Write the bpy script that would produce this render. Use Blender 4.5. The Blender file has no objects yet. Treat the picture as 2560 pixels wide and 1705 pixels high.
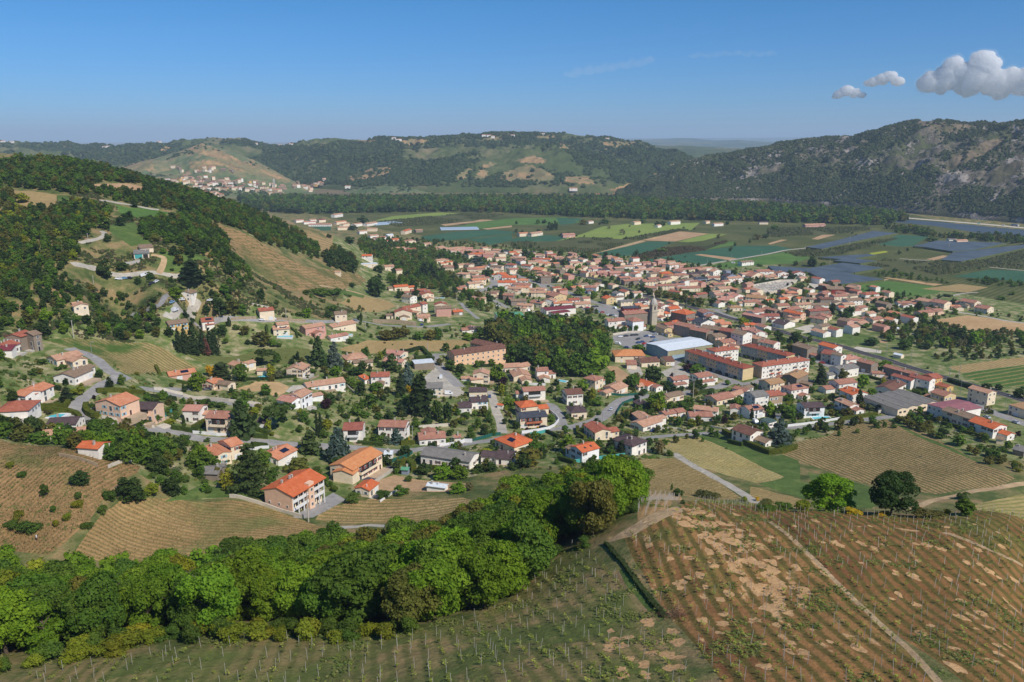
import bpy, math, random
import numpy as np
from mathutils import Vector, Matrix
from mathutils.geometry import delaunay_2d_cdt
R = math.radians
SC = bpy.context.scene
COL = SC.collection
# ------------------------------------------------------------------ camera, world, sun, exposure
F = 1990.0; PITCH = R(14.36); ZC = 160.0
cd = bpy.data.cameras.new('camera'); cam = bpy.data.objects.new('camera', cd); COL.objects.link(cam)
cd.sensor_width = 36.0; cd.lens = F / 2560 * 36.0
cd.clip_start = 0.5; cd.clip_end = 120000
cam.location = (0, 0, ZC); cam.rotation_euler = (math.pi / 2 - PITCH, 0, 0)
SC.camera = cam
SUN_AZ = R(136)     # clockwise from +Y (view direction): behind the camera, to the right
SUN_EL = R(46)
w = bpy.data.worlds.new('World'); SC.world = w; w.use_nodes = True
wn = w.node_tree.nodes; wl = w.node_tree.links
bg = wn['Background']; bg.inputs[1].default_value = 0.08
sky = wn.new('ShaderNodeTexSky'); sky.sky_type = 'NISHITA'; sky.sun_disc = False
sky.sun_elevation = SUN_EL; sky.sun_rotation = SUN_AZ
sky.altitude = 300; sky.air_density = 1.0; sky.dust_density = 0.15; sky.ozone_density = 4.0
_mx = wn.new('ShaderNodeMix'); _mx.data_type = 'RGBA'; _mx.blend_type = 'MULTIPLY'; _mx.inputs[0].default_value = 1.0
wl.new(sky.outputs[0], _mx.inputs[6]); 
_tc = wn.new('ShaderNodeTexCoord'); _sx = wn.new('ShaderNodeSeparateXYZ'); wl.new(_tc.outputs['Generated'], _sx.inputs[0]); _rp = wn.new('ShaderNodeValToRGB'); wl.new(_sx.outputs[2], _rp.inputs[0])
_rp.color_ramp.elements[0].color = (.48, .80, 1.42, 1); _rp.color_ramp.elements[0].position = 0.0; _rp.color_ramp.elements[1].color = (.28, .88, 1.30, 1); _rp.color_ramp.elements[1].position = .22
wl.new(_rp.outputs[0], _mx.inputs[7]); wl.new(_mx.outputs[2], bg.inputs[0])
ld = bpy.data.lights.new('sun', 'SUN'); ld.energy = 4.9; ld.angle = R(0.5); ld.color = (1.0, 0.95, 0.87)
lo = bpy.data.objects.new('sun', ld); COL.objects.link(lo)
sd = Vector((math.sin(SUN_AZ) * math.cos(SUN_EL), math.cos(SUN_AZ) * math.cos(SUN_EL), math.sin(SUN_EL)))
lo.rotation_euler = sd.to_track_quat('Z', 'Y').to_euler()
SC.view_settings.view_transform = 'Standard'; SC.view_settings.look = 'None'
SC.view_settings.exposure = -0.12; SC.view_settings.gamma = 1.0
SC.render.engine = 'CYCLES'
SC.cycles.max_bounces = 5; SC.cycles.diffuse_bounces = 2; SC.cycles.transparent_max_bounces = 6
SC.cycles.glossy_bounces = 2; SC.cycles.transmission_bounces = 2

rng = np.random.default_rng(7)
# ------------------------------------------------------------------ photograph regions -> source pixels
REG = {'A': (0, 300, 3.68), 'B': (640, 300, 3.68), 'C': (1280, 300, 3.68), 'D': (1920, 300, 3.68),
 'a1': (0, 700, 5.227), 'a2': (400, 700, 5.227), 'a3': (800, 680, 5.227), 'a4': (1100, 600, 5.227), 'a5': (1500, 620, 5.227),
 'a6': (1880, 620, 6.759), 'a7': (2180, 660, 6.03), 'b1': (0, 940, 5.227), 'b2': (400, 900, 5.227), 'b3': (800, 880, 5.227),
 'b4': (1180, 880, 5.227), 'b5': (1560, 840, 5.227), 'b6': (1860, 780, 5.227), 'b7': (2160, 880, 5.6), 'b8': (500, 1060, 3.387),
 'c1': (0, 1080, 2.509), 'c2': (640, 1250, 3.099), 'c3': (1360, 1250, 3.182), 'c4': (1900, 1080, 2.509), 'c5': (1400, 1020, 3.925),
 's': (0, 0, 1.0), 'f': (0, 0, 0.9195)}
def px(reg, *v):
    ox, oy, s = REG[reg]
    return [(ox + v[i] / s, oy + v[i + 1] / s) for i in range(0, len(v), 2)]
CP, SP = math.cos(PITCH), math.sin(PITCH)
def ray(u, v):
    x = (u - 1280) / F; y = (v - 852.5) / F
    return x, CP - y * SP, -SP - y * CP
def az_dep(u, v):
    x, y, z = ray(u, v)
    return math.atan2(x, y), -z / math.hypot(x, y)
# ------------------------------------------------------------------ numpy noise
def _h(ix, iy, s):
    n = (ix.astype(np.int64) * 374761393 + iy.astype(np.int64) * 668265263 + s * 1442695041) & 0xffffffff
    n = ((n ^ (n >> 13)) * 1274126177) & 0xffffffff
    return ((n ^ (n >> 16)) & 0xffff) / 65535.0
def vnoise(x, y, s=0):
    ix = np.floor(x); iy = np.floor(y); fx = x - ix; fy = y - iy
    fx = fx * fx * (3 - 2 * fx); fy = fy * fy * (3 - 2 * fy)
    a = _h(ix, iy, s); b = _h(ix + 1, iy, s); c = _h(ix, iy + 1, s); d = _h(ix + 1, iy + 1, s)
    return (a * (1 - fx) + b * fx) * (1 - fy) + (c * (1 - fx) + d * fx) * fy
def fbm(x, y, o=4, s=0):
    r = 0; a = .5
    for k in range(o):
        r = r + a * vnoise(x, y, s + k * 17); x = x * 2.03 + 5.1; y = y * 2.03 + 1.7; a *= .5
    return r
# ------------------------------------------------------------------ terrain heights
VIS = [ # x, y in the photograph, height above the plain
(0,1700,88),(600,1700,92),(1280,1700,103),(1900,1700,107),(2560,1700,104),(0,1620,82),(300,1600,83),(600,1560,83),(1000,1555,86),(1300,1480,85),(1400,1390,84),
(1480,1340,86),(1600,1262,88),(1700,1262,88.5),(1900,1278,88.5),(2080,1290,89),(2300,1296,88.5),(2560,1300,86),(1900,1500,98),(2300,1500,97),(1600,1500,96),(1300,1600,95),(900,1620,90),
(0,1385,47),(120,1300,50),(250,1250,50),(0,1110,58),(170,1130,56),(330,1172,50),(0,1240,53),(300,1300,44),(500,1350,38),(500,1250,38),(700,1300,36),(850,1300,33),(1000,1300,34),(1150,1250,34),(1300,1180,30),
(1420,1160,26),(1500,1150,24),(1600,1200,30),(1800,1240,32),(2000,1250,30),(2200,1260,30),(2480,1240,28),(2250,1190,24),(2560,1200,24),(2000,1130,17),(1700,1140,20),
(200,840,62),(60,870,62),(300,950,52),(170,965,55),(280,1050,48),(0,950,62),(60,1040,52),(180,1090,48),(300,1110,45),(450,890,44),(600,1000,36),(420,1010,41),(560,1080,38),(740,1030,32),(730,1140,30),(500,1200,38),(600,1240,38),
(850,1230,30),(1000,1200,27),(900,1100,24),(900,950,22),(900,870,24),(1100,1110,21),(1100,930,16),(1300,1100,17),(1200,900,12),(1500,1050,12),(1550,950,7),(1350,870,7),(1640,1085,12),(1900,1040,8),(1900,950,4),(2250,1040,10),(2500,1100,15),(2560,1010,8),
(1600,850,3),(2200,850,1.5),(2560,850,1),(1300,760,3),(1200,700,4),(1100,780,13),(1000,780,20),(1000,870,20),(800,850,32),(600,820,42),(500,800,46),(300,800,55),(430,740,69),(200,750,74),(0,770,75),
(0,650,89),(200,650,87),(350,665,80),(500,700,70),(600,650,71),(350,560,96),(200,560,101),(0,550,103),(100,480,117),(220,480,116),(330,500,107),(0,420,132),
(0,385,143),(200,413,133),(330,446,119),(450,476,106),(560,508,91),(640,533,78),(740,563,63),(850,595,43),(1000,655,8),
(510,558,92),(640,605,74),(740,648,54.5),(860,690,33),(930,715,17),(650,690,57),(700,725,50),(800,700,41),(880,745,26),(960,790,15),(1000,720,14),(1050,790,12),(700,590,63),(600,560,84),
(1150,650,2),(1300,650,0),(1600,700,0),(2000,700,0),(2560,700,0),(1400,580,0),(1000,560,0),(1800,580,0),(2300,580,0),(2560,600,0)]
HID = [(-300,1200,90),(0,1150,95),(300,1200,55),(450,1200,35),(640,1200,8),(-300,700,130),(-300,400,75),(-300,250,65),(-300,130,86),(0,1600,50),(300,1600,10),(640,1500,0),(900,1300,0),
(2860,150,84),(2860,300,24),(2860,700,0),(2860,1500,0),(1280,2200,0),(2000,2200,0),(2560,2200,0),(640,2200,0),(0,2200,10),(-300,1800,30),
(0,50,100),(1280,50,110),(2560,50,110),(640,25,106),(1900,25,112),(2560,15,112),(0,15,108),(-300,30,105)]
_P = []; _Z = []
for (u, v, z) in VIS:
    a, d = az_dep(u, v); _P.append((a, math.log((ZC - z) / d))); _Z.append(z)
for (u, r, z) in HID:
    _P.append((math.atan2((u - 1280) / F, CP), math.log(r))); _Z.append(z)
_P = np.array(_P); _Z = np.array(_Z, float)
def _tps(d2): return 0.5 * d2 * np.log(d2 + 1e-12)
def _feat(p): return np.stack([p[:, 0] * 2.2, p[:, 1]], 1)
_C = _feat(_P); n_ = len(_C)
_K = _tps(((_C[:, None] - _C[None]) ** 2).sum(-1)) + np.eye(n_) * 2e-4
_A = np.zeros((n_ + 3, n_ + 3)); _A[:n_, :n_] = _K; _A[:n_, n_] = 1; _A[:n_, n_ + 1:] = _C; _A[n_, :n_] = 1; _A[n_ + 1:, :n_] = _C.T
_W = np.linalg.solve(_A, np.concatenate([_Z, [0, 0, 0]]))
TH0, TH1, DTH = R(-60), R(60), R(0.2); NT = 601
LR0, LR1, DLR = math.log(6), math.log(3200), 0.008; NR = int((LR1 - LR0) / DLR) + 1
def _build():
    th = np.clip(TH0 + DTH * np.arange(NT), R(-44), R(44)); lr = LR0 + DLR * np.arange(NR)
    H = np.zeros((NT, NR))
    for i in range(NT):
        q = _feat(np.stack([np.full(NR, th[i]), lr], 1))
        H[i] = _tps(((q[:, None] - _C[None]) ** 2).sum(-1)) @ _W[:n_] + _W[n_] + q @ _W[n_ + 1:]
    T = TH0 + DTH * np.arange(NT)
    X = np.exp(lr)[None] * np.sin(T)[:, None]; Y = np.exp(lr)[None] * np.cos(T)[:, None]
    H = np.clip(H, 0, 150)
    k = np.clip((H - 6) / 30, 0, 1)
    H += k * ((fbm(X / 28, Y / 28, 4, 3) - .47) * 5.0) * np.clip((np.hypot(X, Y) - 150) / 200, 0, 1)
    H += (fbm(X / 5, Y / 5, 3, 9) - .47) * 0.5 * np.clip(k * 2, 0.1, 1)
    H[:, lr > math.log(2500)] *= 0.0
    return H
HG = _build()
def hgt(x, y):
    x = np.asarray(x, float); y = np.asarray(y, float)
    t = (np.arctan2(x, y) - TH0) / DTH; l = (np.log(np.hypot(x, y) + 1e-6) - LR0) / DLR
    t = np.clip(t, 0, NT - 1.001); out = l > NR - 1.001; l = np.clip(l, 0, NR - 1.001)
    i = t.astype(int); j = l.astype(int); a = t - i; b = l - j
    z = (HG[i, j] * (1 - a) + HG[i + 1, j] * a) * (1 - b) + (HG[i, j + 1] * (1 - a) + HG[i + 1, j + 1] * a) * b
    return np.where(out, 0.0, z)
_RR = np.exp(np.linspace(math.log(25), math.log(3150), 3000))
def at(u, v, h=0.0):
    """point of the terrain raised by h that the pixel looks at"""
    a, d = az_dep(u, v)
    z = hgt(_RR * math.sin(a), _RR * math.cos(a)) + h; g = z - (ZC - d * _RR)
    k = np.nonzero(g > 0)[0]
    if len(k) == 0:
        r = min((ZC - h) / max(d, 1e-3), 40000)
    else:
        k = k[0]
        r = _RR[0] if k == 0 else _RR[k - 1] + (_RR[k] - _RR[k - 1]) * (-g[k - 1]) / (g[k] - g[k - 1])
    x, y = r * math.sin(a), r * math.cos(a)
    return Vector((x, y, float(hgt(x, y))))
def gz(x, y): return float(hgt(x, y))
# ------------------------------------------------------------------ object helpers
def tag(o, label=None, cat=None, group=None, kind=None):
    if label: o['label'] = label
    if cat: o['category'] = cat
    if group: o['group'] = group
    if kind: o['kind'] = kind
    return o
def link(name, me, parent=None, loc=None, rz=None):
    o = bpy.data.objects.new(name, me); COL.objects.link(o)
    if parent: o.parent = parent
    if loc is not None: o.location = loc
    if rz is not None: o.rotation_euler = (0, 0, rz)
    return o
def empty(name, loc, rz=0.0):
    o = bpy.data.objects.new(name, None); COL.objects.link(o); o.location = loc; o.rotation_euler = (0, 0, rz)
    o.empty_display_size = 0.5
    return o
def np_mesh(name, V, Fc, mats, smooth=False, midx=None):
    """V (n,3), Fc (m,k) equal sized faces"""
    me = bpy.data.meshes.new(name); V = np.ascontiguousarray(V, dtype=np.float32); Fc = np.ascontiguousarray(Fc, dtype=np.int32)
    m, k = Fc.shape
    me.vertices.add(len(V)); me.vertices.foreach_set('co', V.ravel())
    me.loops.add(m * k); me.loops.foreach_set('vertex_index', Fc.ravel())
    me.polygons.add(m); me.polygons.foreach_set('loop_start', np.arange(0, m * k, k, dtype=np.int32))
    me.polygons.foreach_set('loop_total', np.full(m, k, dtype=np.int32))
    for mt in (mats if isinstance(mats, (list, tuple)) else [mats]): me.materials.append(mt)
    if midx is not None: me.polygons.foreach_set('material_index', np.ascontiguousarray(midx, dtype=np.int32))
    me.polygons.foreach_set('use_smooth', np.full(m, smooth))
    me.update(calc_edges=True)
    return me
class MB:
    """collects polygons for one mesh"""
    def __init__(s): s.v = []; s.f = []; s.m = []
    def face(s, pts, m=0):
        b = len(s.v); s.v += [tuple(p) for p in pts]; s.f.append(tuple(range(b, b + len(pts)))); s.m.append(m)
    def box(s, x0, y0, z0, x1, y1, z1, m=0):
        b = len(s.v)
        s.v += [(x0, y0, z0), (x1, y0, z0), (x1, y1, z0), (x0, y1, z0), (x0, y0, z1), (x1, y0, z1), (x1, y1, z1), (x0, y1, z1)]
        for q in ((3, 2, 1, 0), (4, 5, 6, 7), (0, 1, 5, 4), (1, 2, 6, 5), (2, 3, 7, 6), (3, 0, 4, 7)):
            s.f.append(tuple(b + i for i in q)); s.m.append(m)
    def tube(s, p, q, r0, r1=None, n=6, m=0):
        p = Vector(p); q = Vector(q); d = (q - p).normalized(); r1 = r0 if r1 is None else r1
        a = d.orthogonal().normalized(); c = d.cross(a); b = len(s.v)
        for (o, r) in ((p, r0), (q, r1)):
            for i in range(n):
                t = 6.28318 * i / n; s.v.append(tuple(o + a * (r * math.cos(t)) + c * (r * math.sin(t))))
        for i in range(n):
            j = (i + 1) % n; s.f.append((b + i, b + j, b + n + j, b + n + i)); s.m.append(m)
        s.f.append(tuple(b + n - 1 - i for i in range(n))); s.m.append(m)
        s.f.append(tuple(b + n + i for i in range(n))); s.m.append(m)
    def mesh(s, name, mats, smooth=False):
        me = bpy.data.meshes.new(name); me.from_pydata(s.v, [], s.f)
        for mt in (mats if isinstance(mats, (list, tuple)) else [mats]): me.materials.append(mt)
        if len(me.materials) > 1: me.polygons.foreach_set('material_index', s.m)
        if smooth: me.polygons.foreach_set('use_smooth', [True] * len(s.f))
        me.update(); return me
# ------------------------------------------------------------------ materials
def newmat(name):
    m = bpy.data.materials.new(name); m.use_nodes = True; nt = m.node_tree
    b = nt.nodes['Principled BSDF']; b.inputs['Roughness'].default_value = 0.85
    b.inputs['Specular IOR Level'].default_value = 0.1
    return m, nt, b
def nnoise(nt, vec, scale, detail=4, rough=.6, dist=0.0):
    n = nt.nodes.new('ShaderNodeTexNoise'); n.inputs['Scale'].default_value = scale; n.inputs['Detail'].default_value = detail
    n.inputs['Roughness'].default_value = rough; n.inputs['Distortion'].default_value = dist
    nt.links.new(vec, n.inputs['Vector']); return n.outputs['Fac']
def nramp(nt, fac, stops, interp='LINEAR'):
    r = nt.nodes.new('ShaderNodeValToRGB'); r.color_ramp.interpolation = interp; e = r.color_ramp.elements
    while len(e) < len(stops): e.new(0.5)
    for k, (p, c) in enumerate(stops):
        e[k].position = p; e[k].color = (c, c, c, 1) if isinstance(c, (int, float)) else (*c, 1)
    nt.links.new(fac, r.inputs[0]); return r.outputs[0]
def nmath(nt, op, a, b=None, c=None):
    n = nt.nodes.new('ShaderNodeMath'); n.operation = op
    for k, v in enumerate((a, b, c)):
        if v is None: continue
        if isinstance(v, (int, float)): n.inputs[k].default_value = v
        else: nt.links.new(v, n.inputs[k])
    return n.outputs[0]
def nmix(nt, fac, a, b, mode='MIX'):
    n = nt.nodes.new('ShaderNodeMix'); n.data_type = 'RGBA'; n.blend_type = mode
    for k, v in ((0, fac), (6, a), (7, b)):
        if isinstance(v, (int, float)): n.inputs[k].default_value = v
        elif isinstance(v, tuple): n.inputs[k].default_value = (*v, 1)
        else: nt.links.new(v, n.inputs[k])
    return n.outputs[2]
def nbump(nt, b, hgt_, strength=.5, dist=.3):
    n = nt.nodes.new('ShaderNodeBump'); n.inputs['Strength'].default_value = strength; n.inputs['Distance'].default_value = dist
    nt.links.new(hgt_, n.inputs['Height']); nt.links.new(n.outputs[0], b.inputs['Normal'])
def npos(nt):
    return nt.nodes.new('ShaderNodeNewGeometry').outputs['Position']
def ground_mat(name, stops, scale=.06, rows=None, fine=0.6, bump=.6, patches=None, rowk=.62, dirn=None):
    """stops: colour ramp over large noise; rows: (dir vector, spacing, colour, share) planted lines; patches: list of (scale, lo, hi, colour)"""
    m, nt, b = newmat(name); P = npos(nt)
    n = nnoise(nt, P, scale, 6, .62); f = nnoise(nt, P, 1.3, 5, .7)
    v = nmath(nt, 'ADD', nmath(nt, 'MULTIPLY', n, 1 - .35 * fine), nmath(nt, 'MULTIPLY', f, .35 * fine))
    c = nramp(nt, v, stops)
    if patches:
        Q = P
        if dirn:
            mp = nt.nodes.new('ShaderNodeMapping'); mp.vector_type = 'TEXTURE'; mp.inputs['Rotation'].default_value = (0, 0, math.atan2(dirn[1], dirn[0])); mp.inputs['Scale'].default_value = (2.6, 1, 1); nt.links.new(P, mp.inputs[0]); Q = mp.outputs[0]
        for (s, lo_, hi_, pc) in patches:
            q = nramp(nt, nnoise(nt, Q, s, 5, .65, .3), [(lo_, 0.0), (hi_, 1.0)])
            c = nmix(nt, q, c, pc)
    if rows:
        for (d, sp, rc, share) in rows:
            d = Vector((d[0], d[1], 0)).normalized(); pv = (-d.y / sp, d.x / sp, 0)
            dt = nt.nodes.new('ShaderNodeVectorMath'); dt.operation = 'DOT_PRODUCT'; nt.links.new(P, dt.inputs[0]); dt.inputs[1].default_value = pv
            x = nmath(nt, 'ADD', dt.outputs['Value'], nmath(nt, 'MULTIPLY', nnoise(nt, P, .12, 3), 0.5))
            s = nmath(nt, 'PINGPONG', x, 0.5)
            s = nmath(nt, 'ADD', s, nmath(nt, 'MULTIPLY', nmath(nt, 'SUBTRACT', nnoise(nt, P, 1.1, 4, .7), .5), .55))
            k = nramp(nt, s, [(max(share * .5 - .08, 0), 1.0), (share * .5 + .1, 0.0)])
            c = nmix(nt, nmath(nt, 'MULTIPLY', k, rowk), c, rc)
    g = nnoise(nt, P, 0.35, 6, .7)
    c = nmix(nt, .45, c, nramp(nt, g, [(.3, (.55, .55, .55)), (.7, (1.3, 1.3, 1.3))]), 'MULTIPLY')
    nt.links.new(c, b.inputs['Base Color'])
    if bump: nbump(nt, b, nmath(nt, 'ADD', f, nmath(nt, 'MULTIPLY', g, 2.0)), bump, .5)
    return m
def hx(s):
    return tuple((lambda c: c / 12.92 if c <= .04045 else ((c + .055) / 1.055) ** 2.4)(int(s[i:i + 2], 16) / 255) for i in (0, 2, 4))
def wdir(reg, x1, y1, x2, y2):
    (a, b), (c, d) = px(reg, x1, y1, x2, y2); p = at(a, b); q = at(c, d); return (q.x - p.x, q.y - p.y)
GM = {}
def gm(key, *a, **k):
    GM[key] = ground_mat(key, *a, **k)
# general ground: grass, dry grass and bare patches
gm('ground', [(.3, hx('566630')), (.5, hx('747a40')), (.62, hx('8f8a56')), (.75, hx('b09a6c'))], .05)
gm('hillside', [(.33, hx('414f28')), (.44, hx('5d6637')), (.51, hx('7c764a')), (.59, hx('9c835c')), (.7, hx('776650'))], .08)
gm('plain', [(.3, hx('4a5029')), (.5, hx('5f6136')), (.62, hx('7a7448')), (.78, hx('8f8058'))], .012, rows=[(wdir('C', 300, 1150, 700, 1100), 6, hx('3c4a22'), .5)])
gm('village', [(.32, hx('45572a')), (.46, hx('65753c')), (.55, hx('8f8b5f')), (.66, hx('b8a888'))], .13)
gm('teal', [(.3, hx('345941')), (.7, hx('476a4d'))], .02, fine=.3)
gm('crop', [(.3, hx('4a6a31')), (.7, hx('64803c'))], .03, fine=.4)
gm('meadow', [(.3, hx('73873f')), (.7, hx('8f9a4c'))], .02, fine=.4)
gm('lawn', [(.3, hx('465a2b')), (.55, hx('5e7238')), (.75, hx('80844c'))], .1)
gm('yellow', [(.3, hx('8f9a2c')), (.7, hx('aaa93c'))], .05)
gm('soil', [(.3, hx('a98764')), (.7, hx('c2a07a'))], .05, fine=.4)
gm('sand', [(.3, hx('b8945f')), (.7, hx('d3b184'))], .08, fine=.5)
gm('wheat', [(.3, hx('b08c62')), (.7, hx('c7a578'))], .04, fine=.4)
gm('orchard', [(.3, hx('4f5530')), (.7, hx('77714a'))], .03, rows=[(wdir('D', 0, 1300, 900, 1220), 5, hx('35431f'), .55)])
gm('darkorchard', [(.3, hx('40411f')), (.7, hx('55502c'))], .05, rows=[(wdir('C', 1200, 1285, 1780, 1170), 5, hx('2c3016'), .5)])
gm('farstrip', [(.3, hx('5f5f44')), (.5, hx('776a50')), (.7, hx('8d7558'))], .012)
gm('road', [(.3, hx('8b8783')), (.7, hx('a19c97'))], .15, fine=.3, bump=.1)
gm('asphalt', [(.3, hx('4a4a50')), (.7, hx('5b5a60'))], .15, fine=.3, bump=.1)
gm('concrete', [(.3, hx('a39b8e')), (.7, hx('bcb3a4'))], .2, fine=.3, bump=.1)
gm('ballast', [(.3, hx('6f6460')), (.7, hx('837772'))], .3, fine=.6, bump=.5)
gm('gravel', [(.3, hx('b8ac98')), (.7, hx('d2c8b8'))], .3, fine=.4, bump=.3)
gm('dirtpath', [(.3, hx('a88a66')), (.7, hx('c7ab84'))], .2)
gm('river', [(.3, hx('46525e')), (.7, hx('52606c'))], .02, fine=.1, bump=.05)
def vy(key, a, b, soil, green, sp, share, patches=None, scale=.05, rowk=.62, st=False):
    gm(key, [(.3, hx(soil[0])), (.7, hx(soil[1]))], scale, rows=[(wdir(*a), sp, hx(green), share)], patches=patches, rowk=rowk, dirn=wdir(*a) if st else None)
vy('vy_hilltop', ('c3', 900, 200, 1700, 1448), 0, ('966a42', 'ab8250'), '5e5a2c', 2.0, .45,
   [(.09, .55, .66, hx('737039')), (.06, .53, .66, hx('7c5436')), (.30, .60, .63, hx('d0a676'))], st=True, rowk=.8)
vy('vy_hilltop_right', ('c4', 60, 560, 1000, 1500), 0, ('8a623a', '9b7448'), '5c5a2c', 2.0, .45,
   [(.05, .53, .66, hx('666a32')), (.045, .53, .64, hx('7a5034')), (.34, .64, .67, hx('d0a676'))], st=True, rowk=.8)
vy('vy_bottom', ('c2', 1000, 1050, 1000, 1390), 0, ('827348', '978657'), '5e6532', 2.2, .4,
   [(.05, .45, .6, hx('68703a')), (.09, .54, .66, hx('a98c60'))])
vy('vy_left_slope', ('c1', 100, 500, 420, 200), 0, ('94734d', 'ac8860'), '5f5c33', 1.4, .5, [(.05, .52, .66, hx('74703f')), (.5, .55, .62, hx('6a6a3a'))], rowk=.45)
vy('vy_left_low', ('c1', 700, 480, 1400, 660), 0, ('997a4f', 'b39365'), '5f5f34', 1.9, .45, [(.04, .5, .66, hx('7f7c49'))], rowk=.5)
vy('vy_mid', ('c2', 600, 60, 1600, 10), 0, ('a98a5c', 'bf9f70'), '5f6a33', 3.2, .42)
vy('vy_north', ('a1', 1400, 820, 2200, 1250), 0, ('9c8358', 'b39a6a'), '52622d', 2.4, .5, [(.04, .5, .6, hx('4f682d'))])
vy('vy_north_green', ('a2', 500, 950, 1900, 1040), 0, ('6b6f3d', '7b7c46'), '4c5a2a', 2.2, .5)
vy('vy_tan', ('a3', 300, 960, 1900, 900), 0, ('a5875c', 'b5986a'), '6f7540', 2.2, .3)
vy('vy_spur', ('B', 200, 1380, 700, 1400), 0, ('9a7a52', 'b08d64'), '6a673a', 4.2, .5, [(.02, .46, .58, hx('6b6a3d')), (.2, .54, .6, hx('55592f'))], rowk=.5)
vy('vy_terrace', ('B', 100, 980, 420, 1080), 0, ('a2845c', 'b4946a'), '6a6b3e', 9.0, .45, [(.02, .55, .62, hx('6a6b3e'))])
vy('vy_center', ('c5', 450, 560, 1400, 740), 0, ('ab8b5c', 'bd9d6d'), '5d6634', 2.3, .42, rowk=.8)
vy('vy_strip', ('c5', 950, 330, 2150, 690), 0, ('b39a63', 'c2aa76'), '6f7d3c', 2.2, .36, rowk=.7)
vy('vy_big', ('b7', 200, 1050, 1400, 1450), 0, ('a08258', 'b4946a'), '575f30', 2.4, .45, rowk=.85)
vy('vy_right', ('b7', 1400, 340, 2240, 200), 0, ('48632b', '567233'), 'b0915f', 6.0, .22)
vy('vy_small_right', ('c4', 1340, 470, 1650, 430), 0, ('9c8a56', 'b09c68'), '6a7538', 2.3, .4)
vy('vy_house_row', ('c5', 780, 1000, 1100, 900), 0, ('b28d60', 'c49f70'), '7d6c44', 1.6, .4, rowk=.45)

LAY = []   # name, material, [pixel polygon], kind label
def L(name, mat, reg, *v): LAY.append((name, mat, [at(*p) for p in px(reg, *v)]))
def LW(name, mat, pts): LAY.append((name, mat, [Vector(p) for p in pts]))
def polyw(th_r): return [Vector((r * math.sin(R(t)), r * math.cos(R(t)), 0)) for t, r in th_r]
# broad zones
L('ground', 'village', 'f', 0, 1010, 0, 760, 350, 730, 560, 700, 760, 740, 830, 610, 560, 540, 900, 560, 1300, 575, 1900, 600, 2354, 690, 2354, 1060, 1900, 1050, 1500, 1060, 1370, 1070, 1000, 1110, 700, 1150, 400, 1140)
LAY[-1] = ('ground', 'village', LAY[-1][2])
L('ground', 'plain', 's', 560, 500, 900, 468, 1500, 470, 2100, 510, 2300, 540, 2560, 600, 2560, 760, 2100, 690, 1900, 655, 1500, 628, 1150, 605, 960, 575)
L('field', 'farstrip', 'B', -700, 640, 0, 625, 500, 640, 1100, 640, 2355, 662, 3900, 690, 3900, 760, 2355, 720, 1000, 700, 0, 700, -300, 730)
# plain
L('field', 'meadow', 'B', 1090, 925, 1250, 885, 1700, 850, 1900, 860, 1350, 925)
L('field', 'crop', 'B', 1840, 985, 2040, 940, 2355, 905, 2850, 893, 3000, 940, 2750, 965, 2355, 965, 2100, 1000)
L('field', 'teal', 'C', 410, 900, 650, 905, 560, 958, 440, 965)
L('field', 'soil', 'B', 1700, 960, 1960, 910, 2200, 920, 1740, 975)
L('field', 'soil', 'B', 2080, 1000, 2355, 970, 2355, 985, 2130, 1008)
L('field', 'teal', 'B', 1500, 1075, 1820, 1030, 2180, 1010, 2400, 1030, 2355, 1045, 1950, 1090, 1610, 1120)
L('field', 'teal', 'B', 1950, 1100, 2355, 1050, 2355, 1110, 2150, 1150)
L('field', 'teal', 'B', 500, 975, 690, 970, 690, 1015, 600, 1015)
L('field', 'orchard', 'B', 1130, 935, 1900, 862, 2300, 870, 2000, 930, 1700, 960, 1300, 985)
L('field', 'teal', 'C', 0, 1095, 180, 1050, 620, 1080, 400, 1115, 0, 1125)
L('field', 'meadow', 'C', 400, 1115, 640, 1050, 830, 980, 1060, 955, 1500, 950, 1730, 945, 1650, 1010, 1000, 1095, 640, 1075)
L('field', 'orchard', 'C', 420, 1115, 640, 1078, 1000, 1096, 1530, 1005, 1640, 1015, 1540, 1024, 1190, 1105, 1150, 1100, 860, 1200, 740, 1230, 0, 1180, 0, 1127)
L('field', 'soil', 'C', 1190, 1106, 1540, 1025, 1810, 1045, 1500, 1118)
L('field', 'meadow', 'C', 1520, 1119, 1815, 1046, 1980, 1050, 1760, 1110, 1620, 1125)
L('field', 'dirtpath', 'C', 740, 1235, 1190, 1107, 1230, 1116, 890, 1210, 780, 1240)
L('field', 'teal', 'C', 710, 1242, 1270, 1118, 1500, 1122, 1340, 1180, 1240, 1230, 1060, 1250, 830, 1275)
L('field', 'darkorchard', 'C', 1100, 1265, 1380, 1180, 1780, 1160, 1980, 1110, 1960, 1140, 1780, 1198, 1200, 1288)
L('field', 'teal', 'C', 1200, 1290, 1780, 1200, 2100, 1155, 2430, 1155, 2600, 1190, 2355, 1230, 1740, 1335, 1600, 1310, 1330, 1325)
L('field', 'soil', 'C', 1680, 1240, 1740, 1232, 2070, 1272, 2000, 1290)
L('field', 'crop', 'C', 1780, 1345, 2200, 1268, 2500, 1215, 2800, 1250, 2600, 1320, 2355, 1325, 1980, 1365)
L('field', 'crop', 'C', 1780, 1195, 2050, 1150, 2060, 1120, 1990, 1120)
L('field', 'soil', 'D', 400, 1095, 500, 1055, 620, 1055, 460, 1100)
L('field', 'soil', 'D', 0, 1135, 120, 1100, 180, 1102, 20, 1145)
L('field', 'orchard', 'D', 0, 1000, 300, 990, 900, 985, 960, 1010, 640, 1050, 330, 1060, 0, 1080)
L('field', 'orchard', 'D', 200, 1225, 420, 1180, 560, 1190, 1000, 1110, 1200, 1090, 1010, 1145, 700, 1230, 450, 1260, 250, 1255)
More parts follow.
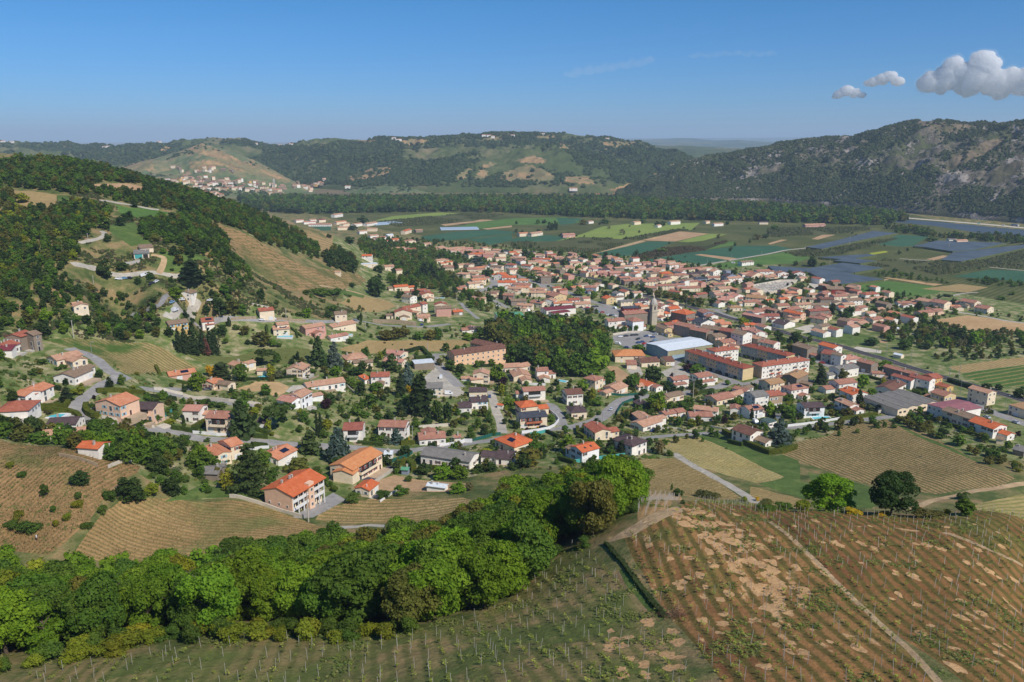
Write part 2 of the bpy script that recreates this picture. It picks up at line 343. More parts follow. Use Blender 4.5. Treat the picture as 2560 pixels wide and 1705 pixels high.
L('field', 'yellow', 'D', 930, 1225, 1080, 1203, 1110, 1215, 960, 1240)
L('field', 'teal', 'D', 1010, 1145, 1200, 1055, 1480, 1070, 1330, 1160, 1200, 1165)
L('field', 'soil', 'D', 1450, 1280, 1610, 1245, 1680, 1250, 1530, 1290)
L('field', 'orchard', 'D', 860, 1320, 1060, 1290, 1580, 1300, 2000, 1290, 2355, 1200, 2355, 1370, 2040, 1355, 1500, 1450, 1000, 1390, 1060, 1360)
L('field', 'crop', 'D', 700, 1560, 1060, 1475, 1480, 1525, 1700, 1560, 1400, 1620, 900, 1640)
L('field', 'wheat', 'D', 1060, 1450, 1110, 1448, 1610, 1512, 1530, 1525)
L('field', 'teal', 'D', 1700, 1440, 2040, 1375, 2355, 1390, 2480, 1400, 2480, 1500, 2355, 1490)
L('field', 'vy_tan', 'a7', 750, 375, 1330, 300, 1750, 350, 1450, 430, 1000, 400)
L('field', 'wheat', 'a7', 980, 840, 1440, 770, 2292, 895, 2500, 930, 2500, 1020, 2060, 1010, 1430, 1000, 1200, 960, 1000, 910)
L('field', 'soil', 'b6', 1310, 290, 1600, 320, 1560, 350, 1450, 330)
L('field', 'soil', 'b6', 1770, 360, 1900, 375, 1860, 405, 1770, 400)
L('field', 'lawn', 'b6', 760, 290, 1000, 230, 1280, 210, 1700, 330, 1760, 420, 1400, 430, 1000, 370)
L('field', 'vy_tan', 'b7', 1180, 210, 2240, 70, 2500, 40, 2500, 160, 2240, 180, 1380, 295)
L('field', 'vy_right', 'b7', 1340, 305, 2240, 185, 2500, 150, 2500, 500, 1960, 480, 1640, 440)
# left side vineyards
L('field', 'vy_north', 'a1', 560, 780, 1150, 770, 1900, 810, 2300, 990, 2600, 1150, 2100, 1200, 1640, 1230, 1400, 1080, 1200, 960, 900, 880)
L('field', 'vy_north_green', 'a2', 300, 960, 560, 960, 1250, 915, 1950, 900, 2000, 1090, 1500, 1110, 900, 1110, 620, 1100, 450, 1040)
L('field', 'vy_tan', 'a3', 260, 1000, 620, 890, 1300, 895, 1900, 890, 1960, 920, 1640, 1040, 900, 1060, 300, 1040)
L('field', 'vy_spur', 'A', 1890, 935, 2040, 970, 2355, 1100, 2800, 1340, 3300, 1440, 3330, 1520, 2900, 1560, 2500, 1480, 2300, 1330, 2080, 1130)
L('field', 'vy_spur', 'B', 100, 1400, 700, 1420, 950, 1420, 1020, 1480, 800, 1560, 300, 1568, 150, 1500)
L('field', 'vy_terrace', 'B', 30, 960, 130, 880, 340, 940, 640, 1040, 800, 1070, 700, 1180, 620, 1220, 400, 1130, 200, 1050)
L('field', 'vy_tan', 'a3', 250, 400, 500, 290, 880, 370, 1000, 440, 900, 490, 480, 510)
L('field', 'lawn', 'a3', 0, 290, 400, 230, 620, 300, 560, 340, 250, 300, 0, 320)
L('field', 'soil', 'A', 862, 590, 1000, 585, 1180, 582, 1325, 615, 1290, 650, 1100, 640, 870, 628)
L('field', 'vy_tan', 'A', 100, 650, 300, 655, 520, 690, 520, 780, 400, 820, 180, 800)
L('field', 'lawn', 'A', 520, 690, 730, 712, 740, 770, 560, 780)
L('field', 'crop', 'A', 1060, 780, 1340, 810, 1560, 850, 1480, 890, 1260, 900, 1100, 850)
L('field', 'lawn', 'A', 960, 990, 1250, 940, 1300, 1080, 1420, 1140, 1200, 1160, 1050, 1060)
L('field', 'lawn', 'A', 1440, 1200, 1900, 1260, 2000, 1320, 1650, 1400, 1520, 1400)
# foreground vineyards
L('field', 'vy_left_slope', 'c1', -60, 50, 0, 55, 300, 90, 620, 150, 880, 215, 860, 260, 700, 350, 560, 560, 400, 700, 300, 770, 0, 720, -60, 720)
L('field', 'vy_left_low', 'c1', 760, 425, 1100, 415, 1450, 425, 1700, 480, 2250, 640, 1900, 700, 1300, 760, 760, 840, 450, 780, 560, 620, 650, 500)
L('field', 'vy_mid', 'c2', 520, 60, 900, -10, 1600, -20, 1720, 10, 1500, 130, 1200, 170, 900, 180, 600, 180, 460, 150)
L('field', 'lawn', 'b8', -300, 660, 0, 520, 300, 540, 530, 560, 530, 630, 240, 620, 0, 625)
L('field', 'vy_center', 'c5', 370, 570, 850, 500, 1130, 490, 1300, 580, 1500, 690, 1780, 880, 1500, 900, 1200, 860, 720, 820, 500, 650)
L('field', 'vy_strip', 'c5', 900, 310, 1330, 275, 1700, 430, 2220, 690, 1920, 735, 1640, 660, 1300, 560, 1120, 440)
L('field', 'lawn', 'c5', 1330, 272, 1600, 258, 2080, 480, 2300, 440, 2355, 560, 2355, 860, 2100, 800, 1940, 740, 2230, 690, 1700, 430)
L('field', 'lawn', 'c4', 0, 330, 160, 280, 330, 330, 300, 250, 650, 330, 800, 400, 700, 480, 500, 460, 280, 420)
L('field', 'vy_center', 'c4', -60, 340, 0, 350, 280, 425, 270, 470, -60, 470)
L('field', 'vy_big', 'b7', 0, 985, 400, 935, 900, 1160, 1700, 1568, 1800, 1640, 1000, 1800, 200, 1600, -650, 1320, -400, 1100, -300, 1040)
L('field', 'lawn', 'b7', 330, 940, 420, 930, 700, 1130, 1200, 1330, 1700, 1560, 1900, 1700, 1750, 1680, 1000, 1310, 700, 1160)
L('field', 'vy_big', 'c4', 200, 70, 560, 0, 900, 0, 1600, 290, 1500, 350, 1100, 390, 640, 320, 300, 200, 140, 140)
L('field', 'vy_small_right', 'c4', 1340, 460, 1660, 390, 1760, 400, 1760, 520, 1350, 520)
L('field', 'vy_bottom', 'c2', -2100, 1500, -1700, 1330, -800, 1180, 0, 1075, 600, 1060, 1500, 1000, 1900, 800, 2300, 480, 2500, 300, 2700, 500, 2950, 830, 3200, 1100, 3500, 1600, 1500, 1800, -1500, 1800)
L('field', 'vy_hilltop', 'c3', 640, 300, 1080, 60, 1500, 20, 1760, 100, 2355, 620, 2800, 1100, 3200, 1600, 1500, 1600, 1200, 1150, 960, 870, 700, 450)
L('field', 'vy_hilltop_right', 'c4', 0, 480, 700, 510, 1300, 540, 1800, 540, 1900, 900, 1900, 1700, 1400, 1700, 900, 1300, 400, 850, 60, 560)
L('path', 'dirtpath', 'c3', 480, 340, 740, 180, 1060, 50, 1110, 90, 900, 180, 700, 290, 540, 330)
L('field', 'vy_house_row', 'c5', 720, 830, 1180, 850, 1200, 900, 1080, 980, 760, 1110)
# sand, yards and car parks
L('ground', 'sand', 'b2', 1000, 370, 1250, 280, 1550, 285, 1690, 350, 1630, 430, 1500, 490, 1380, 400, 1150, 415)
L('ground', 'soil', 'b4', 1750, 175, 1900, 190, 2090, 330, 1900, 420, 1850, 300)
L('ground', 'soil', 'b8', 1490, 490, 1640, 430, 1830, 470, 2250, 500, 2250, 570, 1800, 570, 1520, 560)
L('car_park', 'road', 'a5', 170, 1150, 330, 1090, 700, 1080, 860, 1170, 1080, 1170, 640, 1255, 570, 1330, 330, 1300, 160, 1210)
L('car_park', 'road', 'a4', 1790, 860, 2080, 850, 2300, 890, 2420, 1000, 2300, 1010, 2140, 960, 1880, 920)
L('yard', 'concrete', 'b5', 480, 470, 700, 380, 870, 440, 1060, 470, 850, 520, 560, 540)
L('yard', 'concrete', 'b5', 0, 400, 200, 380, 260, 520, 100, 500)
L('yard', 'concrete', 'b3', 1350, 340, 1500, 200, 1600, 230, 1900, 540, 1800, 580, 1600, 580, 1370, 480)
L('yard', 'road', 'b8', 780, 790, 1000, 650, 1130, 580, 1235, 640, 1150, 690, 960, 790, 870, 800)
L('yard', 'asphalt', 'b8', 1370, 470, 1600, 350, 1690, 370, 1480, 490)
L('yard', 'gravel', 'a6', 700, 1360, 1000, 1290, 1150, 1330, 1000, 1350, 1150, 1400, 780, 1450, 900, 1400)
L('yard', 'gravel', 'b6', 1400, 480, 1480, 450, 1800, 500, 1790, 540, 1500, 510)
L('yard', 'concrete', 'b7', 900, 880, 1200, 900, 1100, 960, 950, 930)
L('yard', 'road', 'a5', 560, 1360, 650, 1340, 1000, 1440, 1080, 1480, 960, 1560, 850, 1480)
L('yard', 'gravel', 'a6', 0, 650, 480, 560, 780, 560, 520, 720, 300, 780, 60, 760, 0, 740)
L('yard', 'gravel', 'a6', 930, 600, 1010, 590, 1300, 635, 1060, 690, 940, 690)
L('yard', 'concrete', 'a4', 1100, 920, 1320, 930, 1260, 1020, 1150, 980)
L('yard', 'gravel', 'b2', 1640, 410, 1740, 330, 1950, 330, 1850, 390, 1700, 430)
# river beyond the plain
L('river', 'river', 'D', 850, 900, 960, 885, 1300, 917, 1800, 958, 2100, 988, 2355, 1010, 2800, 1045, 2800, 1120, 2355, 1070, 2100, 1065, 1500, 970, 1080, 935, 1000, 960)
def road(name, mat, reg, width, *v):
    raw = [at(*p) for p in px(reg, *v)] if isinstance(reg, str) else [at(*p) for r_, vv in reg for p in px(r_, *vv)]
    pts = [Vector((p.x, p.y)) for p in raw]
    # Catmull-Rom smoothing
    sm = []
    for i in range(len(pts) - 1):
        p0 = pts[max(i - 1, 0)]; p1 = pts[i]; p2 = pts[i + 1]; p3 = pts[min(i + 2, len(pts) - 1)]
        n = 6
        for k in range(n):
            t = k / n
            sm.append(0.5 * ((2 * p1) + (p2 - p0) * t + (2 * p0 - 5 * p1 + 4 * p2 - p3) * t * t + (3 * p1 - p0 - 3 * p2 + p3) * t ** 3))
    sm.append(pts[-1]); out = [sm[0]]
    for p in sm[1:]:
        if (p - out[-1]).length > width * .35: out.append(p)
    Lf, Rt = [], []; rid = len(LAY) + 10000
    for i, p in enumerate(out):
        d = (out[min(i + 1, len(out) - 1)] - out[max(i - 1, 0)]).normalized(); nrm = Vector((-d.y, d.x)) * width / 2
        Lf.append(p + nrm); Rt.append(p - nrm)
    for i in range(len(out) - 1):
        LAY.append((name, mat, [Rt[i], Rt[i + 1], Lf[i + 1], Lf[i]], rid))
    return out
PATHS = {}
PATHS['rail'] = road('railway_bed', 'ballast', [('B', (1240, 1125, 1500, 1165, 1900, 1235, 2150, 1275)), ('C', (60, 1330, 330, 1375, 500, 1405, 750, 1460)), ('a5', (200, 490, 400, 560, 640, 640, 900, 710, 1200, 775, 1500, 855, 1750, 930, 2050, 1000)), ('a6', (300, 1350, 500, 1410, 700, 1470, 900, 1520)), ('b6', (1000, 385, 1280, 450, 1500, 520, 1750, 590, 1950, 650)), ('b7', (400, 140, 800, 260, 1100, 350, 1500, 460, 1850, 560, 2240, 680, 2500, 760))], 9)
road('path', 'concrete', 'A', 4, 920, 740, 1200, 780, 1460, 825)
road('path', 'concrete', 'A', 4, 1570, 850, 1620, 860, 1640, 872, 1600, 885)
road('path', 'concrete', 'A', 3.5, 730, 1130, 870, 1100, 950, 1070, 960, 1040, 930, 1020)
road('road', 'concrete', 'A', 4, 660, 1325, 820, 1355, 950, 1390, 1330, 1405, 1500, 1415, 1680, 1430)
road('path', 'dirtpath', 'A', 3.5, 1460, 1410, 1510, 1290, 1480, 1255, 1390, 1240)
road('path', 'dirtpath', 'B', 3, 1000, 1180, 1080, 1220, 1160, 1265)
road('road', 'road', [('a1', (1700, 470, 1900, 400, 2100, 310, 2230, 215))], 4)
road('road', 'concrete', 'a2', 4, 50, 440, 200, 420, 420, 390, 520, 370)
road('road', 'road', [('a2', (400, 500, 800, 510, 1200, 520, 1400, 530, 1700, 525)), ('a3', (0, 650, 200, 640, 480, 640, 600, 650, 800, 690, 1000, 705, 1300, 715, 1600, 690, 1720, 680))], 4.5)
road('path', 'dirtpath', 'a3', 3, 0, 180, 250, 220, 550, 290, 800, 360, 830, 375)
road('road', 'road', 'a4', 4, 270, 820, 340, 900, 400, 950, 500, 1030)
road('road', 'road', 'a4', 8, 430, 690, 560, 650, 690, 600, 710, 550, 640, 500, 580, 480)
road('road', 'road', 'a4', 6, 690, 780, 800, 840, 900, 890)
road('road', 'road', [('a4', (880, 400, 1000, 460, 1200, 540, 1290, 565, 1450, 600, 1600, 660, 1750, 710, 1850, 750, 2000, 810, 2150, 840)), ('a5', (150, 780, 330, 850, 420, 900))], 8)
road('road', 'road', 'a4', 7, 1290, 560, 1350, 610, 1400, 660)
road('road', 'road', 'a4', 4, 1290, 575, 1500, 570, 1630, 565)
road('path', 'dirtpath', 'a4', 3, 1820, 560, 1880, 520)
road('road', 'road', 'a5', 6, 1360, 800, 1500, 800, 1700, 820, 1920, 805)
road('road', 'road', [('a5', (1500, 810, 1620, 860, 1720, 900, 1800, 910))], 5)
road('road', 'concrete', [('C', (1640, 1350, 1740, 1335, 2200, 1258)), ('D', (0, 1232, 150, 1200, 250, 1188, 330, 1180, 420, 1165))], 5)
road('path', 'concrete', 'a7', 3, 1210, 475, 1400, 440, 1600, 425)
road('road', 'concrete', 'a7', 4.5, 1150, 700, 1400, 740, 1700, 790, 2000, 850, 2292, 890, 2500, 920)
road('path', 'concrete', 'D', 4, 1210, 1275, 1400, 1288, 1500, 1292)
road('path', 'concrete', 'D', 4, 2030, 1352, 2200, 1370, 2355, 1385)
road('path', 'dirtpath', 'a6', 4, 1560, 650, 2000, 580, 2298, 530)
PATHS['main'] = road('road', 'road', [('b6', (700, 565, 860, 612, 1000, 655, 1180, 720, 1480, 790, 1700, 845, 1900, 895)), ('b7', (520, 430, 700, 480, 880, 535, 1100, 600, 1300, 660, 1500, 720, 1700, 800, 1900, 880, 2240, 1000, 2500, 1090))], 8.5)
road('road', 'road', [('b6', (700, 565, 560, 540)), ('a5', (1850, 1270, 1700, 1180, 1500, 1080))], 6)
road('road', 'road', 'b5', 7, 1030, 430, 1200, 500, 1400, 580, 1540, 625, 1700, 610, 1850, 560, 2000, 530, 2300, 440)
road('road', 'road', [('b4', (1150, 1000, 1300, 980, 1450, 945, 1650, 880, 1780, 780, 1880, 690, 1990, 620, 2180, 590, 2300, 575)), ('b5', (100, 800, 300, 785, 600, 770, 800, 745, 1000, 700, 1250, 660, 1350, 615, 1450, 590))], 7.5)
road('road', 'road', [('b4', (2230, 1130, 2300, 1120)), ('b5', (330, 1330, 500, 1310, 900, 1280, 1280, 1250, 1560, 1215, 1850, 1205, 2150, 1195)), ('b6', (560, 1520, 900, 1490, 1300, 1440, 1700, 1390, 2100, 1340)), ('b7', (0, 960, 400, 900, 850, 845, 1000, 800))], 5)
road('road', 'road', 'b4', 6, 1180, 960, 1130, 820, 1040, 700, 960, 680)
road('road', 'concrete', 'b4', 5, 400, 1060, 370, 900, 320, 790, 280, 640, 250, 540, 200, 500)
road('road', 'road', [('b3', (1480, 28, 1560, 180, 1700, 330, 1850, 470))], 7)
road('road', 'road', 'a3', 3.5, 1460, 1080, 1550, 1075, 1650, 1075)
road('road', 'road', [('a1', (900, 890, 1000, 925, 1130, 970, 1260, 1030, 1360, 1120, 1450, 1200, 1540, 1250))], 6)
road('road', 'road', [('a1', (1640, 1235, 1540, 1280, 1440, 1330, 1250, 1440, 1100, 1530)), ('b1', (1090, 300, 1000, 370, 960, 450, 1010, 530, 1140, 580, 1290, 605, 1450, 605, 1700, 640, 1900, 680, 2100, 700)), ('b2', (40, 905, 250, 950, 450, 1010, 700, 1040, 1000, 1045, 1250, 1065, 1500, 1080, 1780, 1110)), ('b3', (0, 1230, 200, 1240, 470, 1250, 700, 1270, 900, 1295, 1100, 1295, 1350, 1265, 1700, 1235, 1950, 1195, 2300, 1140)), ('b4', (300, 1140, 570, 1090, 800, 1050, 1000, 1015, 1150, 1000))], 6)
road('road', 'road', [('a1', (1860, 1420, 2300, 1470)), ('a2', (0, 1460, 250, 1510, 600, 1540)), ('b2', (200, 460, 500, 510, 850, 560, 1050, 580, 1300, 610))], 4.5)
road('road', 'road', 'b2', 4, -100, 390, 200, 380, 480, 390, 600, 380)
road('road', 'gravel', 'b2', 4, 0, 880, 100, 850, 160, 845)
road('path', 'concrete', 'c5', 4.2, 1110, 440, 1300, 560, 1500, 670, 1700, 785, 1880, 900, 1950, 940)
road('path', 'dirtpath', 'c4', 3, 960, 490, 1030, 450, 1150, 415, 1300, 380, 1500, 350, 1700, 320)
road('path', 'dirtpath', 'c4', .9, 60, 560, 300, 760, 600, 1060, 860, 1300, 1060, 1500, 1180, 1640)
road('path', 'dirtpath', 'c4', 1.2, 1150, 630, 1400, 720, 1650, 840)
road('path', 'concrete', 'c2', 3, 600, 215, 800, 205, 900, 195, 1200, 205)
road('motorway', 'gravel', 'D', 20, 880, 862, 1000, 878, 1300, 903, 1800, 943, 2100, 968, 2355, 992, 2800, 1025)

def inpoly0(P, X, Y):
    ins = np.zeros(len(X), bool)
    for i in range(len(P)):
        (x1, y1), (x2, y2) = P[i - 1], P[i]
        if y1 != y2: ins ^= ((y1 > Y) != (y2 > Y)) & (X < (x2 - x1) * (Y - y1) / (y2 - y1) + x1)
    return ins
# bare sandy patches of the hilltop vineyard
gm('bare', [(.3, hx('bf9465')), (.7, hx('d4aa7a'))], .3)
def patches(n, sd, *v, reg='c3', r0=.5, r1=1.5):
    P = [at(*p) for p in px(reg, *v)]; g = np.random.default_rng(sd); d = Vector(wdir('c3', 900, 200, 1700, 1448)).normalized(); xs = [p.x for p in P]; ys = [p.y for p in P]; c = 0
    while c < n:
        x, y = g.uniform(min(xs), max(xs)), g.uniform(min(ys), max(ys))
        if not inpoly0([(p.x, p.y) for p in P], np.array([x]), np.array([y]))[0]: continue
        c += 1; m = 11; r = g.uniform(r0, r1); e = g.uniform(1.0, 2.1); f = g.uniform(-.5, .5); q = []
        for k in range(m): a = k * 6.2832 / m; rr = r * g.uniform(.55, 1.2); u, w_ = rr * math.cos(a) * e, rr * math.sin(a); q.append(Vector((x + u * d.x - w_ * d.y, y + u * d.y + w_ * d.x)))
        LAY.append(('bare_soil', 'bare', q))
L('field', 'lawn', 'c3', 590, 545, 700, 575, 800, 690, 990, 900, 940, 960, 820, 870, 640, 660)
patches(105, 1, 1000, 70, 1220, 60, 1500, 190, 1760, 420, 1880, 700, 1960, 900, 1820, 920, 1620, 680, 1420, 470, 1200, 300, 1080, 180, r0=.35, r1=1.25)
patches(75, 2, 760, 330, 1100, 150, 1500, 60, 2000, 500, 2355, 900, 2700, 1448, 1700, 1448, 1100, 900, r0=.35, r1=1.0)
patches(60, 3, 60, 540, 1300, 560, 1650, 700, 1650, 1568, 1300, 1568, 700, 900, reg='c4', r0=.35, r1=.95)
patches(25, 4, 300, 1100, 1000, 900, 1200, 1300, 500, 1448, reg='c3', r0=.4, r1=1.0)
def build_ground():
    def pol(p): return (math.atan2(p[0], p[1]) * 1.0, math.log(max(math.hypot(p[0], p[1]), 1e-6)))
    pts = []; edges = []
    th = [R(-60 + i * 4) for i in range(5)] + [R(-41 + i * .25) for i in range(329)] + [R(44 + i * 4) for i in range(5)]
    lr = [math.log(8) + i * .11 for i in range(12)]
    lr += list(np.arange(lr[-1] + .03, math.log(2650), .0125)) + [math.log(x) for x in (3000, 4000, 6000, 10000, 18000, 29500)]
    for t in th:
        for l in lr: pts.append(Vector((t, l)))
    polys = []
    for lay in LAY:
        P = [pol(p) for p in lay[2]]; Q = []
        for i in range(len(P)):
            a, b = P[i], P[(i + 1) % len(P)]
            n = max(1, int(math.hypot((a[0] - b[0]), a[1] - b[1]) / .015)) if len(P) > 4 else 1
            for k in range(n): Q.append((a[0] + (b[0] - a[0]) * k / n, a[1] + (b[1] - a[1]) * k / n))
        b = len(pts); pts += [Vector(q) for q in Q]
        edges += [(b + i, b + (i + 1) % len(Q)) for i in range(len(Q))]
        polys.append(np.array(P))
    vo, _, fo, _, _, _ = delaunay_2d_cdt(pts, edges, [], 0, 1e-7, False)
    V = np.array([(v.x, v.y) for v in vo]); rr = np.exp(V[:, 1]); X = rr * np.sin(V[:, 0]); Y = rr * np.cos(V[:, 0])
    Z = hgt(X, Y)
    FA = np.array([f for f in fo if len(f) == 3], int)
    C = V[FA].mean(1); order = np.argsort(C[:, 0]); CS = C[order]; lab = np.full(len(FA), -1)
    for k, P in enumerate(polys):
        i0, i1 = np.searchsorted(CS[:, 0], [P[:, 0].min(), P[:, 0].max()])
        q = CS[i0:i1]; sel = np.nonzero((q[:, 1] >= P[:, 1].min()) & (q[:, 1] <= P[:, 1].max()))[0]
        if len(sel) == 0: continue
        q = q[sel]; ins = np.zeros(len(q), bool)
        for i in range(len(P)):
            (x1, y1), (x2, y2) = P[i - 1], P[i]
            if y1 == y2: continue
            c = ((y1 > q[:, 1]) != (y2 > q[:, 1])) & (q[:, 0] < (x2 - x1) * (q[:, 1] - y1) / (y2 - y1) + x1); ins ^= c
        lab[order[i0:i1][sel[ins]]] = k
    groups = {}
    for k in np.unique(lab):
        fs = FA[lab == k]
        if k < 0: key = ('ground', 'hillside', -1)
        else:
            l = LAY[k]; key = (l[0], l[1], (l[3] if len(l) > 3 and l[0] != 'path' else -2) if l[0] in ('road', 'path', 'railway_bed', 'motorway') else (-3 if l[0] in ('ground', 'bare_soil') else k))
        groups.setdefault(key, []).append(fs)
    # sunken furrow-free river: lower its water a little
    P3 = np.stack([X, Y, Z], 1)
    for (nm, mt, k), fs in groups.items():
        fa = np.concatenate(fs)
        u, inv = np.unique(fa, return_inverse=True)
        me = np_mesh(nm, P3[u], inv.reshape(fa.shape), GM[mt], smooth=True)
        tag(link(nm, me), kind='structure')
build_ground()
GM['river'].node_tree.nodes['Principled BSDF'].inputs['Roughness'].default_value = .5
# ------------------------------------------------------------------ hills
def interp(pts, x):
    xs = [p[0] for p in pts]; ys = [p[1] for p in pts]; return np.interp(x, xs, ys)
HILLS = {}
PATCH = {}
def patch(seed, *v): PATCH.setdefault(seed, []).append([tuple(p) for p in px('s', *v)])
def hill(name, crest, base, mat, noise=12, ridge=20, nx=420, ny=120, back=1.0, pw=.8, seed=0, lam=160., crestn=1.0, kind='structure'):
    """crest: (px, py, distance); base: (px, distance)"""
    u = np.linspace(crest[0][0], crest[-1][0], nx)
    cy = interp([(c[0], c[1]) for c in crest], u); cr = interp([(c[0], c[2]) for c in crest], u); br = interp(base, u)
    k = np.ones(9) / 9; cr = np.convolve(np.pad(cr, 4, 'edge'), k, 'valid'); br = np.convolve(np.pad(br, 4, 'edge'), k, 'valid')
    yy = (cy - 852.5) / F; dep = np.array([az_dep(a, b) for a, b in zip(u, cy)])
    th = dep[:, 0]; zc = ZC - dep[:, 1] * cr
    t = np.concatenate([np.linspace(0, 1, ny), 1 + np.linspace(0, 1, 30)[1:] * back])
    T = t[None]; r = br[:, None] + (cr - br)[:, None] * T
    X = r * np.sin(th)[:, None]; Y = r * np.cos(th)[:, None]
    s = np.where(T < 1, 1 - (1 - np.clip(T, 0, 1)) ** (1 / pw), 1.0)
    s = np.where(T < 1, np.clip(T, 0, 1) ** pw * (1.15 - .15 * np.clip(T, 0, 1)), 1 - (np.clip(T - 1, 0, 9) / back) ** 1.6)
    Z = zc[:, None] * s
    env = np.clip(T * 3, 0, 1) * np.where(T < 1, np.clip((1.02 - T) * 4, .12 * crestn, 1), .3)
    n1 = 1 - np.abs(fbm(X / lam, Y / lam, 5, seed) * 2 - .95) * 2
    Z = Z + env * ((n1 - .5) * ridge + (fbm(X / 30, Y / 30, 4, seed + 5) - .47) * noise * 1.6)
    Z[:, 0] = -6
    V = np.stack([X, Y, Z], -1).reshape(-1, 3); m = len(t); i = np.arange(nx - 1)[:, None] * m + np.arange(m - 1)[None]
    i = i.ravel(); Fc = np.stack([i, i + m, i + m + 1, i + 1], 1)
    C_ = V[Fc].mean(1); dz = C_[:, 2] - ZC; f_ = C_[:, 1] * CP - dz * SP; uu = 1280 + F * C_[:, 0] / f_; vv = 852.5 + F * (-C_[:, 1] * SP - dz * CP) / f_
    mi = np.zeros(len(Fc), int); jj = (uu + 3 * np.sin(vv * 1.3), vv + 1.2 * np.sin(uu * .35))
    for P_ in PATCH.get(seed, []): mi[inpoly0(P_, jj[0], jj[1])] = 1
    o = link(name, np_mesh(name, V, Fc, [mat, HM_dry if seed == 1 else HM_clear], smooth=True, midx=mi)); tag(o, kind=kind)
    HILLS[seed] = (th, r, Z)
    return o
def hat(seed, u, v):
    th, r, Z = HILLS[seed]; a, d = az_dep(u, v); q = (a - th[0]) / (th[-1] - th[0]) * (len(th) - 1); i = int(np.clip(np.searchsorted(th, a), 1, len(th) - 1))
    g = Z[i] - (ZC - d * r[i]); k = np.nonzero(g > 0)[0]
    if len(k) == 0: return None
    k = k[0]; return Vector((r[i, k] * math.sin(a), r[i, k] * math.cos(a), Z[i, k]))
def hill_mat(name, green, brown, rock, gs, rs, rocklo=.55, scale=.006, tex=.05, extra=None):
    m, nt, b = newmat(name); P = npos(nt)
    n = nnoise(nt, P, scale, 7, .65, .4); f = nnoise(nt, P, tex, 5, .7)
    v = nmath(nt, 'ADD', nmath(nt, 'MULTIPLY', n, .62), nmath(nt, 'MULTIPLY', f, .38))
    c = nramp(nt, v, [(.36, green[0]), (.5, green[1]), (gs, brown[0]), (gs + .1, brown[1])])
    q = nmath(nt, 'ADD', nmath(nt, 'MULTIPLY', nnoise(nt, P, scale * 2.2, 7, .7, .6), .7), nmath(nt, 'MULTIPLY', nnoise(nt, P, tex * .8, 4, .8), .3))
    k = nramp(nt, q, [(rocklo, 0.0), (rocklo + rs, 1.0)])
    rc = nramp(nt, nnoise(nt, P, tex * 1.2, 5, .8), [(.3, rock[0]), (.7, rock[1])])
    c = nmix(nt, k, c, rc)
    nt.links.new(c, b.inputs['Base Color']); nbump(nt, b, nmath(nt, 'ADD', f, nmath(nt, 'MULTIPLY', k, 1.0)), .8, 6)
    return m
HM_rock = hill_mat('rocky_hill', (hx('3e4a2c'), hx('5a5c3c')), (hx('625d4b'), hx('7b7061')), (hx('8a837a'), hx('a89c90')), .52, .05, .515, .006, .09)
HM_mid = hill_mat('wooded_hill', (hx('3c4a28'), hx('525c36')), (hx('6b6848'), hx('8a785c')), (hx('756a5c'), hx('8d7d6a')), .58, .08, .63, .0035, .03)
HM_town = hill_mat('vineyard_hill', (hx('50603c'), hx('68704c')), (hx('757250'), hx('92825e')), (hx('967e5a'), hx('a89068')), .52, .08, .6, .006, .03)
HM_dry = hill_mat('dry_slope', (hx('4c4c34'), hx('625c44')), (hx('6f624e'), hx('84745e')), (hx('7f7468'), hx('958a7e')), .5, .08, .58, .008, .03)
HM_far = hill_mat('far_hill', (hx('3a4a34'), hx('4b5b42')), (hx('6a6a50'), hx('857a5c')), (hx('8d8064'), hx('9a8a6a')), .6, .08, .66, .0012, .01)
HM_clear = hill_mat('cleared_slope', (hx('6f6c48'), hx('857a55')), (hx('967d58'), hx('ab8a62')), (hx('a88a66'), hx('b8966e')), .5, .08, .55, .008, .03)
for v_ in [(880, 438, 930, 420, 1010, 408, 980, 422, 965, 440, 900, 452, 850, 452), (1290, 400, 1335, 388, 1365, 400, 1360, 408, 1300, 407), (1278, 425, 1320, 412, 1350, 420, 1390, 440, 1380, 450, 1280, 455), (1130, 448, 1165, 423, 1178, 422, 1160, 447), (1185, 447, 1200, 425, 1220, 425, 1218, 447), (1245, 450, 1262, 430, 1280, 425, 1280, 458), (1200, 418, 1225, 405, 1240, 410, 1225, 420), (1335, 340, 1385, 337, 1400, 345, 1345, 350), (1385, 355, 1420, 362, 1445, 380, 1405, 372), (1500, 358, 1540, 351, 1588, 356, 1570, 367, 1520, 366), (1410, 442, 1470, 440, 1490, 460, 1420, 457), (990, 352, 1065, 346, 1075, 354, 1020, 364), (1200, 345, 1255, 341, 1260, 349, 1200, 353), (890, 350, 930, 347, 950, 353, 905, 358), (1675, 410, 1700, 404, 1690, 418, 1672, 424), (800, 361, 830, 360, 815, 367), (395, 372, 430, 365, 430, 374, 405, 378), (1525, 476, 1590, 452, 1590, 462, 1540, 485), (1620, 437, 1650, 430, 1640, 440)]: patch(2, *v_)
for v_ in [(455, 372, 505, 358, 560, 380, 600, 400, 560, 402, 500, 385), (275, 420, 340, 400, 380, 395, 385, 425, 300, 435), (470, 405, 560, 395, 640, 410, 700, 440, 640, 440, 560, 415, 480, 425), (620, 395, 660, 412, 735, 458, 700, 455, 640, 425)]: patch(3, *v_)
for v_ in [(2300, 301, 2420, 310, 2440, 320, 2380, 335, 2340, 325, 2290, 312), (2380, 380, 2470, 350, 2520, 345, 2480, 375, 2400, 420, 2360, 430), (2460, 440, 2540, 400, 2560, 405, 2560, 430, 2480, 465)]: patch(1, *v_)
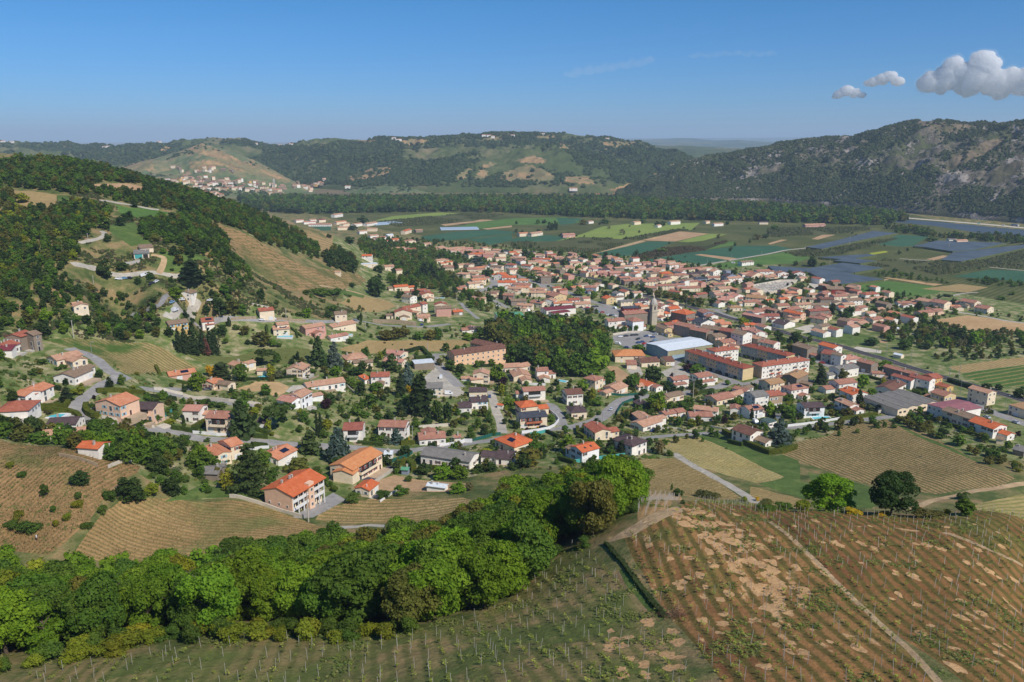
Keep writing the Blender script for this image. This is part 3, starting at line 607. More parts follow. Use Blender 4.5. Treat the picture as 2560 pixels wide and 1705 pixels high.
# rocky hill on the right bank
RB = [(u, ZC / az_dep(u, v)[1]) for u, v in [(1540, 491), (1640, 496), (1760, 502), (1920, 504), (2060, 515), (2200, 526), (2330, 538), (2440, 548), (2560, 558), (2800, 585), (3100, 620)]]
hill('rocky_hill', [(u, v, interp(RB, u) + 110 + 400 * min(1, (u - 1540) / 300)) for u, v in [(1540, 492), (1560, 485), (1600, 460), (1640, 442), (1700, 412), (1760, 390), (1800, 385), (1860, 374), (1920, 364), (2000, 348), (2060, 346), (2130, 341), (2170, 327), (2200, 319), (2280, 306), (2320, 301), (2360, 303), (2420, 311), (2480, 307), (2520, 301), (2560, 296), (2800, 290), (3100, 330)]], RB, HM_rock, noise=14, ridge=34, nx=520, ny=170, pw=.75, seed=1, lam=110)
hill('wooded_hill', [(-500, 366, 4600), (0, 358, 4600), (80, 361, 4500), (200, 367, 4400), (280, 371, 4300), (350, 362, 4200), (430, 360, 4100), (500, 352, 4000), (520, 348, 4000), (600, 353, 4000), (650, 359, 3900), (700, 367, 3800), (760, 360, 3700), (830, 349, 3650), (900, 351, 3600), (960, 348, 3550), (1060, 346, 3500), (1150, 343, 3500), (1280, 339, 3400), (1400, 336, 3300), (1450, 343, 3300), (1540, 350, 3300), (1600, 353, 3300), (1640, 372, 3200), (1700, 390, 3100), (1760, 410, 3000), (1850, 440, 2900), (1950, 470, 2800)],
     [(-500, 2900), (0, 2900), (700, 2800), (900, 2500), (1100, 2400), (1500, 2360), (1600, 2400), (1950, 2500)], HM_mid, noise=16, ridge=60, nx=700, ny=150, pw=.6, seed=2, lam=330, crestn=.6)
hill('vineyard_hill', [(230, 440, 3100), (280, 425, 3100), (330, 412, 3100), (370, 402, 3100), (420, 388, 3100), (470, 372, 3050), (505, 358, 3050), (560, 372, 3000), (600, 388, 2950), (640, 405, 2900), (680, 425, 2850), (740, 458, 2750), (790, 475, 2700)],
     [(230, 2350), (500, 2300), (700, 2400), (790, 2450)], HM_town, noise=9, ridge=24, nx=300, ny=110, pw=.95, seed=3, lam=150, crestn=.6)
hill('vineyard_hill', [(860, 478, 2750), (900, 452, 2780), (960, 430, 2800), (1010, 410, 2800), (1050, 425, 2780), (1100, 450, 2750), (1160, 476, 2700)],
     [(860, 2420), (1010, 2400), (1160, 2420)], HM_town, noise=8, ridge=12, nx=160, ny=60, pw=.9, seed=4, lam=120, crestn=.5)
hill('far_hill', [(1450, 375, 5600), (1560, 366, 5600), (1640, 363, 5500), (1700, 364, 5500), (1800, 369, 5400), (1900, 373, 5300), (2000, 380, 5200)],
     [(1450, 4300), (2000, 4000)], HM_mid, noise=10, ridge=25, nx=160, ny=50, pw=.7, seed=6, lam=400, crestn=.5)
hill('far_hill', [(1400, 350, 13000), (1560, 351, 13000), (1620, 350, 13000), (1700, 346, 13000), (1740, 347, 13000), (1790, 352, 12500), (1850, 351, 12500), (1920, 356, 12000), (2000, 358, 12000), (2150, 352, 12000), (2400, 355, 12000)],
     [(1400, 9000), (2400, 8500)], HM_far, noise=14, ridge=50, nx=200, ny=50, pw=.7, seed=8, lam=900, crestn=.5)
hill('far_hill', [(1300, 347, 26000), (1800, 345.5, 26000), (1950, 343.5, 26000), (2150, 342.5, 26000), (2600, 343, 26000)],
     [(1300, 18000), (2600, 18000)], HM_far, noise=10, ridge=60, nx=160, ny=30, pw=.7, seed=9, lam=2500, crestn=.3)
# ------------------------------------------------------------------ materials for things
def plain(name, col, rough=.8, noise=.25, scale=1.2, metal=0.0, spec=.25, bump=0):
    m, nt, b = newmat(name); b.inputs['Roughness'].default_value = rough; b.inputs['Metallic'].default_value = metal; b.inputs['Specular IOR Level'].default_value = spec
    P = npos(nt); n = nnoise(nt, P, scale, 5, .65)
    c = nmix(nt, 1.0, tuple(col), nramp(nt, n, [(.3, 1 - noise), (.7, 1 + noise)]), 'MULTIPLY')
    nt.links.new(c, b.inputs['Base Color'])
    if bump: nbump(nt, b, n, bump, .1)
    return m
def roof_mat(name, c1, c2, c3):
    m, nt, b = newmat(name); P = npos(nt); b.inputs['Roughness'].default_value = .8
    n = nnoise(nt, P, .55, 5, .7); f = nnoise(nt, P, 3.5, 3, .8)
    v = nmath(nt, 'ADD', nmath(nt, 'MULTIPLY', n, .55), nmath(nt, 'MULTIPLY', f, .45))
    c = nramp(nt, v, [(.33, c1), (.5, c2), (.66, c3)])
    tc = nt.nodes.new('ShaderNodeTexCoord'); sx = nt.nodes.new('ShaderNodeSeparateXYZ'); nt.links.new(tc.outputs['Object'], sx.inputs[0])
    wv = nmath(nt, 'PINGPONG', nmath(nt, 'MULTIPLY', sx.outputs[0], 2.2), 0.5)
    wz = nmath(nt, 'PINGPONG', nmath(nt, 'MULTIPLY', sx.outputs[2], 5.0), 0.5)
    c = nmix(nt, 1.0, c, nramp(nt, wv, [(.0, (.72, .72, .72)), (.25, (1.08, 1.08, 1.08))]), 'MULTIPLY')
    nt.links.new(c, b.inputs['Base Color']); nbump(nt, b, nmath(nt, 'ADD', wv, nmath(nt, 'MULTIPLY', wz, .3)), .7, .12)
    return m
ROOF = {k: roof_mat('roof_' + nm, hx(a), hx(b_), hx(c_)) for k, nm, a, b_, c_ in [
 ('o', 'orange_tile', 'ad6a48', 'c88462', 'd29a7c'), ('O', 'bright_orange_tile', 'b0542f', 'c86a42', 'd47f58'), ('o3', 'apricot_tile', 'b87245', 'cb8758', 'd69a6c'),
 ('s', 'salmon_tile', 'a0775f', 'bb8f74', 'cda68c'), ('S', 'pink_tile', 'a3705f', 'bc8674', 'cc9d8a'), ('s2', 'weathered_salmon_tile', '8a5e4c', 'a67562', 'bb8c76'),
 ('r', 'red_tile', '8c4c3a', 'a4614c', 'b67764'), ('r2', 'faded_red_tile', '7f4a3e', '985c4d', 'ab6f5e'), ('R', 'red_brown_tile', '7a4136', '92503f', 'a5604c'),
 ('b', 'brown_tile', '5e4238', '765346', '8a6656'), ('d', 'dark_brown_tile', '463a3a', '574848', '685756'), ('D', 'slate', '3a3c44', '484a52', '585a62'),
 ('t', 'old_tan_tile', '75604e', '8b7460', 'a08a72'), ('t2', 'ochre_tile', '94704f', 'a8835f', 'b99672'), ('g', 'grey_sheet', '6c6863', '7f7a74', '918c85'),
 ('W', 'white_sheet', 'b9bfc4', 'd2d7da', 'e4e8ea'), ('L', 'pale_metal', 'bcc4ca', 'd4dade', 'e6eaec'), ('N', 'green_sheet', '4f8a6a', '5f9a79', '6da687'), ('M', 'maroon_sheet', '6a3038', '7c3c42', '8a4a4e'), ('m', 'faded_maroon_sheet', '86555a', '986468', 'a77679')]}
WALL = {k: plain('wall_' + nm, hx(c), .9, .12, .5) for k, nm, c in [('w', 'off_white', 'efe7db'), ('W', 'white', 'f0eeea'), ('c', 'cream', 'e9d5b8'), ('p', 'peach', 'e5bfa2'), ('k', 'pink', 'cc9c8c'), ('y', 'yellow', 'd2ac6c'), ('y2', 'pale_yellow', 'd6bd8e'),
 ('n', 'stone', '8f8070'), ('t', 'tan', 'b09a80'), ('O', 'orange', 'e8be98'), ('u', 'blue_grey', '8790a0'), ('P', 'grey_pink', 'a89490'), ('a', 'pale_grey', 'b3aea8'), ('l', 'pale_blue', '93a8b5'), ('h', 'khaki', 'a09a78'), ('G', 'dark_green', '3f5a50'), ('x', 'dark_red', '8f3a35')]}
M_white = plain('white_paint', (.72, .71, .69), .6, .05); M_glass, _nt, _b = newmat('window_glass'); _b.inputs['Base Color'].default_value = (.035, .045, .055, 1); _b.inputs['Roughness'].default_value = .15; _b.inputs['Specular IOR Level'].default_value = .5
M_solar, _nt, _b = newmat('solar_glass'); _b.inputs['Base Color'].default_value = (.012, .018, .045, 1); _b.inputs['Roughness'].default_value = .2
M_black = plain('black', (.02, .02, .022), .6); M_wood = plain('weathered_wood', hx('a39a8c'), .9, .3, 3); M_bark = plain('bark', hx('5f5346'), .95, .3, 2); M_metal = plain('galvanised_metal', hx('9a9ea2'), .5, .1, 1, .3)
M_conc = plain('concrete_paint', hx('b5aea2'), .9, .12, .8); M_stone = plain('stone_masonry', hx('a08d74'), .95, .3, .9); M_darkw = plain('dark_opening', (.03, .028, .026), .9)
M_green = plain('green_mesh', hx('1f5a50'), .8, .1); M_teal = plain('turquoise_mesh', hx('4d9f9a'), .8, .1); M_terr = plain('terracotta', hx('b5694a'), .8, .2)
SHUT = {k: plain('shutter_' + nm, hx(c), .7, .08) for k, nm, c in [('b', 'brown', '5e3d2e'), ('r', 'dark_red', '8a3028'), ('l', 'pale_blue', '9cc4cf'), ('g', 'green', '4c8f76'), ('w', 'white', 'd8d8d4'), ('o', 'orange', 'b0622f'), ('u', 'blue', '4a6c9a')]}
M_pool, _nt, _b = newmat('pool_water'); _b.inputs['Base Color'].default_value = (.10, .50, .58, 1); _b.inputs['Roughness'].default_value = .12
# ------------------------------------------------------------------ labels that single things out
PEND = []
def pend(o, base, cat, group=None):
    PEND.append((o, base, cat, group)); return o
def proj(p):
    d = Vector(p) - Vector((0, 0, ZC)); f = d.y * CP - d.z * SP; v = -d.y * SP - d.z * CP
    return 1280 + F * d.x / max(f, .1), 852.5 + F * v / max(f, .1)
_T = ['', 'first', 'second', 'third', 'fourth', 'fifth', 'sixth', 'seventh', 'eighth', 'ninth', 'tenth', 'eleventh', 'twelfth', 'thirteenth', 'fourteenth', 'fifteenth', 'sixteenth', 'seventeenth', 'eighteenth', 'nineteenth']
_D = ['', '', 'twent', 'thirt', 'fort', 'fift', 'sixt', 'sevent', 'eight', 'ninet']
def ordw(n):
    if n < 20: return _T[n]
    a, b = divmod(n, 10)
    if n < 100: return _D[a] + ('ieth' if b == 0 else 'y-' + _T[b])
    return str(n) + 'th'
def flush_labels():
    from collections import defaultdict
    G = defaultdict(list)
    for o, base, cat, grp in PEND: G[base].append((proj(o.location)[0], o, cat, grp))
    for base, L_ in G.items():
        L_.sort(key=lambda q: q[0])
        for i, (_, o, cat, grp) in enumerate(L_):
            lab = base
            if len(L_) > 1:
                if i == 0: lab = 'leftmost ' + base
                elif i == len(L_) - 1: lab = 'rightmost ' + base
                else: lab = base + ', ' + ordw(i + 1) + ' from left'
            tag(o, lab, cat, grp)
# ------------------------------------------------------------------ houses
RECTS = []
def lvl(u, v, z):
    x, y, k = ray(u, v); t = (z - ZC) / k; return Vector((x * t, y * t, z))
_r = random.Random(5)
def win_mesh(w_, h_):
    b = MB(); b.box(-w_ / 2, -.06, -h_ / 2, w_ / 2, .04, h_ / 2, 0)
    b.face([(-w_ / 2 + .1, -.075, -h_ / 2 + .1), (-.04, -.075, -h_ / 2 + .1), (-.04, -.075, h_ / 2 - .1), (-w_ / 2 + .1, -.075, h_ / 2 - .1)], 1)
    b.face([(.04, -.075, -h_ / 2 + .1), (w_ / 2 - .1, -.075, -h_ / 2 + .1), (w_ / 2 - .1, -.075, h_ / 2 - .1), (.04, -.075, h_ / 2 - .1)], 1)
    return b.mesh('window', [M_white, M_glass])
WIN = win_mesh(1.15, 1.25); WINF = win_mesh(1.4, 2.15); WINS = win_mesh(.8, .9)
def door_mesh(c, w_=1.0, h_=2.1):
    b = MB(); b.box(-w_ / 2 - .08, -.05, 0, w_ / 2 + .08, .04, h_ + .08, 0); b.box(-w_ / 2, -.08, 0, w_ / 2, -.051, h_, 1); return b.mesh('door', [M_white, c])
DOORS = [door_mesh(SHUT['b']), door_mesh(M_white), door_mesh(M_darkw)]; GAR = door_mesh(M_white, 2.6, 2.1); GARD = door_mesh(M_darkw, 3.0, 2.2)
def _shut(m):
    b = MB(); b.box(-.29, -.1, -.65, .29, -.055, .65); return b.mesh('shutter', m)
SHM = {k: _shut(v) for k, v in SHUT.items()}
_b = MB(); _b.box(-.3, -.3, -.8, .3, .3, .9); _b.box(-.38, -.38, .9, .38, .38, 1.02); CHIM = _b.mesh('chimney', M_conc)
_b = MB(); _b.tube((0, 0, -.3), (0, 0, .7), .14, .14, 6); _b.tube((0, 0, .72), (0, 0, .85), .24, .1, 6); VENT = _b.mesh('roof_vent', M_white)
_b = MB(); _b.box(-1.9, -1.2, .02, 1.9, 1.2, .1); SOLM = _b.mesh('solar_panel', M_solar)
_b = MB(); _b.box(-.42, -.55, .02, .42, .55, .1); SKYM = _b.mesh('skylight', M_glass)
def roof_mesh(typ, Lx, Ly, mat, slope):
    ov = .45; og = .3; th = .2; b = MB(); hy = Ly / 2; hx_ = Lx / 2; rh = hy * slope
    if typ == 'h' and Lx > Ly * .7:
        k = min(hy * .95, hx_ * .92); x1 = hx_ + ov; y1 = hy + ov; zl = -ov * slope; rx = hx_ - k
        e = [(-x1, -y1, zl), (x1, -y1, zl), (x1, y1, zl), (-x1, y1, zl)]; rg = [(-rx, 0, rh), (rx, 0, rh)]
        up = lambda p: (p[0], p[1], p[2] + th)
        E = [up(p) for p in e]; G_ = [up(p) for p in rg]
        b.face([E[0], E[1], G_[1], G_[0]]); b.face([E[2], E[3], G_[0], G_[1]]); b.face([E[1], E[2], G_[1]]); b.face([E[3], E[0], G_[0]])
        for i in range(4): j = (i + 1) % 4; b.face([e[i], e[j], E[j], E[i]])
        b.face([e[3], e[2], e[1], e[0]])
        for i, g in ((0, 0), (1, 1), (2, 1), (3, 0)): b.tube(E[i], G_[g], .11, .11, 5)
        b.tube(G_[0], G_[1], .13, .13, 5)
        return b.mesh('roof', mat), rh
    if typ == 'f':
        b.box(-hx_ - .15, -hy - .15, 0, hx_ + .15, hy + .15, .3); return b.mesh('roof', mat), 0
    if typ == 's':
        x1 = hx_ + og
        p = [(-x1, -hy - ov, -ov * slope), (x1, -hy - ov, -ov * slope), (x1, hy + .1, Ly * slope), (-x1, hy + .1, Ly * slope)]; q = [(a, c, z + th) for a, c, z in p]
        b.face(q); b.face(p[::-1])
        for i in range(4): j = (i + 1) % 4; b.face([p[i], p[j], q[j], q[i]])
        return b.mesh('roof', mat), Ly * slope
    x1 = hx_ + og; zl = -ov * slope
    pr = [(-hy - ov, zl), (0, rh), (hy + ov, zl)]
    top = [(y, z + th) for y, z in pr]
    for k in range(2):
        (ya, za), (yb, zb) = top[k], top[k + 1]; b.face([(-x1, ya, za), (x1, ya, za), (x1, yb, zb), (-x1, yb, zb)])
        (ya, za), (yb, zb) = pr[k], pr[k + 1]; b.face([(-x1, yb, zb), (x1, yb, zb), (x1, ya, za), (-x1, ya, za)])
    for y, z in (pr[0], pr[2]):
        s = -1 if y < 0 else 1
        q = [(-x1, y, z), (x1, y, z), (x1, y, z + th), (-x1, y, z + th)]; b.face(q if s < 0 else q[::-1])
    for x in (-x1, x1):
        q = [(x, *pr[0]), (x, *pr[1]), (x, *pr[2]), (x, *top[2]), (x, *top[1]), (x, *top[0])]; b.face(q if x < 0 else q[::-1])
    b.tube((-x1, 0, rh + th), (x1, 0, rh + th), .13, .13, 5)
    return b.mesh('roof', mat), rh
def wall_mesh(typ, Lx, Ly, h, mats, slope, base=-3.0):
    b = MB(); X = Lx / 2; Y = Ly / 2
    b.face([(-X, -Y, base), (X, -Y, base), (X, -Y, h), (-X, -Y, h)])
    b.face([(X, Y, base), (-X, Y, base), (-X, Y, h if typ != 's' else h + Ly * slope), (X, Y, h if typ != 's' else h + Ly * slope)])
    rh = Y * slope
    if typ in 'gxlm':
        b.face([(X, -Y, base), (X, Y, base), (X, Y, h), (X, 0, h + rh), (X, -Y, h)], 1); b.face([(-X, Y, base), (-X, -Y, base), (-X, -Y, h), (-X, 0, h + rh), (-X, Y, h)], 1)
    elif typ == 's':
        b.face([(X, -Y, base), (X, Y, base), (X, Y, h + Ly * slope), (X, -Y, h)], 1); b.face([(-X, Y, base), (-X, -Y, base), (-X, -Y, h), (-X, Y, h + Ly * slope)], 1)
    else:
        b.face([(X, -Y, base), (X, Y, base), (X, Y, h), (X, -Y, h)], 1); b.face([(-X, Y, base), (-X, -Y, base), (-X, -Y, h), (-X, Y, h)], 1)
        b.face([(-X, -Y, h), (X, -Y, h), (X, Y, h), (-X, Y, h)])
    return b.mesh('wall', mats)
def resolve(reg, x1, y1, x2, y2, h, d, typ):
    (a, b_), (c, e) = px(reg, x1, y1, x2, y2)
    m = at((a + c) / 2, (b_ + e) / 2, h); z = m.z
    A = lvl(a, b_, z + h); B = lvl(c, e, z + h)
    D = (B - A); Ln = D.length; D.normalize(); N = Vector((-D.y, D.x, 0))
    cc = (A + B) / 2 + N * d / 2
    zz = min(gz(A.x, A.y), gz(B.x, B.y), m.z); top = z + h
    if typ == 'x' or typ == 'm': return dict(c=cc, ax=N, Lx=d, Ly=Ln, z=z, h=h, typ=typ, n=N, AB=D, len=Ln, d=d)
    return dict(c=cc, ax=D, Lx=Ln, Ly=d, z=z, h=h, typ=typ, n=N, AB=D, len=Ln, d=d)
SLOPE = {'l': .1, 'f': 0, 's': .18, 'm': .22}
def build_house(blocks, name='house', cat='house', detail=2):
    b0 = blocks[0]; th0 = math.atan2(b0['ax'].y, b0['ax'].x)
    root = empty(name, (b0['c'].x, b0['c'].y, b0['z']), th0)
    Minv = Matrix.Rotation(-th0, 4, 'Z')
    for b in blocks:
        typ = b['typ']; slope = SLOPE.get(typ, .30); Lx, Ly, h = b['Lx'], b['Ly'], b['h']; fl = b.get('flags', '')
        if typ == 'h': slope = .34
        th = math.atan2(b['ax'].y, b['ax'].x); off = Minv @ (Vector((b['c'].x, b['c'].y, b['z'])) - Vector((b0['c'].x, b0['c'].y, b0['z'])))
        rz = th - th0; Rm = Matrix.Rotation(rz, 4, 'Z')
        wm = [WALL[b['wall']], WALL[b.get('wall2', b['wall'])]]
        if 'Q' not in fl: link('wall', wall_mesh('g' if typ == 'm' else typ, Lx, Ly, h, wm, slope), root, off, rz)
        rm, rh = roof_mesh('g' if typ in 'xlm' else typ, Lx, Ly, ROOF[b['roof']], slope)
        ro = link('roof', rm, root, off + Vector((0, 0, h)), rz)
        def sub(nm, me, lx, ly, lz, ang, parent=root, base=off):
            v = Rm @ Vector((lx, ly, 0)); return link(nm, me, parent, base + Vector((v.x, v.y, lz)), rz + ang)
        if detail >= 1 and typ not in 'fl' and 'c' not in fl and (b is b0 or _r.random() < .3):
            for _ in range(1 if _r.random() < .65 else 2):
                cx = _r.uniform(-.35, .35) * Lx; cy = _r.choice((-1, 1)) * _r.uniform(.05, .25) * Ly
                link(*(('chimney', CHIM) if _r.random() < .75 else ('roof_vent', VENT)), ro, (cx, cy, (Ly / 2 - abs(cy)) * slope + .5))
        toc = Vector((0, 0, 0)) - b['c']; toc.z = 0
        if 'P' in fl or 'K' in fl:     # on the slope that faces the camera
            sy = -1 if (Rm.to_3x3() @ Vector((0, -1, 0))).dot(Matrix.Rotation(-th0, 3, 'Z') @ toc) > 0 else 1
            for k in range(2 if 'K' in fl else 1):
                q = link('solar_panel' if 'P' in fl else 'skylight', SOLM if 'P' in fl else SKYM, ro, ((k - .5 * ('K' in fl)) * Lx * .35 + (.0 if 'K' in fl else .1 * Lx), sy * Ly * .25, Ly / 2 * slope * .5 + .22)); q.rotation_euler = (-sy * math.atan(slope), 0, 0)
        if 'B' in fl:
            y0 = -Ly / 2; hb = h * .5; bm = MB(); bw = Lx * .3
            bm.box(-bw, y0 - 1.4, hb - .15, bw, y0 - .01, hb); bm.box(-bw, y0 - 1.4, hb, bw, y0 - 1.28, hb + .95); bm.box(-bw, y0 - 1.28, hb, -bw + .12, y0, hb + .95); bm.box(bw - .12, y0 - 1.28, hb, bw, y0, hb + .95)
            link('balcony', bm.mesh('balcony', M_white if b['wall'] in 'wW' else M_terr if b['roof'] == 'D' else WALL[b['wall']]), root, off, rz)
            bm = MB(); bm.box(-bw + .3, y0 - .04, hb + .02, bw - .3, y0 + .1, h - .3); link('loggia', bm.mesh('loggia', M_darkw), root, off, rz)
        if detail < 1 or 'z' in fl: continue
        if b is b0 and detail > 1 and _r.random() < .8:
            for sgn in (-1, 1):
                if (Matrix.Rotation(th, 3, 'Z') @ Vector((0, sgn, 0))).dot(toc) > 0:
                    w1 = Lx * _r.uniform(.3, .5); o1 = _r.uniform(-.15, .15) * Lx; dp = _r.uniform(2.2, 4.5); bm = MB(); bm.box(o1 - w1, min(sgn * (Ly / 2 + .02), sgn * (Ly / 2 + dp)), -2.5, o1 + w1, max(sgn * (Ly / 2 + .02), sgn * (Ly / 2 + dp)), .06); link('terrace', bm.mesh('terrace', _r.choice((M_conc, M_stone, WALL['t']))), root, off, rz)
        ns = b.get('ns') or (1 if h < 4.3 else (2 if h < 7.6 else 3)); sh = h / ns
        sc = b.get('sh')
        if sc is None: sc = _r.choice(('', '', 'b', 'w', 'b', 'l', 'r' if b['wall'] in 'cy' else 'w'))
        doors = True
        for (nx, ny, wl_, dist, ang) in ((0, -1, Lx, Ly / 2, 0), (0, 1, Lx, Ly / 2, math.pi), (-1, 0, Ly, Lx / 2, -math.pi / 2), (1, 0, Ly, Lx / 2, math.pi / 2)):
            wn_ = Matrix.Rotation(th, 3, 'Z') @ Vector((nx, ny, 0))
            if wn_.dot(toc.normalized()) < .12: continue
            n = max(1, int(wl_ / (3.0 if detail > 1 else 3.6)))
            if ('o' in fl and ny == -1) or ('B' in fl and ny == -1 and n > 1): n = 0 if 'o' in fl else n
            for s in range(ns):
                dcol = _r.randrange(n) if n and s == 0 and doors else -1
                for k in range(n):
                    if 'A' not in fl and _r.random() < (.3 if n > 1 else .15) and k != dcol: continue
                    t = (k + .5) / n * wl_ - wl_ / 2; lx, ly = (t if ny else nx * dist), (ny * dist if ny else t)
                    if k == dcol:
                        doors = False; g = _r.random() < .4 and wl_ / n > 2.9 and 'A' not in fl
                        sub('garage_door' if g else 'door', GAR if g else _r.choice(DOORS), lx, ly, 0.02, ang); continue
                    wz = s * sh + min(sh * .56, 1.65)
                    big = _r.random() < .2 and detail > 1
                    q = sub('window', WINF if big else WIN, lx, ly, wz - (.4 if big else 0), ang)
                    if sc and sc in SHM and not big and detail > 1 and wl_ / n > 2.6: [link('shutter', SHM[sc], q, (sx_, 0, 0)) for sx_ in (-.9, .9)]
        RECTS.append((b['c'].x, b['c'].y, th, Lx / 2 + 1.2, Ly / 2 + 1.2))
    return root
def mark(blocks):
    for b in blocks:
        if len(b) > 1: RECTS.append((b['c'].x, b['c'].y, math.atan2(b['ax'].y, b['ax'].x), b['Lx'] / 2 + 1.0, b['Ly'] / 2 + 1.0))
# ------------------------------------------------------------------ foliage
def leaf_mat(name, use_attr):
    m, nt, b = newmat(name); b.inputs['Roughness'].default_value = .7; b.inputs['Specular IOR Level'].default_value = .15
    if use_attr:
        a = nt.nodes.new('ShaderNodeAttribute'); a.attribute_name = 'tint'; c = a.outputs['Color']
    else: c = nt.nodes.new('ShaderNodeObjectInfo').outputs['Color']
    P = npos(nt); n = nnoise(nt, P, .5, 4, .7); f = nnoise(nt, P, 3.1, 3, .8)
    c = nmix(nt, 1.0, c, nramp(nt, n, [(.3, (.7, .8, .8)), (.7, (1.32, 1.2, 1.1))]), 'MULTIPLY')
    c = nmix(nt, .8, c, nramp(nt, f, [(.3, (.6, .65, .6)), (.7, (1.4, 1.35, 1.3))]), 'MULTIPLY')
    nt.links.new(c, b.inputs['Base Color'])
    t = nt.nodes.new('ShaderNodeBsdfTranslucent'); nt.links.new(nmix(nt, 1.0, c, (1.3, 1.4, .45), 'MULTIPLY'), t.inputs[0])
    mx = nt.nodes.new('ShaderNodeMixShader'); mx.inputs[0].default_value = .36
    nt.links.new(b.outputs[0], mx.inputs[1]); nt.links.new(t.outputs[0], mx.inputs[2]); nt.links.new(mx.outputs[0], nt.nodes['Material Output'].inputs[0])
    return m
M_leaf = leaf_mat('foliage', False); M_leaft = leaf_mat('foliage_mass', True)
def quads(P, N, s, rg, asp=1.0):
    """random quads at points P facing about N"""
    n = len(P); N = N + rg.normal(0, .55, (n, 3)); N /= np.linalg.norm(N, axis=1)[:, None] + 1e-9
    U = np.cross(N, rg.normal(0, 1, (n, 3))); U /= np.linalg.norm(U, axis=1)[:, None] + 1e-9; W = np.cross(N, U)
    s = s * rg.uniform(.55, 1.25, n)[:, None]; U = U * s; W = W * s * asp
    B = N * s * .35
    V = np.stack([P - U - W * .6, P + U * .9 - W + B, P + U + W * .7, P - U * .8 + W + B], 1).reshape(-1, 3)
    return V, np.arange(4 * n).reshape(n, 4)
def sph(n, rg):
    v = rg.normal(0, 1, (n, 3)); return v / np.linalg.norm(v, axis=1)[:, None]
def crown(kind, n, s, seed, core=True):
    rg = np.random.default_rng(seed); LB = []   # lobes: centre, radii
    if kind in ('broad', 'loose', 'bush', 'ball'):
        if kind == 'bush': zc, rz, rr, m, lr = .45, .3, .36, 9, .2
        elif kind == 'ball': zc, rz, rr, m, lr = .62, .22, .24, 8, .19
        else: zc, rz, rr, m, lr = .50, .42, .34, 32, .12
        for k in range(m):
            d = sph(1, rg)[0]; q = rg.uniform(.5, 1.0)
            c = np.array([d[0] * rr * q, d[1] * rr * q, zc + d[2] * rz * q]); r = lr * rg.uniform(.6, 1.45)
            LB.append((c, np.array([r, r, r * rg.uniform(.7, .95)])))
    elif kind == 'pinedome':
        for k in range(16):
            a = rg.uniform(0, 6.28); q = math.sqrt(rg.uniform(0, 1)) * .42
            LB.append((np.array([q * math.cos(a), q * math.sin(a), .82 - q * q * .55]), np.array([.16, .16, .09]) * rg.uniform(.8, 1.15)))
    elif kind == 'cypress':
        for k in range(12):
            z = .06 + k / 11 * .86; r = .135 * math.sin(min(1, (1.03 - z) * 1.5) * 1.57) * (1 if z > .1 else .8)
            LB.append((np.array([rg.normal(0, .008), rg.normal(0, .008), z]), np.array([r, r, .09])))
    elif kind == 'cedar':
        m = 30
        for k in range(m):
            z = .1 + (k + .5) / m * .84; R_ = .40 * (1 - z) ** .8 + .02; a = k * 2.4; q = R_ * rg.uniform(.45, .85)
            LB.append((np.array([q * math.cos(a), q * math.sin(a), z]), np.array([R_ * .42 + .03, R_ * .42 + .03, .035 + .02 * (1 - z)])))
            if z > .8: LB.append((np.array([0, 0, z]), np.array([.03, .03, .05])))
    elif kind == 'conifer':
        for k in range(14):
            z = .1 + k / 13 * .84; r = .22 * (1.02 - z) ** .7 + .015
            for j in range(4):
                a = k * 1.1 + j * 1.57; LB.append((np.array([r * .5 * math.cos(a), r * .5 * math.sin(a), z]), np.array([r * .6, r * .6, .06])))
    vol = np.array([b[1].prod() ** (2 / 3) for b in LB]); idx = rg.choice(len(LB), n, p=vol / vol.sum())
    Cc = np.array([b[0] for b in LB])[idx]; Rr = np.array([b[1] for b in LB])[idx]
    d = sph(n, rg); d[:, 2] = np.where((d[:, 2] < -.2) & (rg.random(n) < .6), -d[:, 2], d[:, 2])
    P = Cc + d * Rr * rg.uniform(.78, 1.1, n)[:, None]
    if kind == 'loose': keep = rg.random(n) < .62; P = P[keep]; d = d[keep]
    V, Fq = quads(P, d, s, rg)
    if core and kind != 'loose':
        for (c, r) in LB:
            k = .74; o = np.array([(1, 0, 0), (0, 1, 0), (-1, 0, 0), (0, -1, 0), (0, 0, 1), (0, 0, -1), (.6, .6, .5), (-.6, .6, .5), (-.6, -.6, .5), (.6, -.6, .5)], float)
            W = c + o[:, :] * r * k; b = len(V)
            V = np.concatenate([V, W]); Fq = np.concatenate([Fq, b + np.array([(4, 0, 6, 1), (4, 1, 7, 2), (4, 2, 8, 3), (4, 3, 9, 0), (5, 1, 0, 0), (5, 2, 1, 1), (5, 3, 2, 2), (5, 0, 3, 3)])[:, :]])
    return V, Fq
def fixq(Fq):   # degenerate quads -> keep as distinct quads only
    return Fq[(Fq[:, 2] != Fq[:, 3])]
CR = {}
def crown_mesh(kind, lod, var):
    key = (kind, lod, var)
    if key not in CR:
        n, s = {0: (7000, .0175), 1: (1900, .030), 2: (420, .06)}[lod]
        if kind in ('cypress', 'conifer', 'cedar'): s *= .7
        if kind in ('bush', 'ball'): n = int(n * .6); s *= 1.2
        V, Fq = crown(kind, n, s, hash_(kind) + var * 31 + lod); CR[key] = np_mesh('crown', V, fixq(Fq), M_leaf)
    return CR[key]
def hash_(s): return sum(ord(c) * (i + 3) for i, c in enumerate(s))
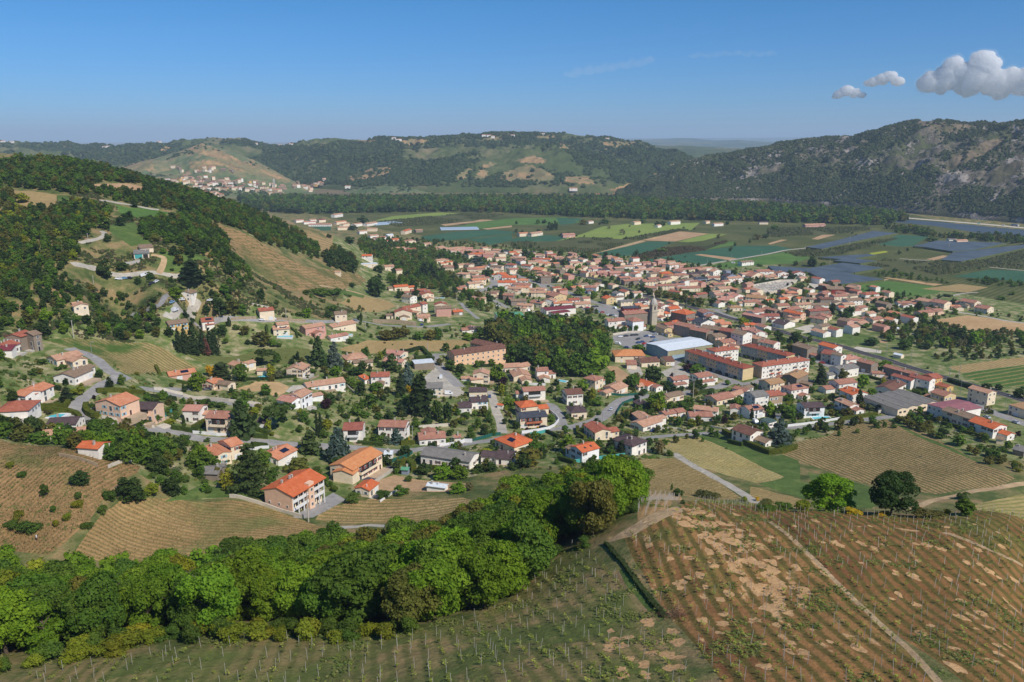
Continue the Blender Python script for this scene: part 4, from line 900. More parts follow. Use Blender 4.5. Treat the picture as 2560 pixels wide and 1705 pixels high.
def trunk_mesh(kind):
    key = ('t', kind)
    if key not in CR:
        b = MB()
        if kind == 'pinedome':
            b.tube((0, 0, -.06), (.01, 0, .62), .026, .018, 7)
            for a in range(6): b.tube((.01, 0, .55), (.28 * math.cos(a * 1.05), .28 * math.sin(a * 1.05), .8), .014, .006, 5)
        elif kind in ('cypress', 'cedar', 'conifer'):
            b.tube((0, 0, -.05), (0, 0, .9), .022, .005, 6)
        elif kind == 'ball': b.tube((0, 0, -.05), (0, 0, .6), .03, .02, 6)
        elif kind == 'bush':
            for a in range(4): b.tube((0, 0, -.1), (.2 * math.cos(a * 1.6), .2 * math.sin(a * 1.6), .45), .03, .01, 5)
        else:
            b.tube((0, 0, -.08), (.01, .01, .38), .026, .018, 7); b.tube((.01, .01, .36), (.0, .02, .8), .017, .005, 6)
            for k in range(7):
                a = k * 2.4; z = .3 + k * .055; b.tube((.008, .008, z), (.2 * math.cos(a), .2 * math.sin(a), z + .2), .011, .004, 5)
        CR[key] = b.mesh('trunk', M_bark)
    return CR[key]
# code: (shape, colour, words, width/height default)
KIND = {'B': ('broad', (0.15, 0.245, 0.018), 'bright green leafy tree', .8), 'G': ('broad', (0.098, 0.17, 0.022), 'mid green leafy tree', .8), 'D': ('broad', (0.05, 0.088, 0.02), 'dark green leafy tree', .85),
 'O': ('broad', (0.135, 0.135, 0.028), 'olive brown leafy tree', .85), 'Y': ('broad', (0.24, 0.26, 0.022), 'yellow green leafy tree', .8), 'W': ('bush', (.50, .32, .02), 'golden yellow flowering bush', 1.2),
 'P': ('broad', (.040, .014, .022), 'dark purple leaved tree', .8), 'C': ('cedar', (0.1, 0.14, 0.12), 'blue grey cedar', .7), 'K': ('conifer', (0.038, 0.06, 0.022), 'dark conifer', .5), 'E': ('cedar', (0.075, 0.115, 0.035), 'spreading green cedar', .75),
 'X': ('cypress', (0.034, 0.06, 0.018), 'slim dark cypress', .25), 'U': ('pinedome', (0.065, 0.1, 0.022), 'umbrella pine', .9), 'S': ('bush', (0.14, 0.17, 0.09), 'grey green olive bush', 1.0),
 'R': ('loose', (0.19, 0.165, 0.08), 'half bare brown tree', .8), 'N': ('conifer', (.190, .090, .070), 'withered pinkish brown conifer', .5), 'b': ('bush', (0.085, 0.14, 0.022), 'round green bush', 1.2), 'y': ('bush', (0.2, 0.22, 0.02), 'yellow green bush', 1.2), 'T': ('ball', (0.1, 0.16, 0.02), 'clipped round tree', .6), 'o': ('bush', (0.12, 0.12, 0.035), 'olive brown bush', 1.3)}
TREES = []   # candidates: (kind, loc, h, w, place phrase)
def tr(reg, place, data):
    """kind x ytop ybase width in region pixels"""
    t = data.split()
    for i in range(0, len(t), 5):
        k = t[i]; x, y0, y1, w_ = map(float, t[i + 1:i + 5]); s = REG[reg][2]
        (a, b), = px(reg, x, y1); p = at(a, b); sl = (p - Vector((0, 0, ZC))).length; dep = math.asin(min((ZC - p.z) / sl, .95))
        h = (y1 - y0) / s * sl / F / math.cos(dep) * .93; wd = w_ / s * sl / F
        TREES.append((k, p, h, wd, place, 1))
def inpoly(P, X, Y):
    ins = np.zeros(len(X), bool)
    for i in range(len(P)):
        (x1, y1), (x2, y2) = P[i - 1][:2], P[i][:2]
        if y1 == y2: continue
        ins ^= ((y1 > Y) != (y2 > Y)) & (X < (x2 - x1) * (Y - y1) / (y2 - y1) + x1)
    return ins
ROADQ = np.array([(sum(p.x for p in l[2]) / 4, sum(p.y for p in l[2]) / 4, (l[2][0] - l[2][3]).length / 2) for l in LAY if len(l) > 3])
NOGO = [l[2] for l in LAY if len(l) == 3 and (l[0] in ('car_park', 'yard', 'river') or l[1] in ('sand', 'wheat', 'soil'))]
def free(X, Y, m=1.5):
    ok = np.ones(len(X), bool)
    for (cx, cy, th, a, b) in RECTS:
        dx, dy = X - cx, Y - cy; c, s = math.cos(th), math.sin(th)
        ok &= ~((np.abs(dx * c + dy * s) < a + m) & (np.abs(-dx * s + dy * c) < b + m))
    for i in range(0, len(X), 400):
        d = np.hypot(X[i:i + 400, None] - ROADQ[None, :, 0], Y[i:i + 400, None] - ROADQ[None, :, 1])
        ok[i:i + 400] &= (d > ROADQ[None, :, 2] + 1.2 + m * .5).all(1)
    for P in NOGO: ok &= ~inpoly(P, X, Y)
    return ok
def polypts(pp, spacing, rg, jit=.45):
    P = [(p.x, p.y) for p in pp]; xs = [p[0] for p in P]; ys = [p[1] for p in P]
    gx, gy = np.meshgrid(np.arange(min(xs), max(xs), spacing), np.arange(min(ys), max(ys), spacing)); gx = gx.ravel(); gy = gy.ravel()
    gx = gx + rg.uniform(-jit, jit, len(gx)) * spacing; gy = gy + rg.uniform(-jit, jit, len(gy)) * spacing
    k = inpoly(P, gx, gy); return gx[k], gy[k]
def scatter(place, kinds, spacing, h0, h1, *regs, seed=1, avoid=True, wk=1.0, prob=1.0, clump=None):
    """kinds: string with repeats"""
    pts = [at(*p) for r_, vv in regs for p in px(r_, *vv)]; mr = 930 if 'left hill' in place else 3200; pts = [p if math.hypot(p.x, p.y) < mr else p * (mr / math.hypot(p.x, p.y)) for p in pts]; rg = np.random.default_rng(seed)
    X, Y = polypts(pts, spacing, rg)
    if prob < 1: k = rg.random(len(X)) < prob; X, Y = X[k], Y[k]
    if clump: k = fbm(X / clump, Y / clump, 3, seed) > .47; X, Y = X[k], Y[k]
    if avoid and len(X): k = free(X, Y, 1.0); X, Y = X[k], Y[k]
    Z = hgt(X, Y)
    for x, y, z in zip(X, Y, Z):
        kd = kinds[int(rg.integers(len(kinds)))]; h = rg.uniform(h0, h1) * (.6 if kd in 'bySoW' else 1)
        TREES.append((kd, Vector((x, y, z)), h, h * KIND[kd][3] * wk * rg.uniform(.85, 1.2), place, 0))
LOWC = {}
def low_crown(kind, lod, var):
    key = (kind, lod, var)
    if key not in LOWC:
        n, s = {0: (900, .036), 1: (220, .068), 2: (60, .12)}[lod]
        if kind in ('cypress', 'conifer'): s *= .65
        V, Fq = crown(kind, n, s, hash_(kind) + var * 77 + lod, core=True); LOWC[key] = (V, fixq(Fq))
    return LOWC[key]
def build_trees(limit=300):
    rg = np.random.default_rng(11)
    def score(t):
        k, p, h, w_, place, ex = t; d = (p - Vector((0, 0, ZC))).length; u, v = proj(p)
        return h * w_ / d / d * (1 if -80 < u < 2640 and v < 1900 else .001)
    T = sorted(TREES, key=score, reverse=True); mass = {}
    for i, (k, p, h, w_, place, ex) in enumerate(T):
        u, v = proj(p); sh, col, words, wd = KIND[k]; d = (p - Vector((0, 0, ZC))).length
        c = np.array(col) * rg.uniform(.8, 1.25) * np.array([rg.uniform(.9, 1.12), 1, rg.uniform(.85, 1.1)])
        if i < limit:
            lod = 0 if d < 260 else (1 if d < 520 else 2); nm = {'bush': 'bush', 'cedar': 'cedar_tree', 'conifer': 'conifer_tree', 'cypress': 'cypress_tree', 'pinedome': 'umbrella_pine', 'loose': 'bare_tree'}.get(sh, 'leafy_tree')
            root = empty(nm, p, rg.uniform(0, 6.28)); cm = link('crown', crown_mesh(sh, lod, int(rg.integers(4 if lod == 0 else 3))), root)
            base_w = {'broad': .86, 'loose': .86, 'bush': 1.05, 'ball': .75, 'pinedome': 1.1, 'cypress': .27, 'cedar': .8, 'conifer': .42}[sh]
            cm.scale = (w_ / base_w, w_ / base_w, h); cm.color = (*c, 1)
            tm = link('foliage_trunk' if 0 else 'trunk', trunk_mesh(sh), root); tm.scale = (h, h, h)
            row = '' if ex else (' at its front edge' if place.startswith('in the foreground') and v > 1500 else (' in its middle' if place.startswith('in the foreground') and v > 1420 else (' at its back' if place.startswith('in the foreground') else '')))
            pend(root, words + ' ' + place + row, 'bush' if sh == 'bush' else 'tree', words + 's')
        else: mass.setdefault('garden' if ex else place, []).append((sh, p, h, w_, c, d))
    for place, L_ in mass.items():
        Vs, Fs, Cs = [], [], []; b = 0
        for (sh, p, h, w_, c, d) in L_:
            lod = 0 if d < 330 else (1 if d < 900 else 2)
            V, Fq = low_crown(sh, lod, int(rg.integers(3))); a = rg.uniform(0, 6.28); ca, sa = math.cos(a), math.sin(a)
            base_w = {'broad': .86, 'loose': .86, 'bush': 1.05, 'ball': .75, 'pinedome': 1.1, 'cypress': .27, 'cedar': .8, 'conifer': .42}[sh]; q = w_ / base_w
            W = np.stack([(V[:, 0] * ca - V[:, 1] * sa) * q + p.x, (V[:, 0] * sa + V[:, 1] * ca) * q + p.y, V[:, 2] * h + p.z - .1 * h], 1)
            Vs.append(W); Fs.append(Fq + b); b += len(W); Cs.append(np.tile(c, (len(W), 1)))
        V = np.concatenate(Vs); Fq = np.concatenate(Fs); Cc = np.concatenate(Cs)
        me = np_mesh('trees', V, Fq, M_leaft); at_ = me.attributes.new('tint', 'FLOAT_COLOR', 'POINT'); at_.data.foreach_set('color', np.concatenate([Cc, np.ones((len(Cc), 1))], 1).astype(np.float32).ravel())
        nm = {'garden': 'garden_greenery'}.get(place, 'woodland')
        o = link(nm, me); tag(o, ('many small green trees and bushes ' + (place if place != 'garden' else 'in gardens between the houses')), 'greenery', kind='stuff')
def blob_mass(name, P, S, Cc, label, cat, kind='stuff', flat=.8):
    """low faceted clumps: P (n,3) S sizes Cc colours"""
    rg = np.random.default_rng(3)
    o = np.array([(1, 0, .1), (.5, .87, 0), (-.5, .87, .15), (-1, 0, 0), (-.5, -.87, .1), (.5, -.87, .05), (.45, .3, .8), (-.45, .35, .85), (0, -.5, .75)], float)
    fc = np.array([(0, 1, 6, 6), (1, 2, 7, 6), (2, 3, 7, 7), (3, 4, 8, 7), (4, 5, 8, 8), (5, 0, 6, 8), (6, 7, 8, 8)])
    n = len(P); k = len(o); a = rg.uniform(0, 6.28, n); O = np.tile(o, (n, 1, 1)) * rg.uniform(.7, 1.25, (n, k, 1))
    X = O[..., 0] * np.cos(a)[:, None] - O[..., 1] * np.sin(a)[:, None]; Y = O[..., 0] * np.sin(a)[:, None] + O[..., 1] * np.cos(a)[:, None]
    V = np.stack([X, Y, O[..., 2] * flat * 1.2], -1) * S[:, None, None] * .55 + P[:, None]
    tri = np.array([(0, 1, 6), (1, 2, 7), (1, 7, 6), (2, 3, 7), (3, 4, 8), (3, 8, 7), (4, 5, 8), (5, 0, 6), (5, 6, 8), (6, 7, 8)])
    Fc = (np.arange(n)[:, None, None] * k + tri[None]).reshape(-1, 3)
    me = np_mesh(name, V.reshape(-1, 3), Fc, M_leaft); at_ = me.attributes.new('tint', 'FLOAT_COLOR', 'POINT')
    at_.data.foreach_set('color', np.concatenate([np.repeat(Cc, k, 0), np.ones((n * k, 1))], 1).astype(np.float32).ravel())
    return tag(link(name, me), label, cat, kind=kind)
HOUSES = r"""
# on the left road bend
b1 1240 345 1565 392 5.5 10 x o p sh=l|peach house with pale blue shutters inside the road bend, orange roof
b1 1710 427 1995 434 5.4 9 g d p c B|peach two storey house with dark brown roof and white van in front
b1 460 232 697 125 5 9 g o w|orange roofed house with a long right wing above the yellow green hedge
+ 180 240 330 262 3.6 7 g o w
b1 -60 470 362 447 3.2 12 h r w|low white house with bright red orange roof at left edge beside pool
b1 600 645 985 628 3 9 g d w|low house under twin dark brown roofs just below the swimming pool
b1 812 772 1110 735 3 7 g s w|tan roofed low house half hidden by trees beside the road bend
b1 1010 930 1280 950 3 6 g O w z|bright orange roof peeping out of the trees above the left vineyard
a1 970 1272 1205 1170 3.6 10 g t w|white bungalow with tan roof and white gable beside the left road
a1 740 1050 1078 975 3.2 9 g s c|long cream bungalow with salmon roof below the red roofed farm
a1 270 745 430 690 7 8 g r n|tall stone farmhouse with red roof at the far left
+ 432 725 540 700 8 8 g t n
a1 130 880 282 815 4 9 g r w|white house with red roof in front of the tall stone farmhouse
a1 -40 925 150 915 3 6 s M w z|low maroon roofed shed at the left edge
a1 960 330 1085 315 3 6 g s c|small house with stepped salmon roofs among trees on left slope
a2 115 585 370 550 4.5 8 g t y|yellow house with tan roof behind the dark conifers
a2 405 178 508 142 5 9 g t w|white hillside house with pale tan roof above parked cars
a2 550 550 702 535 5 10 g r w P|white house with red roof and solar panels beside the dark conifers
+ 612 590 710 575 3 3 s r w z
a2 1300 410 1490 390 6.5 8 g r c|tall plain cream house with red roof above the parked white cars
a2 1480 650 1692 635 4.5 9 g s c P|cream house with stepped salmon roofs and blue pool in front
+ 1530 590 1680 575 6.5 6 g s c
a2 1900 635 2158 590 6 8 g s k|pink two storey house with salmon roof and glazed porch
+ 1960 690 2170 645 3 3 s s k z
a3 170 725 470 665 4 9 g s c|long low cream house with salmon roof above a white terrace wall
a3 140 862 282 836 3.2 6 g S w|small white annex with pink roof beside a turquoise pool
a3 195 555 350 545 7 8 g t c sh=o|tall narrow cream house with orange shutters beside the hamlet vineyard
# in the hamlet below the near vineyard spur
a3 975 200 1155 185 4 8 g O c
a3 1190 250 1390 240 4 7 g r n
a3 1330 300 1490 290 5.5 12 x r c|wide cream gable with four small round windows in the hamlet
a3 1180 335 1265 315 6 11 x t w sh=r|narrow white gable with dark red shutters in the hamlet
a3 1110 485 1320 440 6 8 g r c
a3 1340 425 1405 412 8 8 g r w sh=r
a3 975 530 1200 525 5.5 9 x r c|cream gabled farmhouse with four dark windows above the long stone wall
a3 1275 590 1440 580 3.4 8 g s c
a3 1520 480 1715 472 7 9 g t k o|big blank pinkish white barn wall under tan roof in the hamlet
a3 1500 430 1660 425 6.5 7 x r c
a3 1750 525 1870 515 3 6 g O n|small open shed with bright orange roof right of the pinkish barn
a3 1950 750 2110 740 3.5 7 g d w
a3 190 1 260 1 3 5 g s c z|tiny salmon roofed cabin behind the dark oak above the hamlet
# around the care home
a4 190 1505 860 1410 9 12 g b O A sh=w|long orange care home with brown roof and white framed windows
+ 395 1340 760 1420 8 11 g b O
a3 350 1150 620 1115 3 12 h s c|cream bungalow with broad salmon hip roof beside the blue cedar
+ 440 1190 690 1175 3 6 g t c
a3 870 1060 1050 1085 3 9 g S c|pink roofed house behind a tall clipped hedge
a3 825 1160 1075 1180 3 7 g S c
b3 665 325 905 318 5.6 9 g r w|white house with red roof and glass bay above the sloping lawn
+ 585 362 660 342 3 6 s O w
b3 1237 158 1493 137 4.5 9 f W n c z|open machinery shed with white metal roof beside the yard
b3 1377 475 1598 470 4.5 11 g g c|cream workshop with grey sheet roof beside the concrete yard
b3 1950 520 2180 514 4.2 8 g d c sh=b|cream house with dark roof and brown shutters below the yard
b3 1980 657 2195 642 4.4 9 g d w sh=l|white house with dark roof and pale blue shutters
+ 1800 727 1980 722 3.2 9 g d w
b3 2000 287 2200 292 6.3 8 x s c|tiered cream house with two salmon roofs one above the other
+ 1975 367 2195 342 3.3 4 s s c z
b3 300 1020 552 1014 6 10 g r2 w B|white two storey house with faded red roof behind the big blue cedar
b3 760 972 1112 984 5.6 9 g s2 w sh=b|white house with brown shutters and weathered roof behind small blue cedar
b3 1300 1145 1642 1118 3.3 9 g s2 w|low white house with weathered salmon roof and white garage door
b3 1316 1340 1955 1436 4 10 g g w|long white house with grey roof and pale blue awning by the street
b3 2200 395 2201 395 3 3 f g n z
# in the lower left quarter
b8 1290 392 1540 246 6.6 11 g o3 c A sh=r c B|long apricot roofed row of flats with red shutters and balconies
+ 1125 407 1290 428 4 5 x o3 c z
b8 1312 542 1432 562 3 7 x O c|small cream garage building with orange roof beside black tarmac
b8 660 302 820 215 4.6 10 g o w sh=g P|white house with orange roof and green shutters beside spreading green cedar
b8 545 245 546 245 3 3 f g n z
b2 735 1255 925 1200 4.6 11 x o c B|cream house with rust orange roof and two balconies below the street
+ 925 1135 1078 1085 6 9 g o c
b2 592 752 920 766 6.8 9 g s2 c B|cream three bay house with brown roof and loggias beside the green cedar
b2 292 660 512 666 5.4 8 g S w|white house with pink roof and outside stair above the street
b2 1265 815 1367 818 3 8 g d c|cream cottage with dark roof beside the umbrella pine
b2 1842 490 1986 410 6.6 8 g s W|tall white modern house with salmon roof on the lawn
+ 1530 517 1716 556 3 8 g S W
+ 1985 482 2130 450 3 3 s s W z
b2 1925 357 2420 283 3.2 9 g s w|long low white villa with salmon roofs beside the sand heap
b2 1650 120 1862 130 4.6 10 x s c|cream gabled villa with round vents below the green vineyard
b2 545 290 697 310 3.2 7 x o c|small stone cottage with orange roof beside a parked black car
b2 120 212 470 160 3 8 g o k P|long low pink house with bright orange roof left of the round green tree
b2 1265 140 1410 135 2.8 4 g s c z|small pool house with salmon roof beside the long turquoise pool
b2 890 50 1000 80 3 7 g s c|small salmon roofed house half hidden between dark conifers
b2 2010 30 2011 30 3 3 f g n z
# around the central street
b4 545 325 770 312 3.4 13 x s c|sprawling cream bungalow with brown salmon roof and garage court
+ 385 207 640 192 3.3 9 g s c
+ 640 200 770 172 3.3 8 g s c
b4 850 250 1000 245 6 8 g s2 w|modern cubic white house with grey side wall beside a small pool
+ 1000 286 1095 280 3.2 7 g s2 w
b4 675 515 960 497 6 8 g s2 w o B|white house with long blank balcony front and orange brown roof
+ 580 545 655 541 3 5 g s2 w z
b4 640 726 862 702 5.6 10 h O c|cream house with pyramidal orange roof beside slate roofed house
b4 630 866 982 836 5.8 9 g D c B|cream house with slate grey roof and orange balcony above the white wall
b4 1242 556 1452 540 6.6 10 g b w sh=b A|white two storey house with brown roof and brown shutters
b4 1300 790 1500 776 3.8 10 h d c|cream house with very dark hip roof below the brown shuttered house
b4 1610 376 1712 336 6 9 h s2 c|narrow cream two storey house with salmon roof beside the park trees
b4 1890 500 2036 440 3.5 10 g s c|cream bungalow with salmon roof and white garage above the green fence
b4 1610 1056 1812 1026 4.4 12 x r c o|cream gabled bungalow with red orange roof beside the street corner
b4 1440 1312 1662 1250 5.4 8 g O W K|white modern house with bright orange roof and turquoise fence
b4 2092 1234 2285 1162 5.4 12 h d w|white house with dark hip roof and tall white chimney above vineyard
b4 300 1136 552 1243 3.6 12 h O c P|cream house with bright orange roof carrying solar panels
b4 312 1385 532 1400 2.8 9 g d w|white cottage with dark roof behind the bronze domed tree
b4 330 690 400 700 2.2 3 g O w z|tiny white shed with orange roof beside the narrow drive
# in the right hand gardens below the flats
b5 252 1190 500 1106 3.3 9 g s w|white L shaped villa with mottled salmon roof and arched porch
+ 106 1010 250 1120 3.3 7 g s u
b5 540 1030 702 1000 2.8 6 g s2 c|small garage with salmon roof sheltering a yellow car
b5 910 950 1222 986 4.8 7 g s w|white house with tiered salmon roofs behind a low villa
b5 862 1050 1162 1052 3.3 8 g s2 w|low white villa with salmon roof and long front wall
b5 1216 846 1446 790 3.4 10 g s2 c|brown roofed bungalow with white porch below the street junction
b5 1420 680 1592 726 3.4 6 g s2 w|low house with terrace posts beside the grey roofed tall house
b5 1716 800 1895 772 8 10 g g w|tall white house with grey roof and shaded grey gable
b5 1902 786 2078 765 7.4 9 g r t|tan plastered house with red orange roof attached to tall white house
b5 1645 978 1822 950 5 8 g s2 W P|white cluster house with small roofs and solar panel
+ 1392 950 1520 960 4 7 x s2 w
b5 1650 1302 1822 1246 5.4 11 x b w|white house with brown roof inside the L shaped clipped hedge
b5 1895 1140 2000 1112 2.8 6 f G w|low white garage with flat green roof beside blue grey cedar
b5 580 802 782 760 3.4 7 g t c|cream bungalow with tan brown roof behind the round green tree
b5 205 905 330 885 2.8 7 x d G z|dark green barn with brown roof beside the turquoise fence
b5 312 656 432 630 3.2 12 x O w|low white bungalow with bright orange roof and arched porch
b5 652 582 850 556 4.8 8 g s2 w|white row house with salmon roof left of its twin below the flats
+ 672 642 822 622 2.8 3 s s2 w z
b5 976 546 1162 516 5.4 9 g s2 w sh=g|white row house with salmon roof and green shutters below the flats
+ 1022 606 1190 582 2.8 3 s s2 w z
b6 690 870 846 806 6 10 g t2 n|grey house with ochre roof and dark loggia below the flats
b6 346 950 532 916 5 10 g t2 c|cream house with tan roof left of the grey loggia house
b6 622 1022 846 986 6 9 h s2 w P|white house with mottled brown roof, solar panel and outside stair
b6 1246 946 1482 916 5.8 9 g s2 w|white house with red brown roof behind the twin cypresses
b6 1420 1086 1622 1062 6 11 x O w|white house with orange roof directly behind the twin cypresses
b6 1386 1232 1502 1216 4.4 12 x s w|white gabled house with pink roof in front of the twin cypresses
b6 792 1252 1056 1240 6 9 g d W B|white two storey house with dark roof and turquoise pool
b6 1252 762 1502 722 6 9 g g w|pale house with balconies and flat grey roof beside main road
# along the main road on the right
b6 830 486 962 462 6.8 14 x t n|long shaded stone house with tan roof and cream end gable
b6 1172 476 1286 456 7.2 14 x O w|white gabled house with bright orange roof beside the railway
b6 1150 562 1242 522 6 8 x r2 c|narrow cream house with old red roof by the main road
b6 1270 577 1340 562 7.6 8 x t w|tall narrow white house with tan roof by the main road
b6 1342 626 1532 602 4.8 10 h S w|white house with pink hip roof and satellite dish
b6 1666 686 1752 662 6.6 11 x s2 n|stone house with blue windows and salmon roof by main road
b6 1680 800 1850 806 3.2 5 g s2 c|low cream annex with salmon roof beside the stone blue windowed house
b7 690 316 782 296 6.4 22 x s2 n|very long stone row with weathered salmon roof beside the railway
b7 660 406 746 386 5.8 14 x r2 w|white ended row with faded red roof in front of the stone row
b7 920 406 1002 376 7 13 x r2 w|white gabled row house with red brown roof beside the street bend
b7 990 376 1102 352 7 9 g r y|pale yellow house with flat looking red roof by the railway
b7 400 542 592 442 4 10 g b w|white bungalow with brown roof and carport behind green hedge
b7 1130 622 1292 592 7.2 9 x s2 y2 o|pale yellow blank gabled house with salmon roof at the road corner
b7 1225 852 1642 778 6 15 l m w o|big shed with faded maroon roof and grey blue end wall
b7 1540 956 1686 922 5.4 18 x t c|long low house with tan roof and blue doors in front of maroon shed
b7 1815 1080 2005 1036 5.4 13 x O w|white two storey house with orange roof nearest the right edge
b7 1740 582 1856 556 7.6 12 x s c|grey stone house with white shutters beside the railway on the right
b7 2030 742 2400 860 5 14 f t2 c|cream shop building with red awning at the right edge
b7 2085 1360 2240 1400 2.5 5 s g n z|small open grey shed in the right hand orchard
b7 1860 1215 1955 1230 2.6 5 f t c z|tiny cream shed below the white orange roofed house
# of the church quarter
a5 110 962 232 955 6.6 9 g s2 w sh=r
a5 232 950 330 942 6.6 9 g s2 w
a5 430 963 572 950 8.6 12 h s2 W o|tall plain white block with hip roof in front of the church
a5 845 1062 946 1050 5.8 13 x t y2|cream gabled barn with tan roof beside the car park
a5 1196 1046 1302 1020 8.6 18 x s2 P|tall grey pink terrace with salmon roof and small balcony
a5 1390 1106 1482 1080 8 16 x s2 n
a5 1510 1166 1716 1140 6 10 g t p
a5 1610 1242 1780 1216 4.8 9 g s2 p
a5 1560 1076 1622 1042 8 16 x t n
a5 1770 1110 1842 1080 9.5 14 x r2 n
a5 1870 1142 1990 1112 10.5 11 x t w|tallest pale house of the terrace with blank sunlit side wall
a5 1125 872 1246 842 9.5 16 h O n|stone mansard town house with rows of white dormers
a5 735 812 836 802 9 10 x s2 c o|tall blank beige gable directly right of the church tower
a5 1355 852 1492 842 7.6 12 x s2 u|blue grey gabled house beside the level crossing
a5 1430 902 1546 886 5.4 8 x s2 w sh=g|small white gable with green shutters beside the level crossing
a5 920 802 1052 790 6.6 9 g O w
a5 800 770 916 752 4.8 9 x s2 w
a5 1140 942 1272 950 5 6 g r c
a5 1320 986 1506 962 6.6 12 x D w|white gable with black slate roof in the terrace quarter
a5 1510 976 1642 962 5 8 g o c
a5 1590 1002 1722 992 5 7 g o c
a5 1900 1010 2032 1005 3.6 7 g O c|low shed with vivid orange roof between terrace and railway
a5 870 1012 1010 992 5 8 g r k
a5 310 792 500 782 4 8 g D x|dark red hall with black slate roof behind the church
a5 275 706 432 692 4.8 7 g g c
a5 85 666 216 652 5.6 9 x O y2|pale yellow gabled house with orange roof by the avenue
a5 220 602 312 592 6 9 x g w
a5 500 692 646 682 4.8 8 g d w
a5 470 752 562 747 4.4 8 g o c
a5 540 772 632 766 4 7 g o c
a5 1870 1072 2042 1072 5.6 8 g S k
a5 2040 1112 2162 1102 5.6 12 x S w
a5 2060 1192 2162 1172 6.6 14 x s n
b6 390 426 476 396 6 12 x s2 w
# in the block beyond the railway
a5 195 156 302 152 6 8 g s w
a5 422 216 545 196 5.4 8 g s w
a5 305 246 452 240 3.4 8 g s w
a5 552 252 702 236 3.4 8 g d c
a5 762 168 862 156 6.4 8 h s k
a5 892 186 990 182 5 8 g s c
a5 812 212 902 216 3.6 8 g s k
a5 912 226 1032 216 5.6 8 g s w
a5 1042 226 1142 220 4 8 g s k
a5 446 296 622 286 4 8 g s w
a5 632 280 792 270 3.4 7 g s c
a5 132 330 282 326 4 10 g S k
a5 0 316 82 311 4 8 g S k
a5 0 290 132 285 4 8 g d w
a5 702 312 802 296 4 8 g s2 c
a5 806 336 956 332 6.6 9 h O y|yellow house with bright orange roof in the block beyond the railway
a5 962 361 1162 351 4.6 9 h s2 c
a5 1166 346 1322 340 4 8 h d y2
a5 1302 326 1442 316 4 8 h d c
a5 1352 266 1472 260 3.6 7 g s w
a5 1012 292 1352 262 3.4 8 g s2 c
a5 1482 312 1592 296 5.4 8 x s w
a5 1650 302 1712 292 5.6 6 f g u
a5 1662 372 1782 356 5.6 8 x d u
a5 1682 402 1862 386 5.6 8 g s w
a5 1862 346 1982 336 4.6 8 g s w
a5 1982 372 2142 346 4.6 9 x s2 c
a5 2062 306 2232 296 4.8 8 g s2 w
a5 2102 372 2282 381 3.6 8 g s c
a5 266 396 412 386 5 8 g s2 n
a5 402 406 562 400 4 7 g s w
a5 322 436 512 421 5 8 g s2 n
a5 572 446 732 436 4.8 8 g s2 c
a5 642 406 786 396 4.6 7 g s2 c
a5 782 426 882 416 4 7 g s2 c
a5 862 411 942 401 4 7 g s2 c
a5 1106 436 1172 431 7.6 8 x s2 w|tall narrow white house in the block beyond the railway
a5 1002 481 1112 481 5 7 g s2 w
a5 742 496 1012 491 5 8 g s2 c|long cream row of houses just beyond the railway
a5 566 521 742 521 3.8 8 g s2 t
a5 1012 531 1312 521 3.8 9 g s2 c
a5 892 561 1042 581 3.4 6 g r c
a5 1242 406 1402 396 4 8 h D u
a5 1412 391 1572 386 4 8 g s2 c
a5 1402 436 1562 441 4.6 8 x D y2
a5 1492 481 1632 471 5 8 g s2 n
a5 1562 536 1742 526 3.8 9 g s c
a5 1522 621 1672 606 4 8 g S c
a5 1682 611 1782 601 4.6 8 g S w
a5 1762 641 1892 621 4.6 8 x S w
a5 1602 661 1752 651 4 8 g S c
a5 1542 681 1692 681 4 8 g S c
a5 1902 642 2162 662 5 12 g t2 c|wide hall roofed in ochre tiles beyond the railway
a5 1892 711 2092 701 4 8 g s2 c
a5 1702 781 1862 776 3.2 8 h t2 c
# beside the cemetery
a6 10 461 202 466 4 8 g s2 w
a6 97 401 312 396 5.8 8 g s2 w
a6 202 481 377 481 3.4 8 g s p
a6 441 431 622 426 5 9 x s2 w
a6 712 431 906 431 5.6 9 x r w|white house with red brown roof standing in front of the netted orchards
a6 1282 701 1572 701 4.6 14 g t x z|brown roofed farm shed with dark red end wall
a6 602 761 782 761 5.6 8 h o n
a6 782 861 882 851 3.6 7 g O c
a6 972 791 1122 791 4.4 8 g s c
a6 1112 776 1242 791 5.6 9 x s2 n
a6 1242 831 1392 831 3.6 7 g s w
a6 1392 821 1617 811 6.8 9 g s2 c|tall cream farmhouse with two tone roof near the cemetery
a6 1922 791 2162 771 3.8 9 h r w
a6 2032 871 2252 841 3.4 8 g s c
a6 1162 871 1392 866 4.8 8 g b n
a6 1622 896 1882 881 4.8 10 g t w
a6 1562 961 1742 946 3.6 7 g s c
a6 1392 931 1562 931 3.8 8 x t c
a6 852 871 1042 871 3.2 8 g t c
a6 482 871 627 861 3.6 7 g O c
a6 262 891 352 881 3.2 6 g O c
a6 442 981 642 971 3.8 9 g s2 c
a6 642 1051 832 1021 4.8 10 g s2 n
a6 752 961 1002 951 4.6 8 g s c
a6 1012 971 1222 961 3.4 8 g t w
a6 1472 1001 1562 1001 3 6 g O w
a6 42 1041 222 1051 4.6 7 g s2 n
a6 386 1061 467 1046 4.8 14 x s2 n
a6 162 1181 242 1161 6 20 x S n
a6 172 1151 472 1151 5 9 g r2 w
a6 502 1096 652 1086 3.6 8 g t n
a6 822 1126 912 1106 5.8 18 x O p
a6 982 1071 1312 1051 5.4 8 g r2 n
a6 1062 1141 1242 1161 3.8 8 x s2 c
a6 1217 1211 1277 1191 4.6 14 x s2 c
a6 1252 1141 1342 1151 3.4 6 g r2 c
a6 547 1301 732 1261 3.6 12 x d w|low white house with black roof beside the railway
a6 1652 1231 1812 1221 3.6 7 g s2 w
